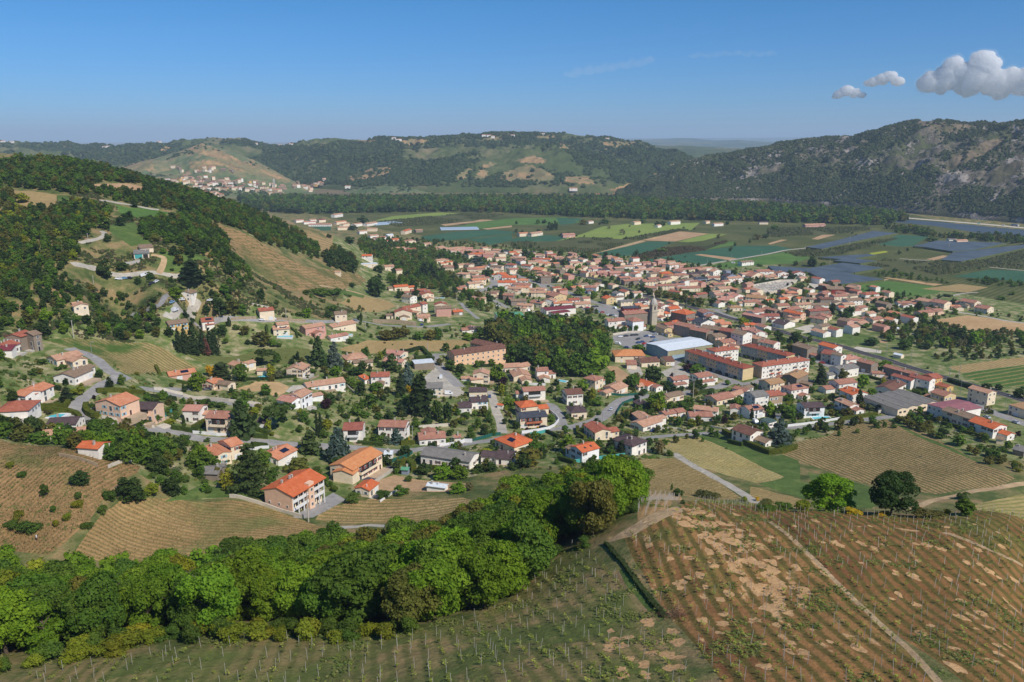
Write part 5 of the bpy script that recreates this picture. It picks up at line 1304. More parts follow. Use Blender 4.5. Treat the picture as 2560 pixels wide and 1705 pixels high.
a6 2052 1216 2227 1191 4.6 9 g s2 c
a6 712 1191 822 1181 3.4 6 g s2 c
# in the right hand orchards
a7 402 591 612 591 3.8 8 g s2 w
a7 872 576 967 556 5.4 14 x s c
a7 1092 601 1202 579 6.4 14 x s2 c
a7 752 746 952 721 3.6 9 g s2 p
a7 942 701 1072 696 3.4 7 g s2 p
a7 1547 591 1642 571 5.4 14 x s2 c
a7 1742 681 1842 656 4.6 12 x s2 c
a7 1202 640 1342 640 3 6 g o c
a7 272 966 402 976 2.4 5 f W w z|tiny white roofed garden shed in the right hand thicket
b7 412 30 520 52 2.4 5 s W c z|small metal roofed shed beside the railway on the right
# in the upper village
a4 47 351 182 346 4.6 8 h s2 n
a4 357 376 477 371 3.8 7 g s2 c
a4 207 441 342 451 4.4 9 h s c
a4 352 431 467 441 4.4 8 h s c
a4 432 491 592 481 4.8 8 g s2 c
a4 427 531 602 516 5.4 8 g o c
a4 377 576 522 561 5.4 7 g s c
a4 202 641 312 651 3.8 7 g o c
a4 272 621 352 611 3.8 7 g s2 c
a4 652 341 802 351 6.6 8 g t c
a4 692 401 782 396 3.8 7 g s c
a4 702 461 852 471 5.6 9 x O w
a4 747 441 862 441 4 7 g O w
a4 852 321 962 331 6.4 8 h r w
a4 1062 331 1187 341 5.6 8 g r w
a4 912 391 1032 381 5.4 8 g s2 c
a4 812 491 997 491 4.8 9 g O w
a4 757 556 987 556 6.4 9 g O w
a4 947 581 1182 591 6.4 9 g s2 w
a4 1012 531 1152 531 4.6 9 h o w
a4 1330 396 1402 376 5.6 14 x o y2
a4 1322 491 1452 486 7.2 8 f t n|square stone house with flat looking roof beside the plane tree avenue
a4 1292 421 1442 441 3.8 7 g s2 c
a4 882 631 1062 641 4.8 8 g s c
a4 992 621 1162 621 5.8 8 g o c
a4 1142 641 1242 651 3.8 7 g s c
a4 1192 691 1392 691 4.6 9 g s c
a4 1242 641 1362 651 4.6 8 g s c
a4 1412 691 1502 691 3.8 7 g o c
a4 1490 741 1657 721 7.2 15 x s2 y2|big pale yellow school house with tan roof and two rows of windows
a4 822 721 957 726 5.4 8 g s2 n
a4 662 681 772 681 3.8 7 g t c
a4 932 801 1132 791 5.4 8 g t n
a4 1002 851 1202 861 4.6 8 g s c
a4 1172 811 1332 831 4.6 9 g s2 c P
a4 1352 791 1492 801 5 9 x s w
a4 1492 831 1732 821 4 6 g o w
a4 1692 791 1832 781 4.6 8 g r w
a4 1772 841 1972 831 3.6 9 g s c
a4 392 751 517 791 3.2 7 g s c
a4 1892 621 2042 621 6 9 h s2 u
a4 1392 921 1777 886 5 13 l M w o|low school with maroon roof beside the village car park
+ 1482 962 1702 932 4 8 l M w
a4 760 1012 1102 997 7 18 l N w o|large sports hall with pale green roof behind the park trees
# in the estate along the railway
a4 0 111 72 101 4 9 h s c
a4 72 121 192 111 4 9 g s w
a4 142 146 262 141 4 9 g s w
a4 202 106 332 101 4 9 g s c
a4 302 116 432 111 4 9 g S k
a4 402 186 522 181 4 9 g r k
a4 422 141 562 141 4 9 g S k
a4 562 106 632 101 4 8 h s c
a4 562 191 702 191 4 9 g S k
a4 592 171 762 166 4 9 g s c
a4 682 131 792 136 4 9 g s c
a4 732 241 862 236 3.8 8 g s c
a4 832 151 902 151 4 8 g D w
a4 912 166 1002 161 4 8 g O c
a4 962 141 1072 141 4 8 g s c
a4 962 186 1032 191 4 8 g O w
a4 962 231 1112 236 3.6 8 g s k
a4 1152 166 1252 161 3.8 8 g d c
a4 1242 196 1337 191 3.8 8 g s2 c
a4 1222 251 1342 246 3.8 8 g r k
a4 1152 286 1272 286 3.8 8 g s c
a4 1292 301 1432 301 3.6 8 g o c
a4 1342 251 1442 256 5 8 g O w
a4 1402 196 1522 191 4.6 8 g r k
a4 1502 231 1602 226 3.8 8 g s k
a4 1682 236 1802 221 3.8 8 g s c
a4 1702 301 1832 296 4 9 g s c
a4 1642 371 1762 371 4 8 g s c
a4 1642 351 1742 346 4 8 g s c
a4 1872 366 1972 356 4 8 x s c
a4 1952 346 2052 351 5.6 9 h s w
a4 2002 381 2122 371 4 8 g S w
a4 1910 431 1972 421 5 10 x r2 c
a4 1972 441 2062 431 4 9 g s y2
a4 2062 431 2182 426 4.6 9 g S k
# at the foot of the left spur
B 370 926 440 920 4 9 g S w
B 440 941 550 936 4 9 g S w
B 482 961 690 961 3.6 8 g S w
B 500 921 556 916 5 9 g s w
B 580 921 642 916 5 9 h M c
B 722 873 800 862 6 9 g s w
B 742 941 832 931 5 9 g o c
B 752 991 880 986 4.6 9 g s c
B 802 961 862 951 4.6 9 g s c
B 906 961 980 951 4.6 9 g s w
B 1022 956 1120 941 4.6 9 g s w
B 1022 1001 1110 1001 4.6 9 g s c
B 952 1026 1022 1021 4.6 9 g s w
B 1052 1066 1130 1061 4 9 g s w
B 1112 1086 1202 1076 4.6 9 g s2 w
B 1212 1061 1266 1056 5 9 f W w
B 1252 1101 1316 1096 4 8 g O c
B 1372 1116 1452 1106 4 8 h s2 c
B 1372 1023 1432 1007 5.6 8 g O c
B 1472 1016 1536 1011 4 7 g s n
B 1552 1141 1612 1136 4 8 g s c
B 1287 1181 1372 1176 3.6 8 g s c
B 1402 1191 1472 1186 3.6 8 g r c
B 1657 1181 1742 1166 4 8 g s c
B 1752 1196 1852 1181 4 8 g s w
B 1832 1201 1932 1191 4 8 g s k
B 1977 1236 2100 1231 4 8 g O k
B 2082 1181 2142 1176 3.6 7 g s2 c
B 972 1251 1062 1251 5 8 g O w
B 962 1331 1120 1321 3.6 8 f W c
B 1187 1351 1272 1346 5 8 g s c
B 1292 1386 1347 1381 4.6 8 g s2 c
B 1667 1296 1752 1286 3.6 8 g s c
B 1722 1366 1822 1361 3.6 8 h t c
B 1752 1311 1812 1306 3.6 7 g O c
B 1867 1336 1942 1331 3.6 8 g s c
B 1942 1376 2032 1376 3.6 8 g s2 c
# on the plain among the fields
C 70 1046 152 1041 5 9 g o c
C 180 1047 285 1032 5 9 g s c
C 470 1056 582 1051 5 9 g S k|isolated pink house with dark hedge on the green plain
C 1127 941 1187 936 5 9 g s c
C 1462 937 1550 931 5.6 9 h s w|white farmhouse with orange hip roof before the riverside trees
C 1342 971 1376 966 4 7 g s w
C 1862 956 1946 951 4.6 8 g s w
C 707 936 752 931 4 7 g s w
C 1787 936 1822 931 4 7 g s c
C 2277 941 2357 941 4 8 g d c
C 2117 1311 2227 1301 4.6 8 g t w
D 347 967 532 961 5.4 10 g s k|long pinkish farmstead with salmon roofs before the riverside trees
D 1667 1101 1742 1101 3.6 8 g g w
D 1742 1111 1842 1106 5 8 g s p|pinkish farm house beside the netted orchards near the river
"""
RW = {'o': 'orange', 'O': 'bright orange', 'o3': 'apricot', 's': 'salmon', 'S': 'pink', 's2': 'rusty brown', 'r': 'red', 'r2': 'faded red', 'R': 'red brown', 'b': 'brown', 'd': 'dark', 'D': 'slate', 't': 'tan', 't2': 'ochre', 'g': 'grey', 'W': 'white', 'L': 'pale', 'N': 'green', 'M': 'maroon', 'm': 'maroon', 'G': 'green'}
WW = {'w': 'white', 'W': 'white', 'c': 'cream', 'p': 'peach', 'k': 'pink', 'y': 'yellow', 'y2': 'pale yellow', 'n': 'stone', 't': 'tan', 'O': 'orange', 'u': 'grey', 'P': 'grey', 'a': 'grey', 'l': 'blue', 'h': 'khaki', 'G': 'green', 'x': 'dark red'}
ROOF['G'] = plain('green_felt', hx('4e6058'), .9)
def parse_houses():
    out = []; zone = ''
    for ln in HOUSES.strip().split('\n'):
        if ln.startswith('#'): zone = ln[2:]; continue
        body, _, lab = ln.partition('|'); t = body.split()
        if t[0] == '+': reg = out[-1]['reg']; t[0] = reg
        v = list(map(float, t[1:7])); 
        if abs(v[2] - v[0]) < 3: continue
        blk = resolve(t[0], *v[:4], v[4], v[5], t[7]); blk['roof'] = t[8]; blk['wall'] = t[9]; fl = ''
        for e in t[10:]:
            if e.startswith('sh='): blk['sh'] = e[3:]
            else: fl += e
        blk['flags'] = fl
        if blk['len'] > 45 and 'len' in blk: print('LONG', ln, round(blk['len'], 1))
        if blk['len'] < 3: print('SHORT', ln, round(blk['len'], 1))
        if ln.startswith('+'): out[-1]['b'].append(blk)
        else: out.append(dict(reg=t[0], b=[blk], label=lab.strip(), zone=zone))
    return out
HL = parse_houses()
for h_ in HL: mark(h_['b'])
_a = random.Random(77)
for h_ in HL:
    b = h_['b'][0]; d = math.hypot(b['c'].x, b['c'].y)
    if d > 1300 or 'z' in b['flags'] or b['typ'] in 'fl' or _a.random() < .25: continue
    for t_ in range(2 if d > 480 else 1):
        w_ = _a.uniform(4, 8); dd = _a.uniform(4.5, 7); sd_ = _a.choice((-1, 1)); k = _a.choice(('AB', 'n')); k2 = 'n' if k == 'AB' else 'AB'
        half = (b['len'] if k == 'AB' else b['d']) / 2; off = b[k] * (sd_ * (half + w_ / 2 - .2)) + b[k2] * _a.uniform(-1.5, 1.5); c = b['c'] + off
        e = b['c'] + b[k] * (sd_ * (half + w_))
        P = np.array([(c.x, c.y), (e.x, e.y)])
        if not free(P[:, 0], P[:, 1], -.6).all() or abs(gz(c.x, c.y) - b['z']) > 1.6: continue
        q = dict(c=c, ax=b[k], Lx=w_, Ly=dd, z=b['z'], h=_a.uniform(2.5, 3.2), typ='g', n=b['n'], AB=b['AB'], len=w_, d=dd, roof=_a.choice((b['roof'], b['roof'], 's2', 's', 't')), wall=b['wall'], flags='c', sh='')
        h_['b'].append(q); mark([q, q][:1])
def hs(h_):
    b = h_['b'][0]; d = (b['c'] - Vector((0, 0, ZC - b['z']))).length; return b['len'] * (b['h'] + 3) / d ** 2
HL.sort(key=hs, reverse=True)
print('HOUSES', len(HL))
NH = 300 - 6
for i, h_ in enumerate(HL[:NH]):
    b = h_['b'][0]; d = math.hypot(b['c'].x, b['c'].y); det = 2 if d < 520 else 1
    root = build_house(h_['b'], detail=det)
    lab = h_['label']
    if not lab: lab = f"{RW[b['roof']]} roofed {WW[b['wall']]} {'gabled ' if b['typ'] == 'x' else ''}house {h_['zone']}"
    pend(root, lab, 'house', 'houses ' + h_['zone'])

# the houses that show smallest: one object
def far_houses(items, name='distant_houses', label='small distant houses of the village beyond the first ones'):
    mats = list(dict.fromkeys([ROOF[q['roof']] for q in items] + [WALL[q['wall']] for q in items])); mi = {m.name: i for i, m in enumerate(mats)}
    b = MB()
    for q in items:
        Lx, Ly, h = q['Lx'] / 2, q['Ly'] / 2, q['h']; c, a = q['c'], q['ax']; n = Vector((-a.y, a.x, 0)); z = q['z']; rh = Ly * .3; o = .35
        P = lambda x, y, zz: tuple(Vector((c.x, c.y, z + zz)) + a * x + n * y); w_ = mi[WALL[q['wall']].name]; r = mi[ROOF[q['roof']].name]
        b.face([P(-Lx, -Ly, -2), P(Lx, -Ly, -2), P(Lx, -Ly, h), P(-Lx, -Ly, h)], w_); b.face([P(Lx, Ly, -2), P(-Lx, Ly, -2), P(-Lx, Ly, h), P(Lx, Ly, h)], w_)
        for s in (-1, 1): b.face([P(s * Lx, -s * Ly, -2), P(s * Lx, s * Ly, -2), P(s * Lx, s * Ly, h), P(s * Lx, 0, h + rh), P(s * Lx, -s * Ly, h)], w_)
        for s in (-1, 1): b.face([P(-s * (Lx + o), s * (Ly + o), h - .1 + .12), P(s * (Lx + o), s * (Ly + o), h - .1 + .12), P(s * (Lx + o), 0, h + rh + .12), P(-s * (Lx + o), 0, h + rh + .12)][::-1], r)
    o_ = link(name, b.mesh(name, mats)); tag(o_, label, 'houses', kind='stuff')
fill = []; _g = np.random.default_rng(91)
FP = [at(*p) for p in px('s', 1130, 625, 1400, 640, 1560, 650, 1760, 668, 1940, 690, 2060, 700, 2230, 735, 2330, 790, 2150, 850, 1900, 830, 1750, 760, 1640, 800, 1480, 770, 1330, 760, 1180, 690)]; ln = Vector(wdir('a5', 400, 560, 1200, 775)).normalized()
while len(fill) < 120:
    x, y = _g.uniform(min(p.x for p in FP), max(p.x for p in FP)), _g.uniform(min(p.y for p in FP), max(p.y for p in FP)); q = np.array([x, x + 4, x - 4, x, x]), np.array([y, y, y, y + 4, y - 4])
    if _g.random() < .0005: break
    if not inpoly0([(p.x, p.y) for p in FP], q[0][:1], q[1][:1])[0] or not free(q[0], q[1], .8).all(): continue
    a_ = ln if _g.random() < .5 else Vector((-ln.y, ln.x)); a_ = Vector((a_.x, a_.y, 0)); b = dict(c=Vector((x, y, 0)), ax=a_, Lx=_g.uniform(8, 13), Ly=_g.uniform(7, 9), h=_g.uniform(3, 6), z=gz(x, y), roof=['s', 's2', 's', 'o', 'r', 't', 's2'][int(_g.integers(7))], wall='wcwcnk'[int(_g.integers(6))], typ='g'); fill.append(b); mark([b])
far_houses([b for h_ in HL[NH:] for b in h_['b']] + fill)
# ------------------------------------------------------------------ special buildings
def wloc(root, v): return root.matrix_world @ v
def flats(reg, x1, y1, x2, y2, h, d, roof, wall, endw, n, label, floors=3, panels=(), balc=()):
    q = resolve(reg, x1, y1, x2, y2, h, d, 'h'); Lx, Ly = q['Lx'], q['Ly']; th = math.atan2(q['ax'].y, q['ax'].x)
    root = empty('apartment_block', (q['c'].x, q['c'].y, q['z']), th)
    link('wall', wall_mesh('h', Lx, Ly, h, [WALL[wall], WALL[endw]], .34), root)
    rm, rh = roof_mesh('h', Lx, Ly, ROOF[roof], .30); ro = link('roof', rm, root, (0, 0, h))
    for k in range(max(2, n // 3)):
        x = (k + .5) / max(2, n // 3) * Lx * .9 - Lx * .45; link('chimney', CHIM, ro, (x, -Ly * .12, Ly * .38 * .3 + .7))
    for (a, b_) in panels:
        b = MB(); b.box(-Lx / 2 + a * Lx, -Ly / 2 - .05, h / floors * 1.0, -Lx / 2 + b_ * Lx, -Ly / 2 + .02, h - .35); link('wall_panel', b.mesh('wall_panel', WALL['O']), root)
    for s in range(floors):
        for k in range(n):
            x = (k + .5) / n * Lx - Lx / 2; z = h / floors * s + h / floors * .55
            if s == 0 and k % 3 == 1 and panels: link('garage_door', GARD, root, (x, -Ly / 2, 0)); continue
            link('window', WIN if (k + s) % 2 else WINS, root, (x, -Ly / 2 - (.05 if panels else 0), z))
    for (f_, s) in balc:
        b = MB(); x = -Lx / 2 + f_ * Lx; z = h / floors * s; b.box(x - 1.6, -Ly / 2 - 1.2, z - .12, x + 1.6, -Ly / 2 - .01, z); b.box(x - 1.6, -Ly / 2 - 1.2, z, x + 1.6, -Ly / 2 - 1.1, z + .95); link('balcony', b.mesh('balcony', M_terr if s % 2 else M_conc), root)
    for k in range(2): link('window', WINS, root, (-Lx / 2 - .02, (k - .5) * Ly * .5, h * .6), -math.pi / 2)
    RECTS.append((q['c'].x, q['c'].y, th, Lx / 2 + 1.5, Ly / 2 + 1.5))
    pend(root, label, 'apartment block', 'apartment blocks')
flats('b5', 797, 190, 1556, 428, 8.6, 10, 'R', 'a', 'y2', 22, 'longest grey apartment block with orange panels and peach end wall', panels=((.06, .25), (.38, .57), (.74, .93)))
flats('b5', 1190, 207, 1500, 168, 8.6, 10, 'r', 'w', 'w', 7, 'short white apartment block with red hip roof behind the longest one', balc=((.45, 1), (.45, 2), (.6, 1), (.6, 2)))
flats('b6', 240, 714, 860, 628, 8.6, 10, 'r', 'w', 'O', 13, 'cream apartment block with orange end wall and stacked balconies', balc=((.2, 1), (.2, 2), (.35, 1), (.35, 2), (.7, 1), (.7, 2), (.88, 1), (.88, 2)))
flats('b5', 1532, 118, 2122, 262, 8.6, 10, 'R', 'a', 'y2', 16, 'rear grey apartment block with one orange panel beside the shared garden', panels=((.38, .6),))
# near apartment house with white balconies
q = resolve('b8', 780, 614, 1052, 452, 8.4, 13, 'g'); Lx, Ly = q['Lx'], q['Ly']; th = math.atan2(q['ax'].y, q['ax'].x)
root = empty('apartment_house', (q['c'].x, q['c'].y, q['z']), th); W_ = Ly
link('wall', wall_mesh('g', Lx, Ly - 2.4, 8.4 + .3, [WALL['c'], WALL['p']], .30), root, (0, .4, 0))
b = MB(); b.box(-Lx / 2 - .02, -Ly / 2 + .2, -3, -Lx / 2 + .35, -Ly / 2 + 2.4, 8.4); link('wall', b.mesh('gable_wing', WALL['p']), root)
rm, rh = roof_mesh('g', Lx, Ly + .6, ROOF['O'], .30); ro = link('roof', rm, root, (0, 0, 8.4))
for cx in (-.28, -.05, .02): link('chimney', CHIM, ro, (cx * Lx, Ly * .08, Ly / 2 * .24 + .5))
for s in range(3):
    z = s * 2.8
    for k in range(6):
        x0 = -Lx / 2 + .4 + k * (Lx - .8) / 6; x1 = x0 + (Lx - .8) / 6
        if k == 3: continue
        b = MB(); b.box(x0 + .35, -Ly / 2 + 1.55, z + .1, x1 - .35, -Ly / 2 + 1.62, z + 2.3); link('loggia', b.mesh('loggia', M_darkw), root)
        if s: b = MB(); b.box(x0, -Ly / 2 + .05, z - .2, x1, -Ly / 2 + 1.6, z); b.box(x0, -Ly / 2 + .05, z, x1, -Ly / 2 + .17, z + 1.0); link('balcony', b.mesh('balcony', M_white), root)
for k in range(7):
    x0 = -Lx / 2 + .4 + k * (Lx - .8) / 6; b = MB(); b.box(x0 - .18, -Ly / 2 + .02, -3, x0 + .18, -Ly / 2 + .4, 8.3); link('pillar', b.mesh('pillar', M_white), root)
b = MB(); b.box(-.02 * Lx, -Ly / 2 - .3, -3, .14 * Lx, -Ly / 2 + 1.6, 9.6); link('stair_tower', b.mesh('stair_tower', WALL['p']), root)
for (yy, z) in ((-.05, 1.6), (-.05, 4.4), (.28, 4.4), (-.32, 4.2), (-.32, 1.6)): link('window', WINS, root, (-Lx / 2 - .03, yy * Ly, z), -math.pi / 2)
for z in (1.5, 4.3, 7.0): link('window', WIN, root, (.06 * Lx, -Ly / 2 - .32, z))
RECTS.append((q['c'].x, q['c'].y, th, Lx / 2 + 2, Ly / 2 + 2)); pend(root, 'three storey apartment house with bright orange roof and white balconies', 'apartment house')
# large white sports shed
q = resolve('b5', 572, 197, 1155, 107, 8.0, 25, 'l'); Lx, Ly = q['Lx'], q['Ly']; th = math.atan2(q['ax'].y, q['ax'].x)
root = empty('warehouse', (q['c'].x, q['c'].y, q['z']), th); link('wall', wall_mesh('g', Lx, Ly, 8, [WALL['l'], WALL['l']], .1), root)
b = MB(); b.box(-Lx / 2 + .2, -Ly / 2 - .06, 4.2, Lx / 2 - .2, -Ly / 2 + .02, 7.9); link('wall_band', b.mesh('wall_band', WALL['h']), root)
rm, rh = roof_mesh('x', Lx, Ly, ROOF['L'], .1); ro = link('roof', rm, root, (0, 0, 8))
for k in range(5): b = MB(); b.box(-.15, -Ly * .45, .0, .15, 0, .12); o = link('roof_seam', b.mesh('roof_seam', M_metal), ro, (Lx * (k / 5 - .4), 0, Ly * .03 + .25)); o.rotation_euler = (math.atan(.1), 0, 0)
b = MB(); b.box(-2.2, -.08, 0, 2.2, .02, 3.6); link('door', b.mesh('door', M_white), root, (Lx * .2, -Ly / 2 - .03, 0))
RECTS.append((q['c'].x, q['c'].y, th, Lx / 2 + 2, Ly / 2 + 2)); pend(root, 'huge shed with white roof and pale blue walls beside the car park', 'warehouse')
# village school with apricot roof and brown wings
bl = [resolve('a5', 200, 1412, 592, 1408, 5, 15, 'h'), resolve('b5', 232, 348, 468, 332, 3.6, 12, 'g'), resolve('b5', 552, 332, 662, 326, 3.4, 12, 'g'), resolve('b5', 40, 372, 170, 372, 3.2, 7, 's')]
for k, (r, w_) in enumerate((('o3', 'c'), ('b', 'c'), ('b', 'c'), ('s2', 'c'))): bl[k].update(roof=r, wall=w_, flags='c', sh='')
pend(build_house(bl, 'school'), 'school with pyramidal apricot roof and low brown roofed wings', 'school')
# saw roofed workshop
(a, b_), (c, e) = px('b7', 475, 808, 1035, 712); bl = []
for k in range(4):
    t0, t1 = k / 4, (k + 1) / 4; s = REG['b7'][2]
    r_ = resolve('s', a + (c - a) * t0, b_ + (e - b_) * t0, a + (c - a) * t1, b_ + (e - b_) * t1, 4.2, 24, 'm'); r_['z'] = bl[0]['z'] if bl else r_['z']; r_.update(roof='g', wall='c', flags='cz'); bl.append(r_)
root = build_house(bl, 'workshop'); pend(root, 'cream workshop with four grey saw tooth roofs beside the lane', 'workshop')
for bq in bl:
    for k in (-1, 1):
        p = bq['c'] - bq['n'] * (bq['d'] / 2) + bq['AB'] * (k * 1.6); v = Matrix.Rotation(-root.rotation_euler.z, 3, 'Z') @ (Vector((p.x, p.y, 0)) - Vector((root.location.x, root.location.y, 0)))
        bb = MB(); bb.box(-.9, -.05, -.5, .9, .05, .5); link('window', bb.mesh('window', M_darkw), root, (v.x, v.y, 2.4), math.atan2(bq['AB'].y, bq['AB'].x) - root.rotation_euler.z)
# church
def lathe(prof, n, b, c=(0, 0), m=0):
    r = []
    for (rad, z) in prof: r.append([(c[0] + rad * math.cos(6.2832 * (i + .5) / n), c[1] + rad * math.sin(6.2832 * (i + .5) / n), z) for i in range(n)])
    for a_, b2 in zip(r, r[1:]):
        for i in range(n): j = (i + 1) % n; b.face([a_[i], a_[j], b2[j], b2[i]], m)
    b.face(r[-1], m); b.face(r[0][::-1], m)
q1 = resolve('a5', 410, 905, 708, 882, 6.5, 6, 's'); q2 = resolve('a5', 322, 868, 690, 838, 10.5, 11, 'g')
q1.update(roof='s2', wall='n', flags='z'); q2.update(roof='s2', wall='n', flags='z'); q1['z'] = q2['z'] = min(q1['z'], q2['z'])
root = build_house([q2, q1], 'church'); M_ash = plain('church_stone', hx('b9ad98'), .9, .2, .8)
tb = at(*px('a5', 690, 1000)[0]); v = Matrix.Rotation(-root.rotation_euler.z, 3, 'Z') @ (Vector((tb.x, tb.y, 0)) - Vector((root.location.x, root.location.y, 0))); v.z = tb.z - q2['z']
tw = empty('tower_axis', (0, 0, 0)); bpy.data.objects.remove(tw)
b = MB(); b.box(-2.7, -2.7, -2, 2.7, 2.7, 11.6); b.box(-3, -3, 11.6, 3, 3, 12.0); b.box(-2.5, -2.5, 12.0, 2.5, 2.5, 18.0); b.box(-2.9, -2.9, 18.0, 2.9, 2.9, 18.5); tower = link('tower', b.mesh('tower', M_ash), root, v)
b = MB(); lathe([(3.1, 18.5), (3.0, 19.6), (2.7, 20.8), (2.2, 21.9), (1.5, 22.8), (.8, 23.3)], 8, b); link('dome', b.mesh('dome', M_conc), tower)
b = MB(); lathe([(.7, 23.3), (.7, 25.0), (.9, 25.1), (.15, 26.4)], 8, b); b.box(-.06, -.06, 26.3, .06, .06, 27.7); b.box(-.45, -.05, 27.0, .45, .05, 27.12); link('lantern', b.mesh('lantern', M_ash), tower)
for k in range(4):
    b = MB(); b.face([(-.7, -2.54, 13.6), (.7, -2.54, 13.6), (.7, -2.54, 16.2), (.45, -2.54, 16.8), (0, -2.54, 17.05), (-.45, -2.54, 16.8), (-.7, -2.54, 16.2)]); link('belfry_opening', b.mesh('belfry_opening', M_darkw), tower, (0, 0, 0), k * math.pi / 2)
for k in range(5):
    x = -q1['Lx'] / 2 + (k + .5) * q1['Lx'] / 5; b = MB(); b.box(-.5, -.06, 0, .5, .04, 3.2)
    c_ = q1['c'] - q1['n'] * (q1['d'] / 2) + q1['AB'] * x; vv = Matrix.Rotation(-root.rotation_euler.z, 3, 'Z') @ (Vector((c_.x, c_.y, 0)) - Vector((root.location.x, root.location.y, 0)))
    link('window', b.mesh('window', M_glass), root, (vv.x, vv.y, 1.8), math.atan2(q1['AB'].y, q1['AB'].x) - root.rotation_euler.z)
pend(root, 'stone church with domed square bell tower and long tiled nave', 'church')
# ------------------------------------------------------------------ netted orchards and tunnels
_m, _nt, _b = newmat('orchard_net'); _P = npos(_nt); _d = wdir('D', 390, 1468, 1070, 1465)
_n = nnoise(_nt, _P, .05, 5, .6); _c = nramp(_nt, _n, [(.3, hx('47525c')), (.7, hx('5b6771'))]); _nt.links.new(_c, _b.inputs['Base Color']); M_net = _m
M_netside = plain('net_side', hx('5a6238'), .9)
def net(*v, label):
    P = [];
    for (a, b_) in px('D', *v):
        z = at(a, b_, 3.0).z; P.append(lvl(a, b_, z + 3.0))
    c = sum(P, Vector()) / len(P); root = empty('netted_orchard', (c.x, c.y, c.z - 3.0)); b = MB(); b.face([(p.x - c.x, p.y - c.y, p.z - c.z + 3.0) for p in P]); n = len(P)
    # furrows of the net: ridged strips are modelled as shallow folds
    top = b.mesh('net', M_net); link('net', top, root)
    b = MB()
    for i in range(n):
        p, q = P[i], P[(i + 1) % n]; b.face([(p.x - c.x, p.y - c.y, -.3), (q.x - c.x, q.y - c.y, -.3), (q.x - c.x, q.y - c.y, 2.96), (p.x - c.x, p.y - c.y, 2.96)])
    link('side_net', b.mesh('side_net', M_netside), root)
    b = MB()
    for i in range(n):
        p, q = P[i], P[(i + 1) % n]; m = int((q - p).length / 9)
        for k in range(m): w_ = p + (q - p) * (k / max(m, 1)); b = MB(); b.tube((w_.x - c.x, w_.y - c.y, -.5), (w_.x - c.x, w_.y - c.y, 3.3), .09, n=4); (link('post', b.mesh('post', M_wood), root) if k % 3 == 0 else None)
    NOGO.append(P); pend(root, label, 'netted orchard', 'orchards under dark hail nets')
net(350, 1168, 640, 1105, 970, 1020, 1190, 1040, 870, 1100, 500, 1185, label='long narrow orchard under pale grey net reaching the river trees')
net(1330, 1160, 1560, 1108, 2190, 1130, 2030, 1165, 1900, 1192, 1700, 1208, 1440, 1168, label='wide orchard under grey net in front of the pinkish farm')
net(1590, 1285, 1715, 1212, 1905, 1196, 2040, 1180, 2355, 1146, 2600, 1130, 2600, 1150, 2355, 1178, 1780, 1300, label='orchard under dark grey net running off the right edge')
net(460, 1262, 920, 1232, 1000, 1242, 720, 1284, label='thin orchard strip under dark net next to the yellow field')
net(600, 1292, 760, 1268, 1000, 1296, 850, 1318, label='small diamond shaped dark orchard net behind the steel pylon')
net(380, 1362, 690, 1312, 1060, 1358, 800, 1402, label='dark orchard net directly behind the lowest large net')
net(0, 1340, 375, 1362, 790, 1404, 715, 1430, 480, 1455, 380, 1400, 60, 1395, label='dark orchard net stretching left behind the edge houses')
net(395, 1468, 722, 1408, 1068, 1465, 680, 1510, label='lowest large dark orchard net behind the cemetery')
M_tun = plain('tunnel_film', hx('98a8b8'), .4, .1)
def tunnels(reg, x1, y1, x2, y2, n, sp, label):
    (a, b_), (c, e) = px(reg, x1, y1, x2, y2); A = at(a, b_); B = at(c, e); D = (B - A).normalized(); N = Vector((-D.y, D.x, 0))
    root = empty('greenhouse', (A.x, A.y, A.z), math.atan2(D.y, D.x)); L_ = (B - A).length
    for k in range(n):
        b = MB(); r = [(sp * .45 * math.cos(t), 1.9 * math.sin(t)) for t in [i * math.pi / 8 for i in range(9)]]
        for (y0, z0), (y1_, z1_) in zip(r, r[1:]): b.face([(0, y0, z0), (L_, y0, z0), (L_, y1_, z1_), (0, y1_, z1_)])
        b.face([(0, y, z) for y, z in r][::-1]); b.face([(L_, y, z) for y, z in r]); link('tunnel', b.mesh('tunnel', M_tun, True), root, (0, k * sp, 0))
    pend(root, label, 'greenhouse', 'plastic tunnels on the plain')
tunnels('B', 1700, 1012, 2050, 1006, 4, 9, 'right hand row of pale blue plastic tunnels on the plain')
tunnels('B', 1090, 968, 1345, 948, 4, 9, 'pale blue plastic tunnels beside the houses at the spur foot')
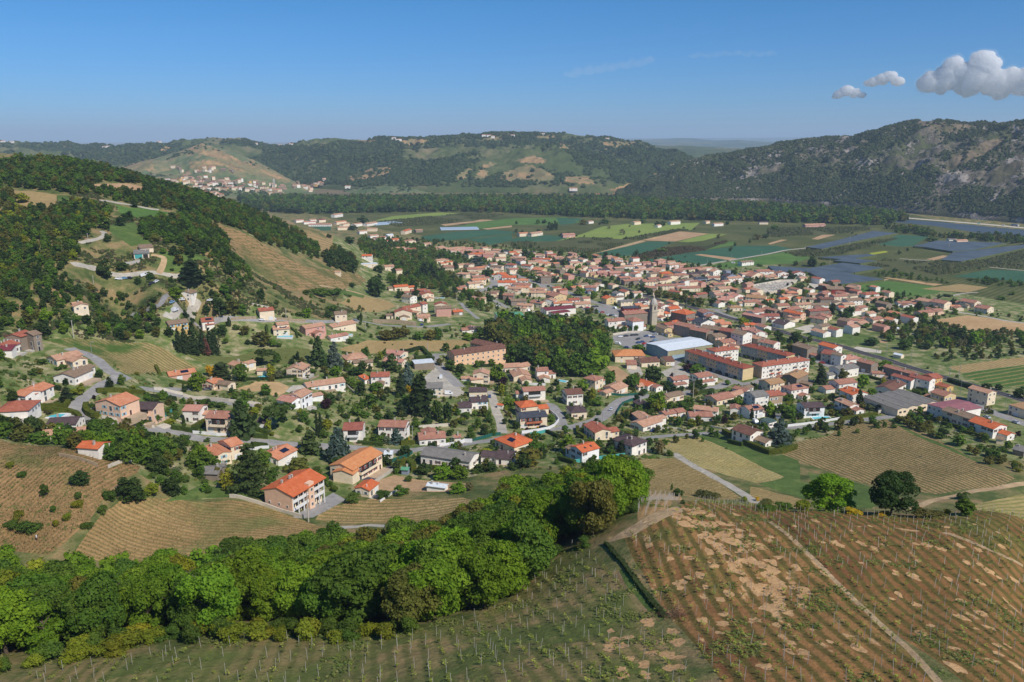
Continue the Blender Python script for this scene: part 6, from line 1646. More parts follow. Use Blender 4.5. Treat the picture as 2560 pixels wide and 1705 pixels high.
# ------------------------------------------------------------------ hedges, walls, fences
def poly3(reg, v, step=.8):
    P = [at(*p) for p in px(reg, *v)]; out = []
    for p, q in zip(P, P[1:]):
        n = max(1, int((q - p).length / step))
        for k in range(n): w_ = p + (q - p) * (k / n); out.append(Vector((w_.x, w_.y, gz(w_.x, w_.y))))
    out.append(P[-1]); return out
def hedge(reg, h, w_, col, label, *v, group='clipped hedges'):
    P = poly3(reg, v); o = P[0].copy(); b = MB(); pr = []
    for i, p in enumerate(P):
        d = (P[min(i + 1, len(P) - 1)] - P[max(i - 1, 0)]); d.z = 0; d.normalize(); n = Vector((-d.y, d.x, 0)) * w_ / 2
        pr.append([(p - o - n + Vector((0, 0, -.6))), (p - o - n + Vector((0, 0, h))), (p - o + n + Vector((0, 0, h))), (p - o + n + Vector((0, 0, -.6)))])
    for a, c in zip(pr, pr[1:]):
        for k in range(3): b.face([a[k], c[k], c[k + 1], a[k + 1]][::-1])
    b.face(pr[0]); b.face(pr[-1][::-1])
    V0 = np.array(b.v); F0 = np.array([f for f in b.f if len(f) == 4])
    rg = np.random.default_rng(len(label)); L_ = len(P); n = int(min(L_ * (h * 2 + w_) * 5, 9000)); i = rg.integers(0, L_ - 1, n) if L_ > 1 else np.zeros(n, int); t = rg.random(n)[:, None]
    A = np.array([list(p - o) for p in P]); base = A[i] * (1 - t) + A[np.minimum(i + 1, L_ - 1)] * t; dd = A[np.minimum(i + 1, L_ - 1)] - A[i]; dd[:, 2] = 0; dd /= np.linalg.norm(dd, axis=1)[:, None] + 1e-9; nn = np.stack([-dd[:, 1], dd[:, 0], 0 * dd[:, 0]], 1)
    f = rg.random(n); side = np.where(f < .33, -1, np.where(f < .66, 1, 0))[:, None]; u = rg.uniform(-1, 1, (n, 1)); hh = rg.random((n, 1)) * h
    pos = base + np.where(side != 0, nn * side * w_ / 2, nn * u * w_ / 2) + np.where(side != 0, hh, h) * np.array([[0, 0, 1.]]); nrm = np.where(side != 0, nn * side, np.array([[0, 0, 1.]]))
    V1, F1 = quads(pos, nrm, .2, rg); me = np_mesh('hedge', np.concatenate([V0, V1]), np.concatenate([F0, F1 + len(V0)]), M_leaf)
    ob = link('hedge', me, None, o); ob.color = (*col, 1); pend(ob, label, 'hedge', group)
HG1, HG2, HG3 = (.07, .11, .02), (.13, .15, .02), (.035, .06, .018)
hedge('b1', 2.2, 2.0, HG2, 'yellow green hedge curling round the inside of the left road bend', 1130, 400, 1120, 450, 1150, 500, 1220, 540, 1290, 540)
hedge('b1', 1.8, 1.6, HG2, 'long yellow green hedge above the orange roofed peach house', 1265, 215, 1400, 205, 1700, 225, 1890, 240)
hedge('b1', 2.0, 1.4, HG3, 'straight dark hedge beside the upper lane', 1895, 275, 2100, 300, 2300, 320)
hedge('b1', 1.8, 1.6, HG2, 'upper yellow hedge between orange roofed house and pool', 350, 400, 600, 415, 850, 420, 900, 350)
hedge('b1', 1.8, 1.6, HG2, 'lower yellow hedge sweeping down behind the swimming pool', 470, 440, 700, 450, 900, 480, 1000, 510, 1050, 560)
hedge('b1', 1.6, 1.4, HG1, 'green hedge in front of the white parked van', 1650, 590, 1800, 610, 1990, 630)
hedge('b2', 1.6, 1.4, HG1, 'green hedge below the garden with the tall bush', 150, 900, 300, 920, 430, 945)
hedge('b2', 1.6, 1.4, HG2, 'yellowish hedge climbing beside the cream three bay house', 430, 900, 590, 790)
hedge('b2', 1.8, 1.6, HG1, 'hedge on the street edge below the umbrella pine', 1205, 1010, 1400, 1020)
hedge('b2', 1.6, 1.8, HG1, 'thick hedge on the lower side of the street', 1205, 1120, 1400, 1135)
hedge('b2', 1.5, 1.2, HG3, 'long dark hedge under the turquoise pool', 1010, 265, 1300, 260, 1600, 240, 1960, 230)
hedge('b3', 1.6, 1.6, HG1, 'clipped hedge in front of the white brown shuttered house', 490, 1200, 700, 1215, 820, 1230)
hedge('b3', 1.8, 1.6, HG2, 'light green hedge beside the white garage door', 1050, 1215, 1140, 1210, 1230, 1200)
hedge('b3', 2.4, 2.0, HG2, 'hedge ring around the turquoise garden hut', 1010, 1480, 1130, 1465, 1220, 1500, 1225, 1560)
hedge('a3', 2.4, 2.0, HG3, 'tall dark hedge left of the square lawn', 1050, 1050, 1130, 1060, 1310, 1010)
hedge('a3', 2.4, 2.2, HG1, 'tall bright hedge right of the square lawn', 1330, 1010, 1390, 1070, 1450, 1130, 1240, 1150)
hedge('b4', 1.8, 1.6, HG2, 'bright hedge between gabled bungalow and street corner', 1375, 1000, 1385, 1080, 1480, 1140)
hedge('b4', 1.5, 1.4, HG3, 'brownish hedge running down beside the round lawn', 980, 1050, 1060, 1090, 1130, 1130)
hedge('b4', 1.8, 1.8, HG2, 'yellow green hedge inside the turquoise fence bend', 1915, 850, 1960, 900, 2010, 945)
hedge('b5', 2.3, 2.2, HG2, 'big L shaped clipped hedge around the brown roofed house', 1300, 1260, 1400, 1320, 1600, 1420, 1900, 1545, 2060, 1530, 2240, 1470)
hedge('b5', 2.0, 1.8, HG1, 'hedge behind the brown roofed bungalow by the junction', 930, 780, 1020, 745, 1170, 725)
hedge('b6', 1.6, 1.6, HG2, 'bright green hedge in front of the pink roofed gable', 1270, 1410, 1500, 1375, 1740, 1345)
hedge('b6', 1.6, 1.6, HG1, 'hedge along the pavement below the stone house', 1610, 850, 1750, 890, 1900, 915)
hedge('b7', 1.8, 1.8, HG1, 'rounded hedge around the corner garden', 740, 520, 850, 545, 865, 580, 770, 605)
hedge('b7', 2.4, 3.0, HG3, 'dark hedge along the railway right of the stone row', 1190, 410, 1350, 470, 1500, 510, 1600, 560)
hedge('C', 2.0, 3.0, HG3, 'dark hedge beside the isolated pink house', 430, 1068, 520, 1072, 600, 1070)
hedge('a6', 2.2, 2.0, HG3, 'long dark hedge behind the cemetery', 0, 620, 300, 560, 560, 545, 700, 540)
def wallp(name, reg, h, th_, mat, label, *v, cat='wall', group='garden walls'):
    P = poly3(reg, v, 2.0); o = P[0].copy(); b = MB(); pr = []
    for i, p in enumerate(P):
        d = (P[min(i + 1, len(P) - 1)] - P[max(i - 1, 0)]); d.z = 0; d.normalize(); n = Vector((-d.y, d.x, 0)) * th_ / 2; q = p - o
        pr.append([q - n + Vector((0, 0, -1)), q - n + Vector((0, 0, h)), q + n + Vector((0, 0, h)), q + n + Vector((0, 0, -1))])
    for a, c in zip(pr, pr[1:]):
        for k in range(3): b.face([a[k], c[k], c[k + 1], a[k + 1]][::-1])
    b.face(pr[0]); b.face(pr[-1][::-1]); ob = link(name, b.mesh(name, mat), None, o); pend(ob, label, cat, group)
M_wwall = plain('rendered_wall', hx('c9bfae'), .9, .12, .6)
wallp('garden_wall', 'b4', 1.5, .3, M_white, 'long white curved wall around the street corner garden', 650, 1065, 850, 1040, 1000, 1010, 1080, 970, 1135, 900, 1100, 850, 1040, 800)
wallp('garden_wall', 'b8', 1.3, .3, M_wwall, 'low grey wall below the three storey apartment house', 250, 622, 400, 650, 560, 700, 700, 750, 880, 800)
wallp('garden_wall', 'a3', 3.0, .6, M_stone, 'long stone retaining wall below the hamlet', 690, 660, 900, 670, 1250, 705, 1255, 690)
wallp('garden_wall', 'b1', 1.0, .3, M_wwall, 'pale wall below the hedge by the parked van', 1640, 600, 1780, 640, 1900, 660, 2020, 675)
wallp('garden_wall', 'b1', 1.6, .3, M_wwall, 'pale wall with garage doors below the peach house', 1335, 560, 1440, 580, 1550, 600)
wallp('garden_wall', 'b2', 1.3, .25, M_white, 'white panelled wall in front of the cream three bay house', 430, 960, 600, 975, 740, 990, 920, 1000)
wallp('garden_wall', 'b2', 1.4, .3, M_wwall, 'pale retaining wall along the upper lane', 300, 470, 600, 510, 900, 545, 1130, 570, 1310, 590)
wallp('garden_wall', 'b2', 1.4, .3, M_wwall, 'pale retaining wall left part of the upper lane', -80, 385, 60, 400, 300, 455)
wallp('garden_wall', 'b3', 1.2, .25, M_white, 'white wall between the low white house and turquoise fence', 1560, 1235, 1680, 1215, 1760, 1205)
wallp('garden_wall', 'b3', 1.8, .3, M_white, 'white wall with two doors beside dark green fence', 1790, 1220, 1885, 1180, 1990, 1180)
wallp('garden_wall', 'b3', 1.6, .3, M_wwall, 'pale wall behind the vegetable garden', 1290, 1000, 1450, 985, 1690, 970)
wallp('garden_wall', 'b4', 1.6, .3, M_white, 'white wall in front of the modern cubic house', 665, 425, 800, 435, 960, 440)
wallp('garden_wall', 'b5', 1.0, .3, M_wwall, 'stepped low wall left of the lane', 565, 1210, 700, 1220, 800, 1250, 910, 1250)
wallp('garden_wall', 'b5', 1.0, .3, M_wwall, 'low pale wall along the lawn with purple tree', 1130, 1190, 1300, 1225, 1500, 1210, 1800, 1195)
wallp('garden_wall', 'b6', 1.3, .3, M_white, 'white wall along the lane below the turquoise pool', 570, 1500, 750, 1480, 860, 1465, 1100, 1430, 1260, 1400)
wallp('garden_wall', 'b6', 2.0, .3, M_wwall, 'wall with an orange tiled coping beside the workshop', 1750, 1330, 1880, 1305, 2000, 1280)
wallp('garden_wall', 'a5', 1.6, .3, M_wwall, 'pale wall between church square and car park', 170, 1140, 350, 1110, 520, 1105)
wallp('garden_wall', 'a2', 1.6, .4, M_stone, 'stone wall along the upper road left of the parked cars', 930, 525, 1100, 510, 1260, 505)
wallp('garden_wall', 'a2', 1.8, .4, M_stone, 'stone wall along the upper road right of the parked cars', 1510, 520, 1700, 535, 1900, 545)
wallp('garden_wall', 'A', 2.0, .8, M_conc, 'stack of white blocks below the open hill barn', 1155, 1335, 1290, 1310)
wallp('garden_wall', 'b8', 1.3, .3, M_conc, 'grey wall along the black tarmac strip', 1480, 500, 1560, 450, 1630, 400)
wallp('mesh_fence', 'b4', 1.7, .06, M_teal, 'turquoise mesh fence around the bright orange roofed modern house', 1345, 1450, 1500, 1430, 1700, 1400, 1850, 1385, 2000, 1365, cat='fence', group='mesh fences')
wallp('mesh_fence', 'b4', 1.7, .06, M_green, 'dark green fence along the inside of the road curve', 2180, 620, 2080, 640, 1960, 690, 1900, 790, 1890, 850, cat='fence', group='mesh fences')
wallp('mesh_fence', 'b4', 1.4, .06, M_green, 'dark green fence around the bungalow lawn above the road', 1790, 560, 1950, 575, 2150, 565, 2290, 545, cat='fence', group='mesh fences')
wallp('mesh_fence', 'b3', 1.7, .06, M_green, 'long dark green fence along the lower street', 1995, 1165, 2150, 1130, 2300, 1095, 2360, 1085, cat='fence', group='mesh fences')
wallp('mesh_fence', 'b4', 1.7, .06, M_teal, 'pale turquoise fence above the solar panelled orange roof', 760, 1090, 870, 1075, 965, 1050, cat='fence', group='mesh fences')
wallp('mesh_fence', 'b2', 1.7, .06, M_teal, 'blue green fence climbing beside the white stair house', 0, 800, 90, 730, 180, 660, cat='fence', group='mesh fences')
wallp('mesh_fence', 'b3', 1.7, .06, M_green, 'green topped fence beside the row of flats', 920, 1450, 1080, 1400, 1210, 1330, cat='fence', group='mesh fences')
# ------------------------------------------------------------------ pools
def pool(reg, cx, cy, L_, W_, ang, label, above=.15, rim=.6):
    (a, b_), = px(reg, cx, cy); p = at(a, b_); root = empty('swimming_pool', p, R(ang)); b = MB()
    x, y = L_ / 2, W_ / 2
    for (x0, y0, x1, y1) in ((-x - rim, -y - rim, x + rim, -y), (-x - rim, y, x + rim, y + rim), (-x - rim, -y, -x, y), (x, -y, x + rim, y)): b.box(x0, y0, -2, x1, y1, above)
    link('rim', b.mesh('rim', M_white), root); b = MB(); b.box(-x, -y, -1.5, x, y, above - .1); link('water', b.mesh('water', M_pool), root)
    RECTS.append((p.x, p.y, R(ang), x + 1.5, y + 1.5)); pend(root, label, 'pool', 'swimming pools')
pool('b1', 705, 525, 8, 4, -5, 'turquoise pool on white terrace near the left edge', .4, 1.5)
pool('b1', 700, 390, 7, 4, 0, 'dark green pool in the garden above the white terrace', .1)
pool('a2', 1635, 755, 9, 3.5, 5, 'bright blue raised pool below the solar roofed cream house', 1.0, .3)
pool('b2', 1320, 215, 13, 4.5, 0, 'long turquoise pool beside the small pool house')
pool('a3', 345, 820, 7, 3, 0, 'small pale pool on terrace in front of the long salmon roofed house')
pool('b4', 1175, 380, 6, 3.5, -25, 'small light blue pool beside the modern cubic house')
pool('b6', 1010, 1385, 10, 4, 5, 'turquoise pool in front of the dark roofed white house')
pool('b6', 1250, 262, 8, 4.5, -8, 'blue round cornered pool on the lawn beyond the railway', 1.1, .3)
pool('a3', 1590, 340, 5, 3, 0, 'pale turquoise pool right of the wide cream gable')
pool('b1', 770, 165 + 770, 1, 1, 0, 'small tank') if 0 else None
# ------------------------------------------------------------------ cars
def car_meshes():
    prof = [(-2.1, .35), (-2.12, .75), (-1.95, .95), (-1.3, 1.02), (-.75, 1.42), (.75, 1.46), (1.55, 1.0), (2.05, .9), (2.12, .6), (2.1, .35)]
    b = MB(); y = .85
    def yy(z): return y if z < .98 else .68
    L_ = [(x, -yy(z), z) for x, z in prof]; Rr = [(x, yy(z), z) for x, z in prof]; n = len(prof)
    for i in range(n): j = (i + 1) % n; b.face([L_[i], Rr[i], Rr[j], L_[j]])
    b.face(L_); b.face(Rr[::-1])
    body = MB(); body.v, body.f, body.m = b.v, b.f, b.m
    g = MB()
    for s in (-1, 1): g.face([(-1.15, s * .79, 1.05), (-.7, s * .70, 1.36), (.7, s * .70, 1.38), (1.3, s * .79, 1.05)][::s])
    g.face([(-1.37, -.6, 1.03), (-1.37, .6, 1.03), (-.84, .58, 1.38), (-.84, -.58, 1.38)]); g.face([(1.56, .62, 1.03), (1.56, -.62, 1.03), (.86, -.58, 1.43), (.86, .58, 1.43)])
    wh = MB(); wh.tube((0, -.1, 0), (0, .1, 0), .32, .32, 10)
    v = MB(); v.box(-2.4, -.95, .4, 2.4, .95, 1.2); v.box(-2.4, -.9, 1.2, 1.2, .9, 2.15); v.face([(1.2, -.9, 2.15), (1.2, .9, 2.15), (1.75, .9, 1.2), (1.75, -.9, 1.2)][::-1]); v.face([(1.2, -.9, 1.2), (1.75, -.9, 1.2), (1.2, -.9, 2.15)]); v.face([(1.2, .9, 2.15), (1.75, .9, 1.2), (1.2, .9, 1.2)])
    m, nt, bb = newmat('car_paint'); nt.links.new(nt.nodes.new('ShaderNodeObjectInfo').outputs['Color'], bb.inputs['Base Color']); bb.inputs['Roughness'].default_value = .3; bb.inputs['Specular IOR Level'].default_value = .5
    g2 = MB(); g2.face([(1.24, -.8, 2.08), (1.70, -.8, 1.26), (1.70, .8, 1.26), (1.24, .8, 2.08)]); 
    for s in (-1, 1): g2.face([(.3, s * .92, 1.3), (1.15, s * .92, 1.3), (1.15, s * .92, 2.0), (.3, s * .92, 2.0)])
    return body.mesh('body', m), g.mesh('windows', M_glass), wh.mesh('wheel', M_black), v.mesh('body', m), g2.mesh('windows', M_glass)
CB, CG, CW, VB, VG = car_meshes()
CC = {'w': ((.75, .75, .75), 'white'), 'k': ((.02, .02, .025), 'black'), 'g': ((.25, .26, .28), 'grey'), 'r': ((.45, .02, .02), 'red'), 'b': ((.03, .07, .2), 'dark blue'), 'y': ((.75, .35, .01), 'yellow'), 's': ((.5, .52, .55), 'silver'), 'l': ((.2, .35, .5), 'light blue'), 't': ((.05, .35, .3), 'green')}
def car(reg, x, y, dx, dy, c, place, van=False):
    (a, b_), (e, f_) = px(reg, x, y, x + dx, y + dy); p = at(a, b_, .7); q = at(e, f_, .7); d = q - p; p.z = gz(p.x, p.y)
    root = empty('van' if van else 'car', p, math.atan2(d.y, d.x)); rgb, nm = CC[c]
    sl = math.atan2(gz(p.x + d.normalized().x * 2, p.y + d.normalized().y * 2) - gz(p.x - d.normalized().x * 2, p.y - d.normalized().y * 2), 4); root.rotation_euler = (0, -sl, math.atan2(d.y, d.x))
    o = link('body', VB if van else CB, root); o.color = (*rgb, 1); link('windows', VG if van else CG, root)
    for wx in (-1.35, 1.35):
        for wy in (-.78, .78): link('wheel', CW, root, (wx, wy, .32))
    pend(root, f"{nm} {'van' if van else 'car'} {place}", 'van' if van else 'car', 'parked and driving vehicles')
for t in """b1 1910 560 60 2 w v parked before the dark roofed peach house
b2 615 375 50 0 k c parked below the small stone cottage
a2 195 390 60 -2 w v parked on the upper left lane
a2 1325 515 50 3 w c beside the stone wall under the tall cream house
a2 1465 505 60 2 w v in front of the tall cream house
a3 455 620 50 0 g c beside the tall narrow house with orange shutters
a3 1315 635 50 3 w v below the hamlet farmhouse
a3 1330 685 40 -15 b c at the foot of the hamlet wall
a3 1515 340 40 5 w c beside the wide cream gable
b3 1580 330 5 -45 w v parked in the concrete yard
b3 1680 540 50 2 w v behind the dark roofed house
b3 1925 360 30 20 w v beside the tiered cream house
b3 2215 575 2 -40 b c at the top of the narrow drive
b4 945 715 50 5 g c below the white balcony wall
b4 1820 745 40 -25 s c driving on the curved road
b4 1690 515 40 5 r c beside the narrow cream house
b4 930 975 50 3 k c beside the orange balcony
b4 520 365 20 -30 k c in the court of the sprawling bungalow
b5 390 1235 60 0 b c in front of the arched villa porch
b5 1720 1125 40 25 w v beside the cluster house
b5 640 1055 40 10 y c sticking out of the salmon roofed garage
b5 1240 480 50 15 k v parked along the longest apartment block
b6 1020 660 50 5 r c on the main road behind the spruce
b6 1900 1085 50 0 w c beside the dark purple bush
b6 1690 815 50 5 s c beside the low cream annex
b7 1340 655 50 10 k c on the main road above the maroon shed
b7 1720 905 60 20 s c on the forecourt right of the maroon shed
b7 2125 980 50 20 s c driving near the right edge
b7 945 830 20 -30 w v beside the saw roofed workshop
b7 505 620 50 -2 g v behind the workshop
b7 655 590 50 5 k c in the corner garden
A 1330 1425 35 -10 w v beside the hill lane
A 1090 1458 40 0 w c at the left of the hill parking row
A 1140 1452 40 0 l c in the middle of the hill parking row
A 1185 1450 40 0 k c at the right of the hill parking row
A 1395 1500 35 -15 k c on the slope below the hill lane
A 1435 1482 35 -15 w c directly right of the black slope car
a2 280 255 40 -10 w v below the hillside house
a2 155 285 40 -5 l c near the hillside lane
a2 655 258 50 2 w c on the dirt above the round tree
a5 265 1155 30 -2 w c on the church car park
a5 340 1145 30 -2 k c on the church car park
a5 425 1135 30 -2 k c on the church car park
a5 470 1132 30 -2 k c on the church car park
a5 495 1185 30 -8 k c on the church car park
a5 525 1170 30 -8 g c on the church car park
a5 605 1148 30 -2 b c on the church car park
a5 640 1140 30 -2 w c on the church car park
a5 690 1160 30 -2 b c on the church car park
a5 725 1120 30 5 w c on the church car park
a5 500 1232 30 -5 b c on the church car park
a5 550 1222 30 -5 b c on the church car park
a5 580 1245 30 -5 r c on the church car park
a5 670 1228 30 -5 k c on the church car park
a5 720 1198 30 -5 l c on the church car park
a5 235 1250 30 5 w v on the church car park
a5 345 1295 30 5 b c on the church car park
a5 790 945 30 5 w v beside the beige gable
a5 195 785 30 10 w v on the avenue near the black roofed hall
a5 110 870 20 -5 w c on the village centre car park
a5 140 880 20 -5 k c on the village centre car park
a5 170 875 20 -5 g c on the village centre car park
a5 200 885 20 -5 w c on the village centre car park
a4 1840 880 20 0 k c on the village centre car park
a4 1900 895 20 0 k c on the village centre car park
a4 1925 880 20 0 r c on the village centre car park
a4 1960 895 20 0 b c on the village centre car park
a4 1985 915 20 0 r c on the village centre car park
a4 2000 870 20 0 k c on the village centre car park
a4 2045 865 20 0 k c on the village centre car park
a4 2030 925 20 0 g c on the village centre car park
a4 2075 940 20 0 l c on the village centre car park
a4 2120 940 20 0 r c on the village centre car park
a4 2200 975 20 0 w c on the village centre car park
a4 2240 980 20 0 k c on the village centre car park
a4 1155 920 20 10 w v beside the green roofed hall
a4 625 662 30 -15 w v parked on the sloping side street
a4 660 640 10 -15 k c parked on the sloping side street
a4 1415 600 25 8 k c on the avenue junction
a4 760 860 30 2 w c beside the estate lane
D 1940 950 40 2 t v driving on the riverside motorway
D 2165 970 40 3 w v driving on the riverside motorway
D 1250 898 30 2 b v driving on the riverside motorway
C 2035 1315 30 2 w v beside the farm on the plain road""".split('\n'):
    f = t.split(' ', 7); car(f[0], *map(float, f[1:5]), f[5], f[7], f[6] == 'v')
# lorry on the motorway
p = at(*px('D', 2270, 972)[0], 1); q = at(*px('D', 2310, 976)[0], 1); root = empty('lorry', (p.x, p.y, gz(p.x, p.y)), math.atan2(q.y - p.y, q.x - p.x))
b = MB(); b.box(-7, -1.25, 1.0, 5, 1.25, 3.9); link('cargo_box', b.mesh('cargo_box', WALL['u']), root); b = MB(); b.box(5.3, -1.2, .6, 7.4, 1.2, 3.2); link('cab', b.mesh('cab', M_white), root)
for x in (-5.5, -4.2, 3, 6.3): b = MB(); b.tube((0, -1.2, 0), (0, 1.2, 0), .5, .5, 10); link('wheel', b.mesh('wheel', M_black), root, (x, 0, .5))
pend(root, 'grey articulated lorry on the riverside motorway near the right edge', 'lorry')
# ------------------------------------------------------------------ poles and masts
def pole(reg, xb, yb, xt, yt, kind, place):
    (a, b_), (c, e) = px(reg, xb, yb, xt, yt); p = at(a, b_); sl = (p - Vector((0, 0, ZC))).length; h = abs(b_ - e) * sl / F / .93
    if kind == 'mast':
        root = empty('catenary_mast', p); b = MB(); b.tube((0, 0, -.5), (0, 0, h), .14, .1, 6); link('post', b.mesh('post', M_metal), root)
        b = MB(); b.tube((0, 0, h * .82), (1.6, 2.6, h * .86), .06, n=5); b.tube((0, 0, h * .95), (1.4, 2.3, h * .86), .04, n=5); link('bracket', b.mesh('bracket', M_metal), root); pend(root, 'grey railway catenary mast ' + place, 'mast', 'catenary masts along the railway')
    elif kind == 'lamp':
        root = empty('street_lamp', p); b = MB(); b.tube((0, 0, -.3), (0, 0, h), .1, .06, 6); link('post', b.mesh('post', M_metal), root)
        b = MB(); b.tube((0, 0, h), (1.0, -.3, h + .15), .05, n=5); link('arm', b.mesh('arm', M_metal), root); b = MB(); b.box(.8, -.5, h + .05, 1.6, -.15, h + .22); link('lamp_head', b.mesh('lamp_head', M_conc), root); pend(root, 'slim grey street lamp ' + place, 'street lamp', 'street lamps')
    else:
        root = empty('utility_pole', p); b = MB(); b.tube((0, 0, -.5), (0, 0, h), .24 if kind == 'big' else .16, .15 if kind == 'big' else .1, 8); link('post', b.mesh('post', M_conc), root)
        b = MB(); b.box(-.6, -.06, h - .35, .6, .06, h - .25); [b.tube((x, 0, h - .25), (x, 0, h - .02), .05, n=5) for x in (-.5, 0, .5)]; link('crossarm', b.mesh('crossarm', M_metal), root); pend(root, 'pale utility pole ' + place, 'pole', 'utility poles')
    return p, h
for t in """b8 920 830 905 590 big in front of the white balconied apartment house
a1 965 762 940 565 big at the top edge of the striped vineyard
a1 1208 1010 1190 840 lamp beside the road along the striped vineyard
a1 2188 305 2175 185 lamp on the hillside lane
a2 365 485 360 370 big behind the dark conifers
a2 780 490 780 365 pole left of the tall cream house
a2 1650 520 1640 380 big right of the tall cream house
a3 600 780 598 650 big beside the terraces right of the tall narrow house
a3 597 620 597 525 lamp beside the upper road
a3 1408 1035 1405 930 big between vineyard and machinery shed
a3 1785 380 1785 300 pole above the hamlet lane
b3 1212 1160 1208 970 pole right of the brown shuttered white house
b3 1715 1220 1712 1120 lamp on the lower street
b3 1890 1290 1888 1190 lamp at the lower street junction
b4 1702 915 1700 780 lamp on the curved road
b5 902 820 900 620 big beside the street below the flats
b5 1762 535 1760 455 lamp in front of the orange end wall
b5 1668 330 1665 240 lamp in the shared garden
b6 1400 440 1395 350 lamp beside the bowls court
b7 1342 610 1345 440 lamp at the main road bend
b7 1975 790 1980 640 lamp before the shop
b6 668 560 665 440 lamp left of the shaded stone house
A 862 1510 860 1440 pole on the scrub slope
A 808 1090 806 1050 pole beside the hill path
a5 395 540 400 470 mast left of the church
a5 690 640 690 530 mast behind the church tower
a5 793 640 793 515 mast just right of the church tower
a5 1130 750 1132 650 mast in front of the trackside bushes
a5 1240 755 1240 630 mast in front of the trackside bushes, brighter
a5 1508 800 1505 685 mast beside the level crossing
a5 1678 880 1675 735 mast right of the level crossing
b6 920 395 925 250 mast at the lawn beyond the railway
b6 1048 380 1048 230 mast at the lawn beyond the railway, taller
b6 1720 600 1722 455 mast beside the bowls court
b6 1850 610 1853 445 mast right of the bowls court
b6 2180 640 2185 520 mast near the blue tarpaulin
b7 1185 390 1190 220 mast in front of the striped green field
b7 1322 390 1330 205 mast in front of the striped green field, taller
a4 1548 395 1545 280 mast in the middle of the trackside gardens
a4 1465 370 1465 315 mast left of the trackside gardens
a4 942 280 940 200 mast by the estate
a4 1752 470 1750 415 mast before the yellow trackside house
a4 335 185 335 120 mast beside the pink estate roofs
a4 490 440 492 395 lamp in the upper village
a5 1400 205 1400 145 pole left on the plain lane
a5 1716 170 1716 85 pole middle of the plain lane
a5 2112 90 2112 50 pole right on the plain lane
D 565 1350 565 1288 big white pylon in the netted orchards
D 1662 1190 1662 1132 big white pylon before the pinkish farm
D 750 1145 750 1080 big behind the long narrow net
D 2275 940 2280 890 mast below the rocky hill
D 1802 905 1805 860 mast below the rocky hill
D 1562 890 1562 845 mast below the rocky hill
D 938 840 938 790 mast below the rocky hill
D 755 830 757 790 mast below the rocky hill
D 598 815 598 778 mast below the rocky hill""".split('\n'):
    f = t.split(' ', 6); pole(f[0], *map(float, f[1:5]), f[5], f[6])
# rails
RP = PATHS['rail']; c0 = Vector((RP[0].x, RP[0].y, 0)); root = empty('railway_track', (RP[0].x, RP[0].y, gz(RP[0].x, RP[0].y)))
for off in (-2.6, -1.1, 1.1, 2.6):
    b = MB(); pr = []
    for i, p in enumerate(RP):
        d = (RP[min(i + 1, len(RP) - 1)] - RP[max(i - 1, 0)]).normalized(); n = Vector((-d.y, d.x)); c = p + n * off; z = gz(c.x, c.y) - root.location.z
        pr.append([(c.x + n.x * s - c0.x, c.y + n.y * s - c0.y, z + k) for s, k in ((-.12, .0), (-.12, .38), (.12, .38), (.12, .0))])
    for a, c in zip(pr, pr[1:]):
        for k in range(3): b.face([a[k], c[k], c[k + 1], a[k + 1]][::-1])
    link('rail', b.mesh('rail', plain('rail_steel', hx('8a8580'), .6) if off == -2.6 else bpy.data.materials['rail_steel']), root)
tag(root, 'double railway track curving past the village', 'railway track')
# ------------------------------------------------------------------ cemetery
b = MB(); b.box(-.6, -1.1, -.3, .6, 1.1, .35); GS = b.mesh('grave_slab', M_conc); b = MB(); b.box(-.55, 1.0, -.3, .55, 1.25, 1.5); GH = b.mesh('headstone', plain('pale_granite', hx('b8b2ac'), .7))
CP_ = [at(*p) for p in px('a6', 10, 655, 480, 572, 730, 572, 520, 700, 300, 765, 70, 748)]
dv = (CP_[1] - CP_[0]).normalized(); ang = math.atan2(dv.y, dv.x); n_ = 0; rg = np.random.default_rng(4)
for i in range(60):
    for j in range(60):
        p = CP_[0] + dv * (i * 2.9) + Vector((-dv.y, dv.x, 0)) * ((j - 30) * 4.4)
        if not inpoly([(q.x, q.y) for q in CP_], np.array([p.x]), np.array([p.y]))[0] or rg.random() < .25 or n_ >= 170: continue
        n_ += 1; root = empty('grave', (p.x, p.y, gz(p.x, p.y)), ang + (math.pi if j % 2 else 0)); link('grave_slab', GS, root); link('headstone', GH, root)
        tag(root, 'pale stone grave in the walled cemetery', 'grave', 'graves in the cemetery')
wallp('cemetery_wall', 'a6', 2.0, .4, M_wwall, 'pale wall around the village cemetery', 0, 650, 480, 562, 770, 560, 540, 712, 300, 780, 60, 765, 0, 740)
# ------------------------------------------------------------------ open hill barn and odd sheds
def blk(reg, v, h, d, typ, roof, wall, **k):
    q = resolve(reg, *v, h, d, typ); q.update(roof=roof, wall=wall, flags='z', **k); return q
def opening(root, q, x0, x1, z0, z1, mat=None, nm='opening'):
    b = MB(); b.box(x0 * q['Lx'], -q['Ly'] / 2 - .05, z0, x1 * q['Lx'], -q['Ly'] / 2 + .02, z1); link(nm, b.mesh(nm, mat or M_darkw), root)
q = blk('A', (1230, 1232, 1370, 1225), 3.2, 8, 's', 'g', 'c'); root = build_house([q, blk('A', (1290, 1180, 1410, 1172), 3.4, 8, 's', 't', 'c')], 'barn')
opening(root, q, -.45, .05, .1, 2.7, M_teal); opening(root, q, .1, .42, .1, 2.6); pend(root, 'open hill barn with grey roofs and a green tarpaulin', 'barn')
q = blk('a7', (2010, 745, 2011, 745), 3, 3, 'f', 'g', 'w') if 0 else None
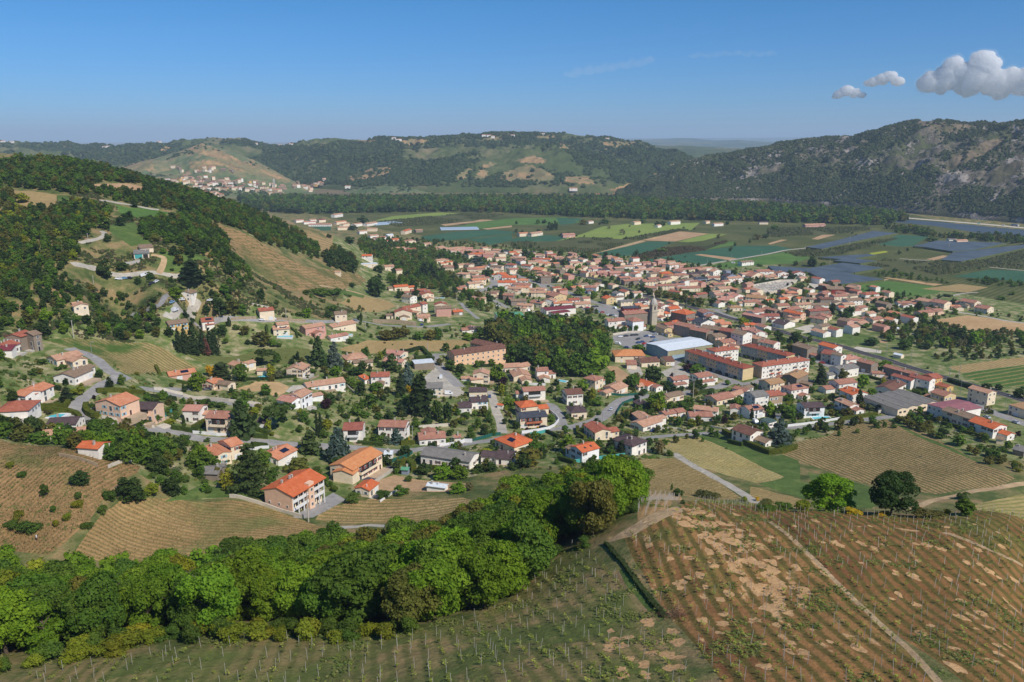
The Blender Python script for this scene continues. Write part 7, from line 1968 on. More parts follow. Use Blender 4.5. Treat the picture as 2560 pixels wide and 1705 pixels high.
for (reg, v, h, d, roof, wall, lab) in [('b3', (1235, 165, 1236, 165), 3, 3, 'W', 'w', ''), ('b8', (1705, 385, 1760, 388), 2.2, 2.5, 'N', 'u', 'small turquoise garden hut inside a hedge ring'), ('b8', (1920, 520, 2075, 540), 2.0, 3, 'W', 'w', 'pale glass greenhouse beside the vegetable plots'),
     ('b8', (1560, 255, 1625, 255), 2.3, 4, 'W', 'w', 'small white metal shelter behind the row of flats'), ('b2', (530, 1480, 750, 1490), 2.6, 7, 'g', 'n', 'weathered grey wooden shack under the big leafy trees'), ('b2', (760, 1400, 825, 1400), 2, 3, 'g', 't', 'tiny grey garden shed with steep roof beside the shack'),
     ('b5', (1985, 1030, 2045, 1035), 2.5, 3, 'u' if 0 else 'g', 'u', 'small blue grey shed among the right hand gardens'), ('b3', (1755, 1120, 1840, 1115), 2.2, 4, 's2', 'w', 'small white outbuilding carrying a glass bubble'), ('b4', (2215, 560, 2216, 560), 2, 2, 'g', 'w', '')]:
    if not lab: continue
    pend(build_house([blk(reg, v, h, d, 'g', roof, wall)], 'shed'), lab, 'shed')
# awning of the corner shop
(a, b_), = px('b7', 2060, 800); p = at(a, b_, 2.6); root = link('awning', None) if 0 else None
b = MB(); b.face([(-3, 0, 2.9), (3, 0, 2.9), (3, -1.8, 2.3), (-3, -1.8, 2.3)]); b.face([(-3, -1.8, 2.3), (3, -1.8, 2.3), (3, -1.8, 2.1), (-3, -1.8, 2.1)]); b.face([(-3, 0, 2.8), (-3, -1.8, 2.2), (3, -1.8, 2.2), (3, 0, 2.8)])
# person in the left vineyard
def person(reg, x, y, label):
    (a, b_), = px(reg, x, y); p = at(a, b_); root = empty('person', p, .6)
    me = bpy.data.meshes.new('body'); V = [(0, 0, .95), (0, -.05, 1.2), (0, -.12, 1.42), (0, -.16, 1.53), (0, -.18, 1.66), (-.2, -.1, 1.40), (-.27, -.22, 1.15), (-.2, -.42, 1.02), (.2, -.1, 1.40), (.27, -.22, 1.15), (.2, -.42, 1.02), (-.1, 0, .9), (-.12, -.04, .5), (-.12, .03, .08), (-.12, -.12, .03), (.1, 0, .9), (.13, .06, .5), (.14, .14, .08), (.14, -.01, .03)]
    E = [(0, 1), (1, 2), (2, 3), (3, 4), (2, 5), (5, 6), (6, 7), (2, 8), (8, 9), (9, 10), (0, 11), (11, 12), (12, 13), (13, 14), (0, 15), (15, 16), (16, 17), (17, 18)]
    rad = [.15, .14, .15, .06, .11, .06, .045, .035, .06, .045, .035, .09, .065, .045, .04, .09, .065, .045, .04]
    me.from_pydata(V, E, []); o = link('body', me, root); mo = o.modifiers.new('skin', 'SKIN'); o.modifiers.new('sub', 'SUBSURF').render_levels = 1
    for i, r in enumerate(rad): me.skin_vertices[0].data[i].radius = (r, r)
    me.skin_vertices[0].data[0].use_root = True; me.materials.append(plain('dark_clothes', hx('5a4a4a')))
    b = MB(); b.tube((0, -.1, 1.28), (0, -.14, 1.5), .2, .14, 10); b.tube((0, -.02, .95), (0, -.1, 1.28), .18, .2, 10); link('shirt', b.mesh('shirt', M_white, True), root)
    b = MB(); b.tube((0, -.19, 1.7), (0, -.2, 1.73), .2, .2, 12); b.tube((0, -.19, 1.72), (0, -.2, 1.83), .12, .1, 12); link('hat', b.mesh('hat', M_white, True), root)
    tag(root, label, 'person')
person('c1', 232, 680, 'person in white hat and shirt working in the left slope vineyard')

# hedges and low walls that divide the gardens
_g = np.random.default_rng(19); cnt = 0
for h_ in HL[:170]:
    b0 = h_['b'][0]; d = math.hypot(b0['c'].x, b0['c'].y)
    if d > 720 or b0['z'] > 62: continue
    for side in (-1, 1, 2):
        if _g.random() < .45: continue
        n_, a_ = (b0['AB'], b0['n']) if side != 2 else (b0['n'], b0['AB']); off_ = (b0['len'] / 2 if side != 2 else b0['d'] / 2) + _g.uniform(3.5, 6.5); L_ = _g.uniform(7, 15); s_ = side if side != 2 else (1 if _g.random() < .4 else -1)
        mid = b0['c'] + n_ * (off_ * s_); P = [mid + a_ * ((k / 6 - .5) * L_) for k in range(7)]
        if not free(np.array([p.x for p in P]), np.array([p.y for p in P]), .3).all(): continue
        reg = 's'; v = [c for p in P for c in proj((p.x, p.y, gz(p.x, p.y)))]
        if min(v[1::2]) < 640 or cnt > 150: continue
        cnt += 1; k = _g.random()
        if k < .62: hedge('s', _g.uniform(1.3, 2.1), _g.uniform(.9, 1.5), [HG1, HG2, HG3, HG1][int(_g.integers(4))], 'clipped garden hedge between houses', *v)
        else: wallp('garden_wall', 's', _g.uniform(.7, 1.3), .25, [M_wwall, M_white, M_stone][int(_g.integers(3))], 'low pale garden wall between houses', *v)

b = MB(); MP = PATHS['main']; acc = 0
for p, q in zip(MP, MP[1:]):
    acc += 1
    if acc % 2: continue
    d = (q - p).normalized(); n = Vector((-d.y, d.x)) * .09; m = p + (q - p) * .1; e = p + (q - p) * .8; b.face([(v.x, v.y, gz(v.x, v.y) + .12) for v in (m - n, e - n, e + n, m + n)])
tag(link('road_markings', b.mesh('road_markings', M_white)), kind='structure')

hedge('c3', .35, .7, (.06, .085, .025), 'overgrown dark ditch bank between the two foreground vineyards', 490, 345, 560, 430, 640, 520, 700, 600, 800, 740, 880, 840, 960, 935, group='overgrown banks')
# ------------------------------------------------------------------ single trees read off the photograph
tr('b1', 'around the left road bend', "T 1275 550 640 95 K 870 130 330 150 o 620 430 495 120 S 1370 410 500 90 S 1300 395 470 70 P 1230 240 300 60 P 1145 330 375 45 b 1210 340 430 100 T 2030 490 605 130 X 1435 0 160 80 X 860 20 110 60 y 1060 110 230 200 b 2130 450 520 120 y 2230 540 620 120 b 340 250 330 150 b 450 260 340 200 C 1345 625 700 200 P 520 330 375 50 b 740 330 380 150 T 1505 620 680 110")
tr('b1', 'in the wood below the left road', "G 1200 680 900 250 B 1420 690 1040 260 G 1600 660 1000 280 B 1800 650 1080 260 G 1650 830 1130 300 G 1850 860 1150 280 G 2080 720 1060 260 D 2050 980 1260 300 G 2250 780 1080 240 G 560 700 900 200 O 700 590 790 160 G 450 740 880 200 O 250 680 860 220 G 80 600 820 240 G 900 760 930 180 O 1000 700 960 200 O 350 600 800 200 D 60 500 700 180 O 520 560 720 160 G 1450 850 1100 200 D 1300 860 1020 160")
tr('c1', 'on the left vineyard slope', "D 510 225 330 110 W 955 208 240 40 b 500 370 420 60 y 490 425 480 80 b 335 455 508 35 y 360 545 592 50 b 550 545 600 70 D 820 265 420 180 b 690 350 430 90 Y 955 305 395 95 D 1080 270 390 120 b 890 380 420 90 S 1090 205 275 110 y 120 480 555 70 b 280 310 405 60 y 70 178 222 50 b 200 530 620 120 b 60 545 605 100 b 650 440 520 60 y 420 500 550 60 b 140 245 290 60 b 1310 350 380 50")
tr('b2', 'above the street in the lower left quarter', "E 1070 480 1000 380 U 1560 530 905 500 P 2185 480 640 150 T 1765 530 605 100 Y 2190 750 905 140 b 1830 820 945 110 Y 1430 740 950 110 X 315 705 845 40 b 320 800 885 70 X 2055 640 990 40 X 2100 640 965 45 W 660 10 220 130 K 820 -20 330 320 G 1065 0 285 180 B 490 110 400 260 b 920 265 355 100 Y 1450 20 235 130 S 1560 90 235 170 b 800 520 625 140 b 700 510 620 130 b 570 490 575 150 T 305 290 340 30 Y 1250 600 720 140 b 100 590 720 130 b 150 280 350 80 E 1960 880 1210 330 b 2400 150 300 200 y 150 760 830 150 b 630 1000 1060 110 C 2080 560 620 60 b 1950 750 850 80 y 1830 600 720 80 b 1050 480 560 90")
tr('b8', 'among the lower left houses', "E 430 165 560 330 Y 240 360 545 160 C 1180 -5 310 235 O 840 270 425 230 G 620 350 480 120 b 75 530 580 70 T 1140 515 575 60 b 1300 565 660 170 b 1550 535 630 140 G 1690 510 605 120 b 1750 530 590 80 B 2050 310 460 180 B 2200 320 460 180 b 1900 330 430 150 D 1890 320 430 110 b 1770 430 490 90 B 2180 480 580 160 G 2290 220 330 80 b 230 280 335 90 R 2280 470 560 90 G 60 200 400 200 y 1660 370 415 50 D 1740 170 265 120 D 1560 40 110 60 G 1530 90 165 100 W 1760 100 140 40")
tr('a2', 'by the upper left houses', "K 250 600 930 100 K 330 560 950 120 K 440 490 960 150 K 560 600 960 110 K 720 600 965 130 K 660 590 962 110 N 580 690 960 140 U 1380 860 1120 290 E 2080 680 1120 230 X 1800 910 1040 50 B 200 70 260 180 D 610 290 445 120 D 820 560 720 160 T 850 750 830 100 b 890 905 955 70 D 1150 760 840 90 O 1330 640 850 250 G 1470 760 870 130 X 905 460 600 45 b 2080 70 190 300 b 2280 80 200 200 b 1930 90 200 120 B 1930 340 500 140 D 2200 370 500 110 b 1520 230 320 80 b 2130 230 300 100 b 1000 560 650 100 O 1120 580 720 140 G 1640 640 720 100 b 1550 800 880 100 D 740 210 300 130 D 800 230 460 180 O 960 230 450 180 G 1080 280 460 140 G 740 150 220 90 G 850 20 190 160 b 440 400 460 90 X 330 370 490 50 D 420 480 560 80 b 1620 440 480 100 b 1820 390 480 120")
tr('a3', 'below the hamlet', "C 190 870 1230 220 D 740 10 330 250 D 700 200 320 150 b 390 840 940 110 O 850 740 880 250 O 1000 700 880 200 G 1280 750 885 180 O 1450 730 885 200 G 1540 690 885 130 O 1100 680 850 150 B 1930 780 890 150 G 2100 700 820 200 D 420 125 205 100 b 80 190 300 180 b 220 200 290 150 b 150 400 520 150 b 390 280 330 80 D 1040 200 340 110 D 1320 310 370 90 b 2030 760 880 200 G 600 950 1090 120 Y 790 1010 1150 90 G 850 980 1100 70 D 850 1150 1230 100 E 940 1020 1300 230 D 1220 1150 1230 100 D 540 500 640 60 b 1640 720 780 110 y 1880 650 720 80 b 1100 520 600 130 b 830 530 610 110 D 1340 250 310 90")
tr('b3', 'in the central gardens', "B 200 150 310 200 D 480 170 300 260 D 540 350 565 160 G 740 370 525 180 G 660 510 725 200 K 1060 230 580 150 C 1150 80 445 200 W 1160 390 530 110 X 1310 190 815 260 K 1060 620 835 150 G 1150 530 680 110 b 385 630 695 70 b 890 530 582 50 D 1550 640 905 120 D 1670 590 920 150 Y 1780 640 780 90 C 1000 960 1200 190 D 750 1070 1190 120 S 870 1060 1205 140 D 1120 1200 1345 170 C 240 930 1425 330 T 1660 1120 1195 90 D 1690 1000 1095 100 S 1900 870 955 100 D 2150 930 1000 100 D 1380 1440 1568 180 G 600 760 860 150 G 760 770 870 150 D 900 760 870 150 G 480 650 840 140 y 700 650 745 110 Y 90 850 1010 150 b 240 870 960 120 S 250 510 635 110 b 360 780 870 90 G 1250 860 990 150 D 1420 780 950 120 D 1390 500 640 90 G 1480 660 860 80 b 1900 760 850 160 b 2080 770 830 120 b 2200 760 920 100 y 1830 840 920 180 P 1470 1180 1215 90 b 1880 870 900 80 T 340 450 520 50 b 570 1110 1180 100 O 820 470 560 60 G 1700 60 240 180 O 1560 60 170 120 G 2240 60 190 110 D 1840 100 290 150 b 2100 80 180 150 G 440 950 1060 40 b 1130 1100 1170 70 D 1260 1060 1150 60")
tr('b4', 'around the central street', "B 340 120 385 260 P 410 300 445 140 Y 390 370 575 110 B 470 540 735 170 D 560 560 705 100 o 1290 320 410 60 B 1450 330 505 170 D 1030 430 535 100 Y 1575 430 645 110 G 1800 220 425 170 G 2110 240 475 160 D 2230 440 565 120 O 480 750 840 90 D 430 850 945 90 D 580 880 1010 120 S 710 890 970 100 P 720 970 1025 60 W 860 965 995 50 D 870 630 715 70 B 1240 1010 1310 270 O 740 1210 1470 480 b 1670 1110 1235 180 K 1810 1100 1300 150 K 1960 1120 1325 170 Y 1465 905 1010 70 y 1460 980 1065 90 C 1870 1030 1115 110 C 1950 1010 1095 100 G 1640 580 700 170 o 1765 635 705 60 b 1420 820 890 80 b 1540 750 850 120 b 1650 750 825 100 D 100 1450 1568 200 D 250 1400 1560 200 Y 190 1240 1365 220 G 330 1280 1375 130 G 870 1160 1285 220 b 1310 830 890 60 P 890 350 400 60 P 1010 750 800 50 b 240 840 930 80 b 220 760 830 80 b 1240 790 870 90 S 1250 770 870 80 b 2050 790 830 60 b 1560 230 300 140 D 1640 140 290 150 D 590 430 470 60")
tr('b5', 'in the gardens below the flats', "D 370 330 605 270 G 190 90 215 190 G 120 450 690 160 P 845 340 455 190 G 960 350 485 200 D 560 560 705 150 D 660 630 745 160 D 750 640 725 110 D 880 610 705 120 D 970 545 695 190 G 1345 560 640 90 P 630 475 520 60 B 440 670 975 270 Y 430 800 995 180 G 760 830 995 180 G 850 770 925 170 G 650 860 945 130 b 500 1000 1105 110 D 1715 605 695 80 D 1385 820 905 100 B 1490 770 915 150 Y 880 1050 1185 130 D 1215 1010 1155 150 P 1310 1015 1145 90 b 1360 1140 1205 80 b 1510 1140 1195 60 b 700 1100 1165 130 S 400 1170 1245 80 T 540 1150 1205 50 X 1665 920 1085 55 B 1905 840 1045 160 G 2060 860 1065 180 G 2160 910 1085 140 b 1770 1070 1135 60 C 2020 1050 1415 350 b 2060 1390 1485 180 T 1735 1370 1435 70 R 470 1330 1545 170 b 600 1480 1568 100 b 170 860 1060 200 O 60 940 1040 180 G 1530 1010 1080 50 b 330 920 1020 150 S 1200 300 360 80 G 1620 230 290 80 D 1740 280 340 70 b 1060 600 680 80 b 1310 670 740 100 b 850 930 1000 120")
tr('b6', 'in the gardens at the right', "K 1000 660 935 160 O 600 390 535 150 D 680 240 405 150 G 500 300 400 120 b 300 200 290 160 O 1290 730 875 140 B 1550 790 985 190 Y 1820 850 945 70 G 1660 980 1105 120 X 1450 1010 1195 70 X 1500 990 1235 80 P 1790 1040 1145 80 S 1660 1170 1280 150 O 1340 1230 1375 170 D 720 1300 1400 110 B 350 1160 1360 160 G 560 1200 1375 220 G 620 1180 1305 120 b 880 940 1060 110 b 800 1060 1135 100 G 590 1060 1160 160 B 1850 620 755 190 D 1665 310 435 210 G 2100 350 485 180 b 1480 255 305 60 b 150 1050 1100 60 D 140 920 1000 80 b 420 540 640 120 D 70 545 605 80 G 740 620 700 60 P 1110 1190 1260 60 O 2060 950 1030 80 D 1100 780 860 90 b 1080 960 1020 80 b 1000 1100 1150 100 b 1200 1280 1350 90 D 870 1290 1350 60 b 2230 980 1050 100")
tr('b7', 'in the right hand orchard', "O 480 880 980 120 O 590 880 1010 120 O 660 950 1060 120 O 780 970 1090 130 O 900 950 1080 150 O 820 1030 1115 130 O 930 1080 1170 120 G 1050 1110 1215 120 R 870 830 905 80 O 1050 880 985 110 G 1200 990 1065 80 D 1150 910 1000 90 D 1260 890 1000 140 G 1330 1140 1315 180 G 1380 1030 1120 110 G 1500 1030 1135 120 O 1470 1290 1385 100 O 1560 1330 1445 110 S 1680 1110 1225 160 G 1620 1290 1360 110 G 1780 1370 1475 140 G 1850 1370 1490 110 O 1950 1430 1535 100 P 2050 1130 1215 110 P 2160 1100 1175 70 G 1940 1310 1390 60 O 1900 1440 1560 170 O 1750 1450 1568 130 R 1720 740 860 110 b 750 490 605 110 b 840 530 600 100 b 1110 470 530 90 D 1150 1090 1150 80 P 240 550 645 80 S 90 690 805 150 Y 270 350 465 80 B 100 490 625 130 D 1780 800 870 70 D 1710 430 520 130 D 1880 440 530 120 D 2200 500 640 200")
tr('c4', 'on the hill crest', "B 430 262 495 300 D 820 252 522 260 y 270 418 505 120 b 1275 368 420 90 G 1285 410 522 120 o 1070 462 528 180 W 590 478 515 110 W 770 498 522 100 W 1180 480 515 50 b 40 430 490 130 b 150 430 490 110")
tr('c5', 'between the crest and the fields', "o 1460 765 885 230 D 1160 780 865 130 G 1095 725 805 30 W 1940 862 912 60 y 1810 858 915 70 R 970 285 440 110 G 1070 400 475 70 o 2030 900 965 180 b 880 470 490 150 b 700 450 500 100 W 670 905 950 50 D 1200 900 940 60")
tr('a5', 'in the village centre', "G 170 1000 1085 70 G 320 1000 1095 100 G 400 1010 1085 60 G 470 990 1090 80 D 600 980 1045 50 G 670 980 1085 80 G 510 1240 1355 180 K 1400 460 595 100 Y 1050 500 595 50 O 1350 400 485 80 Y 1860 880 1030 150 D 1480 620 755 130 D 1580 670 765 100 D 400 550 665 70 D 80 540 640 130 O 750 530 645 130 O 900 560 655 130 O 1000 570 685 130 O 1100 580 705 130 O 1200 610 725 130 O 1300 620 765 130 D 650 500 615 110 D 550 470 565 110 D 1925 370 475 140 D 1750 280 345 80 G 70 90 245 110 D 180 150 245 90 X 80 35 135 45 G 250 100 145 90 D 2150 670 785 140 b 2090 200 240 130 b 850 900 950 80 G 1120 540 590 120 B 1700 680 750 100")
tr('a6', 'near the cemetery', "D 1010 120 315 150 D 810 560 725 180 D 830 650 770 140 B 920 690 815 90 B 520 680 805 130 B 690 660 725 120 D 730 800 885 110 X 1350 910 1125 80 P 1385 930 1010 60 D 210 860 1015 160 D 1650 960 1165 200 D 1580 1040 1185 160 B 1700 980 1080 110 X 600 580 650 40 G 1060 1400 1410 20 D 740 1390 1568 200 D 460 1400 1560 160 b 1000 1130 1200 100 b 1320 1140 1200 120 D 680 410 510 150 G 1110 460 500 80 D 2070 980 1120 160 b 950 560 650 50 b 1770 1420 1480 90 b 1900 1250 1340 200 b 2150 1290 1400 200")
tr('a7', 'in the right hand thicket', "D 700 540 695 150 D 350 60 110 70 D 250 490 600 120 P 220 590 640 90 G 560 640 710 140 D 930 800 940 120 B 1520 1000 1250 180 D 1320 950 1150 180 R 1200 880 1000 130 D 1480 1090 1200 120 B 1640 990 1120 120 D 850 1080 1220 140 B 1110 1080 1260 150 D 1980 940 1040 130 O 1250 990 1120 150 D 480 1110 1290 180 G 1950 480 540 110 G 2110 410 465 80 O 760 960 1080 200 D 1140 450 490 120 D 1010 450 520 60 D 300 880 960 140")
tr('a4', 'in the upper village', "G 1060 350 445 90 G 1130 370 475 100 G 1200 390 505 100 G 1270 430 545 110 K 790 640 775 70 K 880 720 835 80 D 1510 420 560 90 D 640 690 795 150 D 620 340 475 130 C 480 190 345 260 D 1110 60 205 90 K 810 110 192 60 D 380 130 178 80 K 200 255 385 60 P 1560 140 195 60 D 1870 160 265 130 D 1630 220 325 110 K 2170 140 245 60 D 1480 230 315 110 G 1710 350 435 80 B 1820 300 395 110 D 720 45 95 80 B 1690 520 645 110 B 1820 580 725 170 B 2000 640 765 100 B 800 590 655 130 B 1240 810 875 80 S 1110 680 725 140 D 1390 380 430 60 D 670 320 380 80 G 1200 150 230 100 Y 680 820 900 60 D 340 130 190 70 D 1020 170 220 60 P 1060 150 210 50")
tr('A', 'on the left hillside', "D 1185 830 925 110 D 1110 880 975 100 K 1770 1260 1470 220 D 970 1270 1460 130 D 1120 1300 1380 100 D 1270 1440 1510 60 D 1380 1390 1465 70 b 1700 1420 1500 110 D 980 960 1010 70 D 990 1040 1120 70 Y 200 670 760 110 X 540 1460 1568 30 G 960 880 1000 110 G 1500 1170 1230 60 D 1760 1250 1470 80")
tr('B', 'at the foot of the spurs', "D 860 1060 1140 110 D 670 1040 1085 50 D 1170 1110 1225 90 D 740 1170 1330 110 D 680 1180 1310 120 D 800 1200 1350 120 D 860 1220 1390 110 D 900 1250 1410 110 B 1155 1270 1330 60 D 1130 1320 1400 110 D 1110 1400 1568 170 B 1275 1255 1310 60 K 1550 1280 1450 120 K 1610 1310 1450 120 D 1680 1340 1430 60 D 1835 1280 1370 60 D 890 960 1010 90 D 980 870 950 100 D 1740 0 1 1".replace(' D 1740 0 1 1', ''))
tr('C', 'on the plain', "D 350 920 1015 70 D 400 905 1010 50 R 1015 995 1055 60 R 1900 1040 1090 40 R 890 970 1000 40 D 1140 1185 1245 60 D 1225 1205 1235 50 G 1380 1170 1215 90 D 2330 1040 1085 60 R 2250 1040 1100 90 D 1340 920 975 60 D 1390 920 975 50 G 240 905 955 50 D 295 905 950 50 O 660 905 960 80 D 860 900 950 100 G 1200 900 950 60 D 1980 910 965 40")
tr('D', 'among the netted orchards', "D 400 1240 1345 80 b 290 1000 1020 40 G 60 950 1010 60 G 975 1105 1140 40 G 1505 1070 1115 90 D 1165 1360 1395 40")
# ------------------------------------------------------------------ woods and thickets
scatter('in the foreground wood', 'BBBBBBGGGGGGYO', 5.3, 9, 13.5, ('s', (-40, 1655, 120, 1636, 210, 1620, 360, 1588, 560, 1580, 640, 1560, 727, 1566, 1027, 1566, 1140, 1556, 1205, 1533, 1253, 1490, 1301, 1462, 1350, 1405, 1389, 1374, 1515, 1345, 1540, 1318, 1580, 1290, 1590, 1240, 1560, 1222, 1480, 1232, 1380, 1245, 1290, 1275, 1230, 1330, 1130, 1372, 950, 1392, 720, 1420, 500, 1440, 300, 1476, 120, 1466, -40, 1455)), seed=21, avoid=False)
scatter('at the wood edge', 'byy', 3.0, 4, 6.5, ('s', (-20, 1668, 200, 1632, 400, 1592, 560, 1586, 700, 1572, 1010, 1570, 1060, 1580, 1040, 1598, 900, 1604, 620, 1610, 420, 1612, 200, 1655, -20, 1690)), seed=22, avoid=False)
scatter('at the wood edge', 'bb', 4.5, 3.5, 5.5, ('s', (1060, 1570, 1210, 1545, 1270, 1500, 1330, 1440, 1400, 1385, 1530, 1350, 1600, 1290, 1612, 1240, 1590, 1240, 1560, 1320, 1500, 1352, 1392, 1378, 1300, 1470, 1200, 1538)), seed=23, avoid=False)
scatter('in the village park', 'DDGGOOB', 9.5, 14, 19, ('s', (1200, 850, 1270, 905, 1350, 930, 1440, 950, 1520, 925, 1525, 880, 1490, 835, 1380, 820, 1260, 820)), seed=24, avoid=False)
scatter('below the left road', 'GGDOB', 7.5, 6, 9, ('s', (-20, 1072, 120, 1106, 240, 1126, 330, 1160, 450, 1190, 520, 1165, 480, 1125, 400, 1105, 300, 1085, 220, 1080, 180, 1100, 100, 1080, 0, 1045)), seed=25)
scatter('below the left road', 'bbG', 5.5, 3, 6, ('s', (330, 1172, 420, 1240, 560, 1240, 620, 1220, 560, 1170, 470, 1190)), seed=26, prob=.6)
HW = 'DDDGGOG'
scatter('on the wooded left hill', HW, 6.3, 6, 9.5, ('A', (-100, 290, 190, 305, 600, 360, 900, 440, 1300, 530, 1330, 600, 1000, 572, 862, 584, 855, 690, 720, 700, 300, 640, 100, 625, -100, 590)), seed=31)
scatter('on the wooded left hill', HW, 6.3, 6, 9, ('A', (1330, 530, 1700, 640, 2050, 760, 2355, 870, 2650, 990, 2950, 1180, 2900, 1240, 2700, 1180, 2355, 1080, 2050, 960, 1880, 925, 1650, 845, 1460, 812, 930, 725, 870, 665, 1100, 655, 1330, 680)), seed=32)
scatter('on the wooded left hill', HW + 'OY', 5.8, 5, 8, ('A', (-100, 640, 110, 660, 130, 820, 420, 830, 560, 790, 740, 780, 920, 800, 1040, 850, 1050, 900, 900, 960, 860, 1060, 720, 1110, 760, 1300, 560, 1400, 200, 1500, -100, 1568)), seed=33)
scatter('on the wooded left hill', HW, 5.8, 5, 8, ('A', (1280, 950, 1600, 885, 1880, 930, 2080, 1080, 2140, 1250, 2300, 1420, 2150, 1400, 1900, 1280, 1700, 1200, 1430, 1140, 1300, 1080)), seed=34)
scatter('on the wooded left hill', HW + 'B', 5.8, 4.5, 8, ('a1', (-60, 480, 900, 430, 1100, 450, 1700, 490, 2100, 600, 2300, 800, 1950, 800, 1500, 770, 1100, 745, 560, 750, 250, 640, -60, 690)), seed=35)
scatter('on the wooded left hill', HW + 'b', 6, 4, 7, ('a1', (-60, -60, 400, -60, 700, 60, 1050, 180, 1000, 330, 700, 420, -60, 460)), seed=36, prob=.8)
scatter('on the wooded left hill', 'DDGOGb', 5.8, 3.5, 7, ('s', (-20, 640, 120, 640, 180, 700, 300, 740, 420, 760, 380, 790, 200, 800, -20, 790)), seed=30, prob=.75)
scatter('on the wooded left hill', 'DDGOb', 6, 4, 7.5, ('s', (400, 640, 520, 600, 620, 700, 600, 770, 480, 760, 430, 700)), seed=29, prob=.7)
scatter('on the scrubby left slope', 'bboDS', 6, 2, 5, ('a1', (700, -60, 2300, -60, 2600, 100, 2300, 420, 1700, 440, 1150, 420, 1050, 200)), seed=37, prob=.5)
scatter('on the scrubby left slope', 'bbDGo', 6.2, 3, 7, ('A', (1450, 1420, 1700, 1440, 1950, 1300, 2300, 1430, 2400, 1568, 2500, 1750, 2300, 1900, 2000, 1850, 1700, 1650)), seed=38, prob=.6)
scatter('on the wooded left hill', 'DDGO', 7.5, 5, 8, ('B', (-20, 1000, 270, 1085, 600, 1210, 630, 1260, 560, 1300, 400, 1240, 200, 1180, -20, 1100)), seed=39)
scatter('on the wooded left hill', 'DDO', 8, 6, 9, ('B', (620, 1230, 720, 1180, 930, 1290, 960, 1400, 760, 1390, 600, 1320)), seed=40)
scatter('on the wooded left hill', 'DDO', 8, 5, 8, ('B', (-120, 860, 0, 830, 120, 880, 130, 940, -40, 960)), seed=41)
scatter('in the green belt above the hamlet', 'DGGOb', 8, 5, 10, ('B', (950, 1090, 1300, 1110, 1600, 1200, 1900, 1250, 1850, 1290, 1650, 1280, 1650, 1400, 1850, 1440, 1750, 1568, 1450, 1650, 1200, 1500, 1260, 1420, 1150, 1300, 960, 1200)), seed=42, prob=.75)
scatter('in the green belt above the hamlet', 'DGOb', 8, 5, 9, ('a4', (0, 360, 200, 480, 350, 620, 200, 700, 380, 700, 700, 850, 620, 960, 450, 930, 300, 820, 100, 780, 0, 700)), seed=43, prob=.8)
scatter('on the terraces below the hamlet', 'bbG', 7, 2.5, 5, ('a3', (600, 700, 1300, 720, 1900, 700, 1900, 880, 650, 880)), seed=44, prob=.25)
scatter('in the riverside forest', 'DDDGGGO', 15, 14, 21, ('B', (-160, 735, 500, 728, 1500, 730, 2355, 735, 3000, 745, 3900, 770, 4600, 800, 5000, 830, 5750, 860, 6050, 920, 5700, 975, 5200, 950, 4700, 945, 4300, 930, 3700, 915, 3000, 895, 2355, 855, 1700, 845, 1000, 855, 400, 865, 170, 855, -60, 825)), seed=45, avoid=False)
scatter('in the riverside forest', 'DDGGO', 13, 8, 13, ('D', (1090, 1000, 1300, 985, 1560, 1060, 1900, 1080, 2100, 1075, 2355, 1090, 2700, 1110, 2700, 1190, 2250, 1140, 1900, 1110, 1500, 1075, 1150, 1035)), seed=46)
scatter('along the far river bank', 'DDG', 16, 8, 14, ('C', (-2000, 745, -1000, 715, 0, 700, 900, 700, 1300, 735, 1800, 745, 1800, 775, 0, 730, -2000, 770)), seed=47, avoid=False, prob=.7)
scatter('in the right hand thicket', 'DGGObbR', 6.5, 3.5, 8, ('a7', (0, 690, 300, 700, 650, 800, 960, 850, 1000, 915, 1430, 1020, 1900, 1040, 2292, 1080, 2500, 1110, 2500, 1290, 2000, 1240, 1500, 1340, 1100, 1290, 700, 1290, 420, 1190, 100, 1150, 0, 1000)), seed=48, prob=.8)
scatter('in the right hand thicket', 'OObD', 6.5, 3, 5.5, ('a7', (900, 1380, 1300, 1300, 2292, 1240, 2500, 1240, 2500, 1330, 2292, 1380, 1500, 1480, 1000, 1500)), seed=49, prob=.8)
scatter('between the plain fields', 'DbG', 8, 4, 7, ('a7', (1400, 240, 1900, 215, 2292, 290, 2500, 310, 2500, 380, 1900, 330, 1450, 280)), seed=50)
scatter('between the plain fields', 'bGb', 7, 3, 6, ('a7', (0, 120, 400, 130, 1000, 230, 1250, 300, 1100, 300, 600, 240, 0, 180)), seed=51, prob=.7)
scatter('along the railway', 'bDGO', 6.5, 2.5, 5.5, ('a5', (200, 450, 500, 540, 900, 600, 1350, 740, 1300, 760, 900, 660, 400, 520, 180, 480)), seed=52, prob=.7)
scatter('along the railway', 'bDG', 6, 3, 6, ('b6', (160, 200, 600, 310, 900, 390, 850, 420, 560, 350, 260, 290)), seed=53, prob=.7)
scatter('along the railway', 'bDGb', 6, 2.5, 6, ('a4', (1400, 400, 1800, 490, 2300, 600, 2300, 700, 1900, 600, 1650, 500, 1450, 440)), seed=54, prob=.6)
scatter('along the railway', 'bDG', 7, 3, 6, ('B', (1650, 1225, 1900, 1265, 2355, 1350, 2355, 1380, 1900, 1300, 1600, 1260)), seed=55)
scatter('along the railway', 'bb', 6, 2.5, 4.5, ('b7', (600, 140, 1100, 300, 1500, 430, 1900, 540, 2240, 640, 2240, 600, 1500, 400, 900, 220)), seed=56)
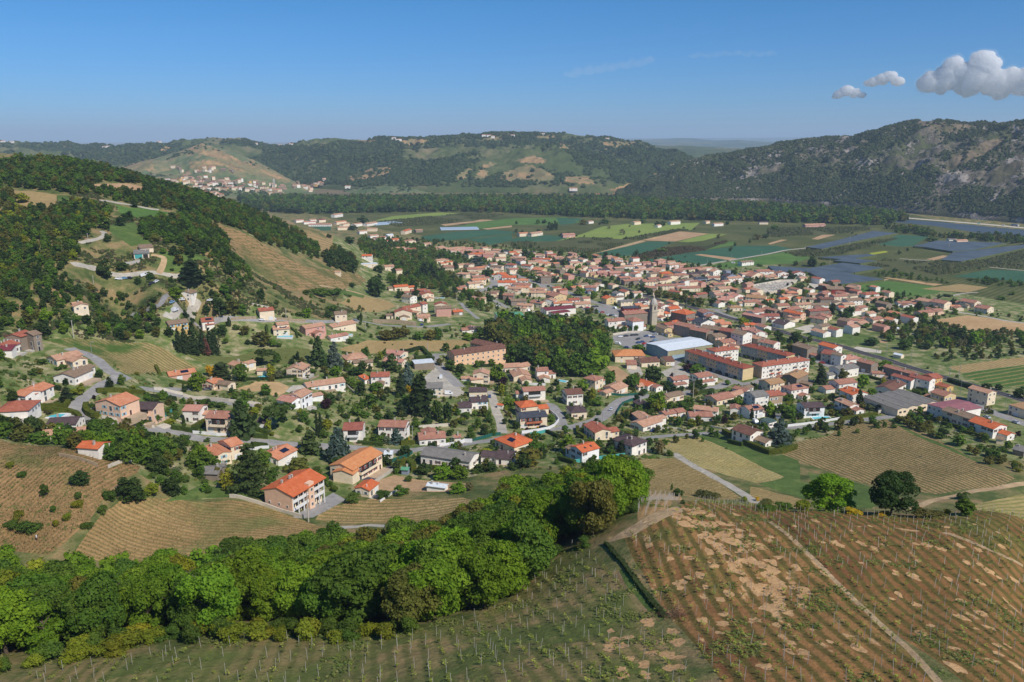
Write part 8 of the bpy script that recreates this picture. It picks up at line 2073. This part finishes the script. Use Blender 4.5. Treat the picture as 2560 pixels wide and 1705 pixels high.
# gardens everywhere between the houses
G1 = ('s', (0, 1060, 0, 880, 190, 900, 420, 960, 640, 900, 820, 900, 1000, 900, 1180, 860, 1200, 950, 1500, 960, 1560, 920, 1700, 960, 2100, 960, 2300, 1010, 2560, 1120, 2560, 1200, 2300, 1070, 2000, 1100, 1700, 1110, 1480, 1180, 1100, 1190, 800, 1240, 560, 1230, 400, 1150))
scatter('gardens', 'bbbyGGDOS', 6.0, 1.8, 5.0, G1, seed=61, prob=.55)
scatter('gardens', 'bbGGDO', 11, 4, 7.5, G1, seed=62, prob=.5)
G2 = ('s', (960, 590, 1200, 610, 1400, 625, 1560, 640, 1760, 660, 1950, 680, 2060, 690, 2230, 730, 2400, 760, 2560, 790, 2560, 850, 2350, 830, 2200, 830, 2120, 800, 1900, 830, 2100, 900, 2000, 960, 1800, 860, 1600, 800, 1500, 870, 1350, 790, 1200, 780, 1100, 700, 1000, 700))
scatter('gardens', 'bbGDDO', 11, 3.5, 7, G2, seed=63, prob=.62)
scatter('gardens', 'bbG', 6.0, 2, 4, G2, seed=64, prob=.45)
scatter('gardens', 'bbGo', 9, 2, 4.5, ('s', (420, 720, 900, 760, 1200, 820, 1180, 850, 800, 870, 600, 830, 500, 790)), seed=65, prob=.4)
scatter('on the plain', 'bD', 26, 4, 8, ('C', (0, 900, 2355, 950, 3900, 1100, 3900, 1500, 2355, 1380, 0, 1200)), seed=66, prob=.10)
build_trees(300)
# ------------------------------------------------------------------ scrub on the hills (nobody could count it)
def scrub(seed, n, smin, smax, cols, label, clump, thr, tmin=.02, tmax=1.05, fade=None, sd=1):
    th, r, Z = HILLS[seed]; rg = np.random.default_rng(sd + seed); i = rg.uniform(0, len(th) - 1.01, n); t = np.clip(rg.uniform(tmin, tmax, n), 0, 1.2); m = int((Z.shape[1] - 29))
    j = np.where(t <= 1, t * (m - 1), (m - 1) + (t - 1) * 29); i0 = i.astype(int); j0 = np.minimum(j.astype(int), Z.shape[1] - 2); a = i - i0; b = j - j0
    def bl(A): return (A[i0, j0] * (1 - a) + A[i0 + 1, j0] * a) * (1 - b) + (A[i0, j0 + 1] * (1 - a) + A[i0 + 1, j0 + 1] * a) * b
    tt = th[i0] * (1 - a) + th[i0 + 1] * a; rr = bl(r); z = bl(Z); x = rr * np.sin(tt); y = rr * np.cos(tt)
    uu, vv = 1280 + F * x / (y * CP - (z - ZC) * SP), 852.5 + F * (-y * SP - (z - ZC) * CP) / (y * CP - (z - ZC) * SP); inp = np.zeros(len(x), bool)
    for P_ in PATCH.get(seed, []): inp |= inpoly0(P_, uu, vv)
    k = (~inp | (rg.random(len(x)) < .12)) & (fbm(x / clump, y / clump, 4, 40 + seed) > thr + rg.normal(0, .05, n)) & (z > -1); x, y, z = x[k], y[k], z[k]; S = rg.uniform(smin, smax, len(x))
    C = np.array(cols)[rg.integers(0, len(cols), len(x))] * rg.uniform(.75, 1.25, (len(x), 1))
    blob_mass('scrub', np.stack([x, y, z], 1), S, C, label, 'scrub')
GC = [(.045, .075, .025), (.06, .09, .03), (.038, .062, .022), (.075, .10, .038)]
scrub(1, 62000, 4, 9, [(.06, .085, .03), (.075, .10, .035), (.045, .07, .026), (.085, .10, .045)], 'dark green scrub and oaks covering the rocky right hill', 140, .42)
scrub(2, 95000, 8, 16, GC, 'green oak scrub covering the long wooded ridge', 260, .45)
scrub(3, 5000, 7, 12, GC, 'tree clumps on the vineyard hill above the far town', 120, .52)
scrub(4, 900, 6, 10, GC, 'tree clumps on the small bare spur', 80, .55)
# ------------------------------------------------------------------ far town, pale fields on the ridge, hamlets
it = []; rg = np.random.default_rng(8)
def farpt(u, v):
    for s in (3, 4, 2):
        p = hat(s, u, v)
        if p is not None and p.z > 0.5: return p
    return at(u, v)
for (n, reg, P_) in [(120, 's', (395, 458, 470, 440, 560, 448, 640, 458, 690, 464, 800, 466, 800, 480, 640, 484, 560, 480, 430, 470)), (14, 's', (370, 425, 520, 412, 600, 430, 470, 440)), (12, 's', (470, 480, 560, 488, 560, 498, 480, 490)), (18, 's', (740, 458, 815, 452, 820, 462, 760, 476)), (6, 's', (660, 488, 710, 486, 710, 494, 668, 496))]:
    P_ = px(reg, *P_); xs = [p[0] for p in P_]; ys = [p[1] for p in P_]; c = 0; k = 0
    while c < n and k < 4000:
        k += 1; u, v = rg.uniform(min(xs), max(xs)), rg.uniform(min(ys), max(ys))
        if not inpoly(P_, np.array([u]), np.array([v]))[0]: continue
        p = farpt(u, v); a = rg.uniform(-.6, .6); c += 1
        it.append(dict(Lx=rg.uniform(8, 15), Ly=rg.uniform(7, 10), h=rg.uniform(4, 8), c=p, ax=Vector((math.cos(a), math.sin(a), 0)), z=p.z, roof='sssSrob'[int(rg.integers(7))], wall='wcntcy'[int(rg.integers(6))]))
for (u, v) in [(8, 357), (30, 357), (398, 358), (640, 364), (700, 364), (728, 364), (985, 351), (993, 351), (1000, 352), (1210, 343), (1222, 343), (1357, 337), (1282, 341), (1518, 350), (1430, 484), (1436, 487), (870, 476), (1488, 503), (1492, 501), (1540, 501), (1565, 498), (1575, 497), (1700, 509), (1780, 372), (1800, 372), (1815, 374), (270, 368), (262, 369), (1232, 344)]:
    p = hat(2, u, v + 1) or at(u, v); it.append(dict(Lx=16, Ly=10, h=6, c=p, ax=Vector((1, 0, 0)), z=p.z, roof='sro'[int(u) % 3], wall='w', typ='g'))
far_houses(it, 'far_town', 'pale houses of the far town at the foot of the hills')
# church tower of the far town
p = farpt(686, 470); root = empty('church_tower', p); b = MB(); b.box(-2.5, -2.5, -2, 2.5, 2.5, 20); link('tower', b.mesh('tower', M_conc), root); b = MB(); b.face([(-2.7, -2.7, 20), (2.7, -2.7, 20), (0, 0, 30)]); b.face([(2.7, -2.7, 20), (2.7, 2.7, 20), (0, 0, 30)]); b.face([(2.7, 2.7, 20), (-2.7, 2.7, 20), (0, 0, 30)]); b.face([(-2.7, 2.7, 20), (-2.7, -2.7, 20), (0, 0, 30)]); link('spire', b.mesh('spire', M_conc), root)
tag(root, 'slender pale church tower in the middle of the far town', 'church tower')

# orchard rows of the plain
for (mt, sp, st, cols, nm) in [('orchard', 6.0, 4.0, [(.085, .10, .035), (.11, .115, .05), (.07, .085, .03)], 'green'), ('darkorchard', 5.5, 3.5, [(.075, .06, .03), (.09, .07, .035)], 'dark')]:
    ps, ss = [], []
    for l in [q for q in LAY if q[1] == mt]:
        P_ = [(p.x, p.y) for p in l[2]]; d = Vector(wdir('D', 0, 1300, 900, 1220)).normalized(); n = Vector((-d.y, d.x)); A = np.array(P_); s_ = A @ np.array([d.x, d.y]); t_ = A @ np.array([n.x, n.y])
        S, T = np.meshgrid(np.arange(s_.min(), s_.max(), st), np.arange(t_.min(), t_.max(), sp)); S, T = S.ravel(), T.ravel(); X = S * d.x + T * n.x; Y = S * d.y + T * n.y; k = inpoly(P_, X, Y)
        for q in NOGO: k &= ~inpoly([(p[0], p[1]) for p in q], X, Y)
        k &= fbm(X / 60, Y / 60, 2, 6) > .3; X, Y = X[k], Y[k]; ps.append(np.stack([X, Y, hgt(X, Y)], 1))
    P3 = np.concatenate(ps); g = np.random.default_rng(2); P3 = P3[g.permutation(len(P3))[:45000]]; C = np.array(cols)[g.integers(0, len(cols), len(P3))] * g.uniform(.8, 1.2, (len(P3), 1))
    blob_mass('orchard_rows', P3, g.uniform(3.4, 5.2, len(P3)), C, f'{nm} rows of low fruit trees on the plain', 'orchard', flat=.9)

# low bushes that roughen slopes and gardens
for (nm, lab, n, s0, s1, cols, P_) in [('scrub', 'low bushes and bramble on the left hillside', 11000, .9, 2.6, [(.06, .085, .025), (.09, .10, .035), (.11, .09, .05), (.05, .07, .02)], ('s', -20, 560, 150, 500, 330, 470, 520, 560, 700, 660, 860, 720, 960, 760, 800, 800, 600, 790, 400, 860, 200, 850, -20, 840)),
    ('garden_plants', 'small garden plants between the houses', 8000, .7, 1.7, [(.08, .13, .025), (.11, .14, .035), (.06, .09, .02), (.16, .14, .04)], ('s', 0, 1050, 0, 880, 420, 940, 820, 890, 1180, 850, 1500, 950, 2100, 950, 2560, 1110, 2560, 1190, 2300, 1070, 2000, 1100, 1480, 1180, 1100, 1190, 800, 1240, 560, 1230, 300, 1110))]:
    pts = [(p.x, p.y) for p in [at(*q) for q in px(P_[0], *P_[1:])]]; pts = [(x, y) if math.hypot(x, y) < 900 else (x * 900 / math.hypot(x, y), y * 900 / math.hypot(x, y)) for x, y in pts]; g = np.random.default_rng(n); xs = [p[0] for p in pts]; ys = [p[1] for p in pts]
    X = g.uniform(min(xs), max(xs), n * 4); Y = g.uniform(min(ys), max(ys), n * 4); k = inpoly0(pts, X, Y) & (fbm(X / 14, Y / 14, 3, 4) > .45); X, Y = X[k][:n], Y[k][:n]; k = free(X, Y, .2)
    for l in LAY:
        if l[0] in ('path', 'field') and len(l) == 3: k &= ~inpoly([(p.x, p.y) for p in l[2]], X, Y)
    X, Y = X[k], Y[k]; blob_mass(nm, np.stack([X, Y, hgt(X, Y)], 1), g.uniform(s0, s1, len(X)), np.array(cols)[g.integers(0, len(cols), len(X))] * g.uniform(.8, 1.25, (len(X), 1)), lab, 'bushes')
# ------------------------------------------------------------------ vines and stakes
def rows_in(pts, d, sp, step, rg, j=.12):
    d = Vector((d[0], d[1])).normalized(); n = Vector((-d.y, d.x)); P = [(p.x, p.y) for p in pts]; A = np.array(P)
    s = A @ np.array([d.x, d.y]); t = A @ np.array([n.x, n.y])
    S, T = np.meshgrid(np.arange(s.min(), s.max(), step), np.arange(math.floor(t.min() / sp) * sp, t.max(), sp)); S = S.ravel(); T = T.ravel()
    S = S + rg.normal(0, j, len(S)); T = T + rg.normal(0, j * .6, len(T)) + .35 * np.sin(S / 23 + T / 40)
    X = S * d.x + T * n.x; Y = S * d.y + T * n.y; k = inpoly(P, X, Y); return X[k], Y[k]
def lay_poly(mat, i=0): return [l for l in LAY if l[1] == mat][i][2]
M_vine = leaf_mat('vine_leaf', True); M_stake = plain('stake_wood', hx('a8a198'), .9, .25, 3)
def vine_geo(seed, n=12, h=.5):
    rg = np.random.default_rng(seed); P = np.stack([rg.normal(0, .13, n), rg.normal(0, .13, n), rg.uniform(.12, h, n)], 1); V, Fq = quads(P, np.tile([0, 0, 2.], (n, 1)) + rg.normal(0, .4, (n, 3)), .085, rg); return V, Fq
VG_ = [vine_geo(i) for i in range(5)]
VM = []
for V, Fq in VG_:
    b = MB(); b.tube((0, 0, -.1), (.03, .02, .4), .035, .02, 5)
    VM.append((np_mesh('leaves', V, Fq, M_leaf), b.mesh('stem', M_bark)))
def mass_vines(name, X, Y, Z, sc, label, cols, geo=None):
    rg = np.random.default_rng(5); Vs = []; n = len(X)
    G_ = geo or [g for g in VG_]; m = len(G_[0][0]); A = np.stack([g[0][:m] for g in G_]); idx = rg.integers(0, len(G_), n); a = rg.uniform(0, 6.28, n)[:, None]; q = A[idx]; s = (sc * rg.uniform(.7, 1.3, n))[:, None]
    V = np.stack([(q[..., 0] * np.cos(a) - q[..., 1] * np.sin(a)) * s + X[:, None], (q[..., 0] * np.sin(a) + q[..., 1] * np.cos(a)) * s + Y[:, None], q[..., 2] * s + Z[:, None]], -1).reshape(-1, 3)
    Fc = (np.arange(n)[:, None, None] * m + np.arange(m).reshape(-1, 4)[None]).reshape(-1, 4)
    C = np.repeat(np.array(cols)[rg.integers(0, len(cols), n)] * rg.uniform(.7, 1.3, (n, 1)), m, 0)
    me = np_mesh(name, V, Fc, M_vine); at_ = me.attributes.new('tint', 'FLOAT_COLOR', 'POINT'); at_.data.foreach_set('color', np.concatenate([C, np.ones((len(C), 1))], 1).astype(np.float32).ravel())
    tag(link(name, me), label, 'vines', kind='stuff')
rg = np.random.default_rng(12); VX, VY, SX, SY = [], [], [], []
for mat, dr in (('vy_hilltop', ('c3', 900, 200, 1700, 1448)), ('vy_hilltop_right', ('c4', 60, 560, 1000, 1500)), ('vy_bottom', ('c2', 1000, 1050, 1000, 1390))):
    P_ = lay_poly(mat); d = wdir(*dr)
    x, y = rows_in(P_, d, 2.0, 1.1, rg); k = rg.random(len(x)) < .36; VX.append(x[k]); VY.append(y[k])
    x, y = rows_in(P_, d, 2.0, 2.3, rg, .25); k = rg.random(len(x)) < .34; SX.append(x[k]); SY.append(y[k])
P_ = lay_poly('vy_house_row'); x, y = rows_in(P_, wdir('c5', 780, 1000, 1100, 900), 1.6, 1.2, rg); SX.append(x); SY.append(y)
VX = np.concatenate(VX); VY = np.concatenate(VY); VZ = hgt(VX, VY); SX = np.concatenate(SX); SY = np.concatenate(SY); SZ = hgt(SX, SY)
def vis(X, Y, Z):
    dx, dy, dz = X, Y, Z - ZC; f = dy * CP - dz * SP; u = 1280 + F * dx / f; v = 852.5 + F * (-dy * SP - dz * CP) / f
    return (f > 5) & (u > -20) & (u < 2580) & (v < 1740)
inv_ = vis(VX, VY, VZ); d_ = np.hypot(np.hypot(VX, VY), VZ - ZC) + np.where(inv_, 0, 1e5); o_ = np.argsort(d_); keep = o_[d_[o_] < 1e4 + 300]
for q in keep[:300]:
    k = int(rg.integers(5)); root = empty('grape_vine', (VX[q], VY[q], VZ[q]), rg.uniform(0, 6)); c = link('leaves', VM[k][0], root); c.color = (*(np.array((.26, .3, .06)) * rg.uniform(.8, 1.3)), 1); link('stem', VM[k][1], root)
    tag(root, 'young green grape vine in the foreground vineyard', 'vine', 'young vines in the foreground vineyard')
rest = np.setdiff1d(np.arange(len(VX)), keep[:300]); rest = rest[np.hypot(VX, VY)[rest] < 420]
mass_vines('young_vines', VX[rest], VY[rest], VZ[rest], 1.1, 'young vines of the foreground vineyards', [(.26, .3, .06), (.2, .24, .05), (.3, .31, .08), (.15, .17, .05)])
STM = []
for k in range(3):
    b = MB(); b.tube((0, 0, -.2), (.05 * (k - 1), .04 * (k - 1), 1.55 + .15 * k), .032, .028, 5); STM.append(b.mesh('vine_stake', M_stake))
inv_ = vis(SX, SY, SZ); d_ = np.hypot(np.hypot(SX, SY), SZ - ZC) + np.where(inv_, 0, 1e5); o_ = np.argsort(d_)
for q in o_[:300]:
    o = link('vine_stake', STM[int(rg.integers(3))], None, (SX[q], SY[q], SZ[q])); o.rotation_euler = (rg.normal(0, .05), rg.normal(0, .05), rg.uniform(0, 6)); tag(o, 'thin grey wooden stake in the foreground vineyard', 'stake', 'wooden stakes of the foreground vineyard')
b = MB()
for q in o_[300:5200]:
    if math.hypot(SX[q], SY[q]) > 400: continue
    x, y, z = SX[q], SY[q], SZ[q]; h = rg.uniform(1.2, 1.9); tx, ty = rg.normal(0, .06, 2) * h; r = .032
    c = [(x - r, y - r, z - .2), (x + r, y - r, z - .2), (x, y + r, z - .2)]; t = [(a + tx, b2 + ty, z + h) for a, b2, _ in c]
    for i in range(3): j = (i + 1) % 3; b.face([c[i], c[j], t[j], t[i]])
tag(link('vine_stakes', b.mesh('vine_stakes', M_stake)), 'further thin stakes of the foreground vineyards', 'stakes', kind='stuff')
# grass tufts of the hilltop
def tuft_geo(seed, n=5):
    rg = np.random.default_rng(seed); P = np.stack([rg.normal(0, .22, n), rg.normal(0, .22, n), rg.uniform(.02, .09, n)], 1); return quads(P, np.tile([0, 0, 3.], (n, 1)), .10, rg)
TG = [tuft_geo(i) for i in range(6)]
P_ = [Vector(p) for p in polyw([(-40, 40), (-40, 150), (-20, 130), (0, 140), (8, 160), (20, 165), (40, 165), (40, 40)])]
x, y = polypts(P_, .62, rg); k = fbm(x / 4.5, y / 4.5, 3, 77) > .6; x, y = x[k], y[k]; z = hgt(x, y)
mass_vines('grass_tufts', x, y, z, 1.25, 'grass tufts on the foreground slope', [(.15, .19, .05), (.19, .21, .06), (.13, .17, .04), (.23, .23, .09)], TG)
for o in [bpy.data.objects['grass_tufts']]: o['category'] = 'grass'
# vine rows of the farther fields
for (mat, i, dr, sp, st, sc, cols) in [('vy_left_slope', 0, ('c1', 100, 500, 420, 200), 1.4, .95, 1.35, [(.12, .13, .045), (.09, .10, .035)]), ('vy_left_low', 0, ('c1', 700, 480, 1400, 660), 1.9, .9, 1.0, [(.12, .12, .04), (.09, .10, .03)]),
    ('vy_mid', 0, ('c2', 600, 60, 1600, 10), 3.2, .9, 1.1, [(.09, .12, .03)]), ('vy_center', 0, ('c5', 450, 560, 1400, 740), 2.3, .9, 1.0, [(.09, .11, .03), (.12, .13, .04)]), ('vy_strip', 0, ('c5', 950, 330, 2150, 690), 2.2, 1.0, 1.0, [(.11, .14, .04)]),
    ('vy_big', 0, ('b7', 200, 1050, 1400, 1450), 2.4, 1.0, 1.1, [(.08, .10, .03)]), ('vy_big', 1, ('b7', 200, 1050, 1400, 1450), 2.4, 1.0, 1.1, [(.08, .10, .03)]), ('vy_north', 0, ('a1', 1400, 820, 2200, 1250), 2.4, 1.4, 1.2, [(.09, .11, .03)])]:
    x, y = rows_in(lay_poly(mat, i), wdir(*dr), sp, st, rg, .15); k = rg.random(len(x)) < .8; x, y = x[k], y[k]
    if len(x) > 26000: x, y = x[:26000], y[:26000]
    mass_vines('vine_rows', x, y, hgt(x, y), sc * .9, 'rows of low vines on the middle vineyards', cols, [(g[0][:24], g[1][:6]) for g in VG_])
# brush heap on the hilltop
p = at(*px('c3', 1050, 930)[0]); Pq = rg.normal(0, 1, (500, 3)) * np.array([1.4, 1.0, .4]) + np.array([0, 0, .3]); V, Fq = quads(Pq, rg.normal(0, 1, (500, 3)), .16, rg, .2)
o = link('brush_heap', np_mesh('brush_heap', V, Fq, plain('dry_brush', hx('6b4f42'), .95)), None, p); tag(o, 'heap of dry brown brush between the foreground vineyards', 'brush heap')
# ------------------------------------------------------------------ clouds
def cloud_mat(name, dens):
    m = bpy.data.materials.new(name); m.use_nodes = True; nt = m.node_tree; nt.nodes.clear(); o = nt.nodes.new('ShaderNodeOutputMaterial'); v = nt.nodes.new('ShaderNodeVolumeScatter')
    v.inputs['Color'].default_value = (.97, .97, 1, 1); v.inputs['Density'].default_value = dens; v.inputs['Anisotropy'].default_value = -.1; nt.links.new(v.outputs[0], o.inputs['Volume']); return m
CM1, nt, _bb = newmat('cloud_white'); _bb.inputs['Base Color'].default_value = (.96, .96, .97, 1); _bb.inputs['Roughness'].default_value = 1; _bb.inputs['Subsurface Weight'].default_value = 1; _bb.inputs['Subsurface Radius'].default_value = (1, 1, 1); _bb.inputs['Subsurface Scale'].default_value = 700; _bb.inputs['Specular IOR Level'].default_value = 0
t_ = nt.nodes.new('ShaderNodeBsdfTranslucent'); t_.inputs[0].default_value = (.95, .95, .97, 1); mx = nt.nodes.new('ShaderNodeMixShader'); mx.inputs[0].default_value = .5; nt.links.new(_bb.outputs[0], mx.inputs[1]); nt.links.new(t_.outputs[0], mx.inputs[2]); nt.links.new(mx.outputs[0], nt.nodes['Material Output'].inputs[0])
CM2 = cloud_mat('cloud_thin', .0006); CMV = cloud_mat('cloud_edge', .0010)
def cloud(name, mat, dist, parts, label, seed, flat=.8):
    """parts: (px, py, radius px)"""
    import bmesh
    bm = bmesh.new(); o = None
    for (u, v, r) in parts:
        x, y, z = ray(u, v); t = dist / math.hypot(x, y); c = Vector((x * t, y * t, ZC + z * t)); R_ = r / F * dist
        if o is None: o = c.copy()
        ret = bmesh.ops.create_icosphere(bm, subdivisions=3, radius=R_, matrix=Matrix.Translation(c - o) @ Matrix.Diagonal((1, 1, flat, 1)))
    me = bpy.data.meshes.new(name); bm.to_mesh(me); bm.free(); me.materials.append(mat); ob = link(name, me, None, o)
    md = ob.modifiers.new('remesh', 'REMESH'); md.mode = 'VOXEL'; md.voxel_size = max(p[2] for p in parts) / F * dist * .07
    tx = bpy.data.textures.new('cl' + str(seed), 'CLOUDS'); tx.noise_scale = max(p[2] for p in parts) / F * dist * .75; tx.noise_depth = 5
    dm = ob.modifiers.new('disp', 'DISPLACE'); dm.texture = tx; dm.strength = max(p[2] for p in parts) / F * dist * .65; dm.mid_level = .5; dm.texture_coords = 'LOCAL'
    tag(ob, label, 'cloud', kind='stuff')
    if mat is CM1:
        o2 = ob.copy(); o2.data = me.copy(); o2.data.materials[0] = CMV; COL.objects.link(o2); o2.name = 'cloud_veil'; o2.modifiers['disp'].strength *= 1.5; o2.modifiers['disp'].mid_level = .36; o2.parent = ob; o2.location = (0, 0, 0)
        for k_ in ('label', 'category'): del o2[k_]
cloud('cloud', CM1, 16000, [(2330, 205, 26), (2365, 195, 30), (2400, 180, 26), (2385, 165, 22), (2440, 195, 34), (2455, 148, 24), (2470, 165, 26), (2490, 205, 34), (2530, 195, 26), (2560, 215, 26), (2590, 190, 34), (2420, 215, 26), (2350, 222, 16), (2500, 230, 18)], 'large white cumulus cloud at the upper right', 1, .8)
cloud('cloud', CM1, 16000, [(2185, 205, 14), (2205, 198, 16), (2225, 190, 15), (2245, 203, 14), (2170, 207, 8)], 'small white cloud left of the large cumulus', 2, .65)
cloud('cloud', CM1, 16000, [(2100, 235, 13), (2118, 226, 15), (2138, 232, 13), (2155, 238, 8), (2090, 242, 7)], 'small low white cloud, lower left of the others', 3, .65)
cloud('cloud', CM2, 16000, [(1420 + 9 * k + 3 * (k % 3), 184 - 1.5 * k + 4 * math.sin(k * 1.7), 11 + 7 * abs(math.sin(k * .9))) for k in range(23)], 'faint long wisp of cloud above the central ridge', 4, .5)
cloud('cloud', CM2, 16000, [(1725 + 11 * k, 138 - .3 * k + 3 * math.sin(k * 2.1), 6 + 7 * abs(math.sin(k * 1.3))) for k in range(20)], 'faint broken wisps right of the long wisp', 5, .5)
# ------------------------------------------------------------------ air
hz, nt, _bb = newmat('haze'); nt.nodes.remove(_bb); v = nt.nodes.new('ShaderNodeVolumePrincipled'); v.inputs['Density'].default_value = 0.000075; v.inputs['Color'].default_value = (.62, .78, 1.0, 1); v.inputs['Anisotropy'].default_value = 0.0
nt.links.new(v.outputs[0], nt.nodes['Material Output'].inputs['Volume'])
b = MB(); b.box(-27000, -900, -8, 27000, 30500, 420); o = link('haze', b.mesh('haze', hz)); o['kind'] = 'stuff'
SC.cycles.volume_bounces = 1
flush_labels()
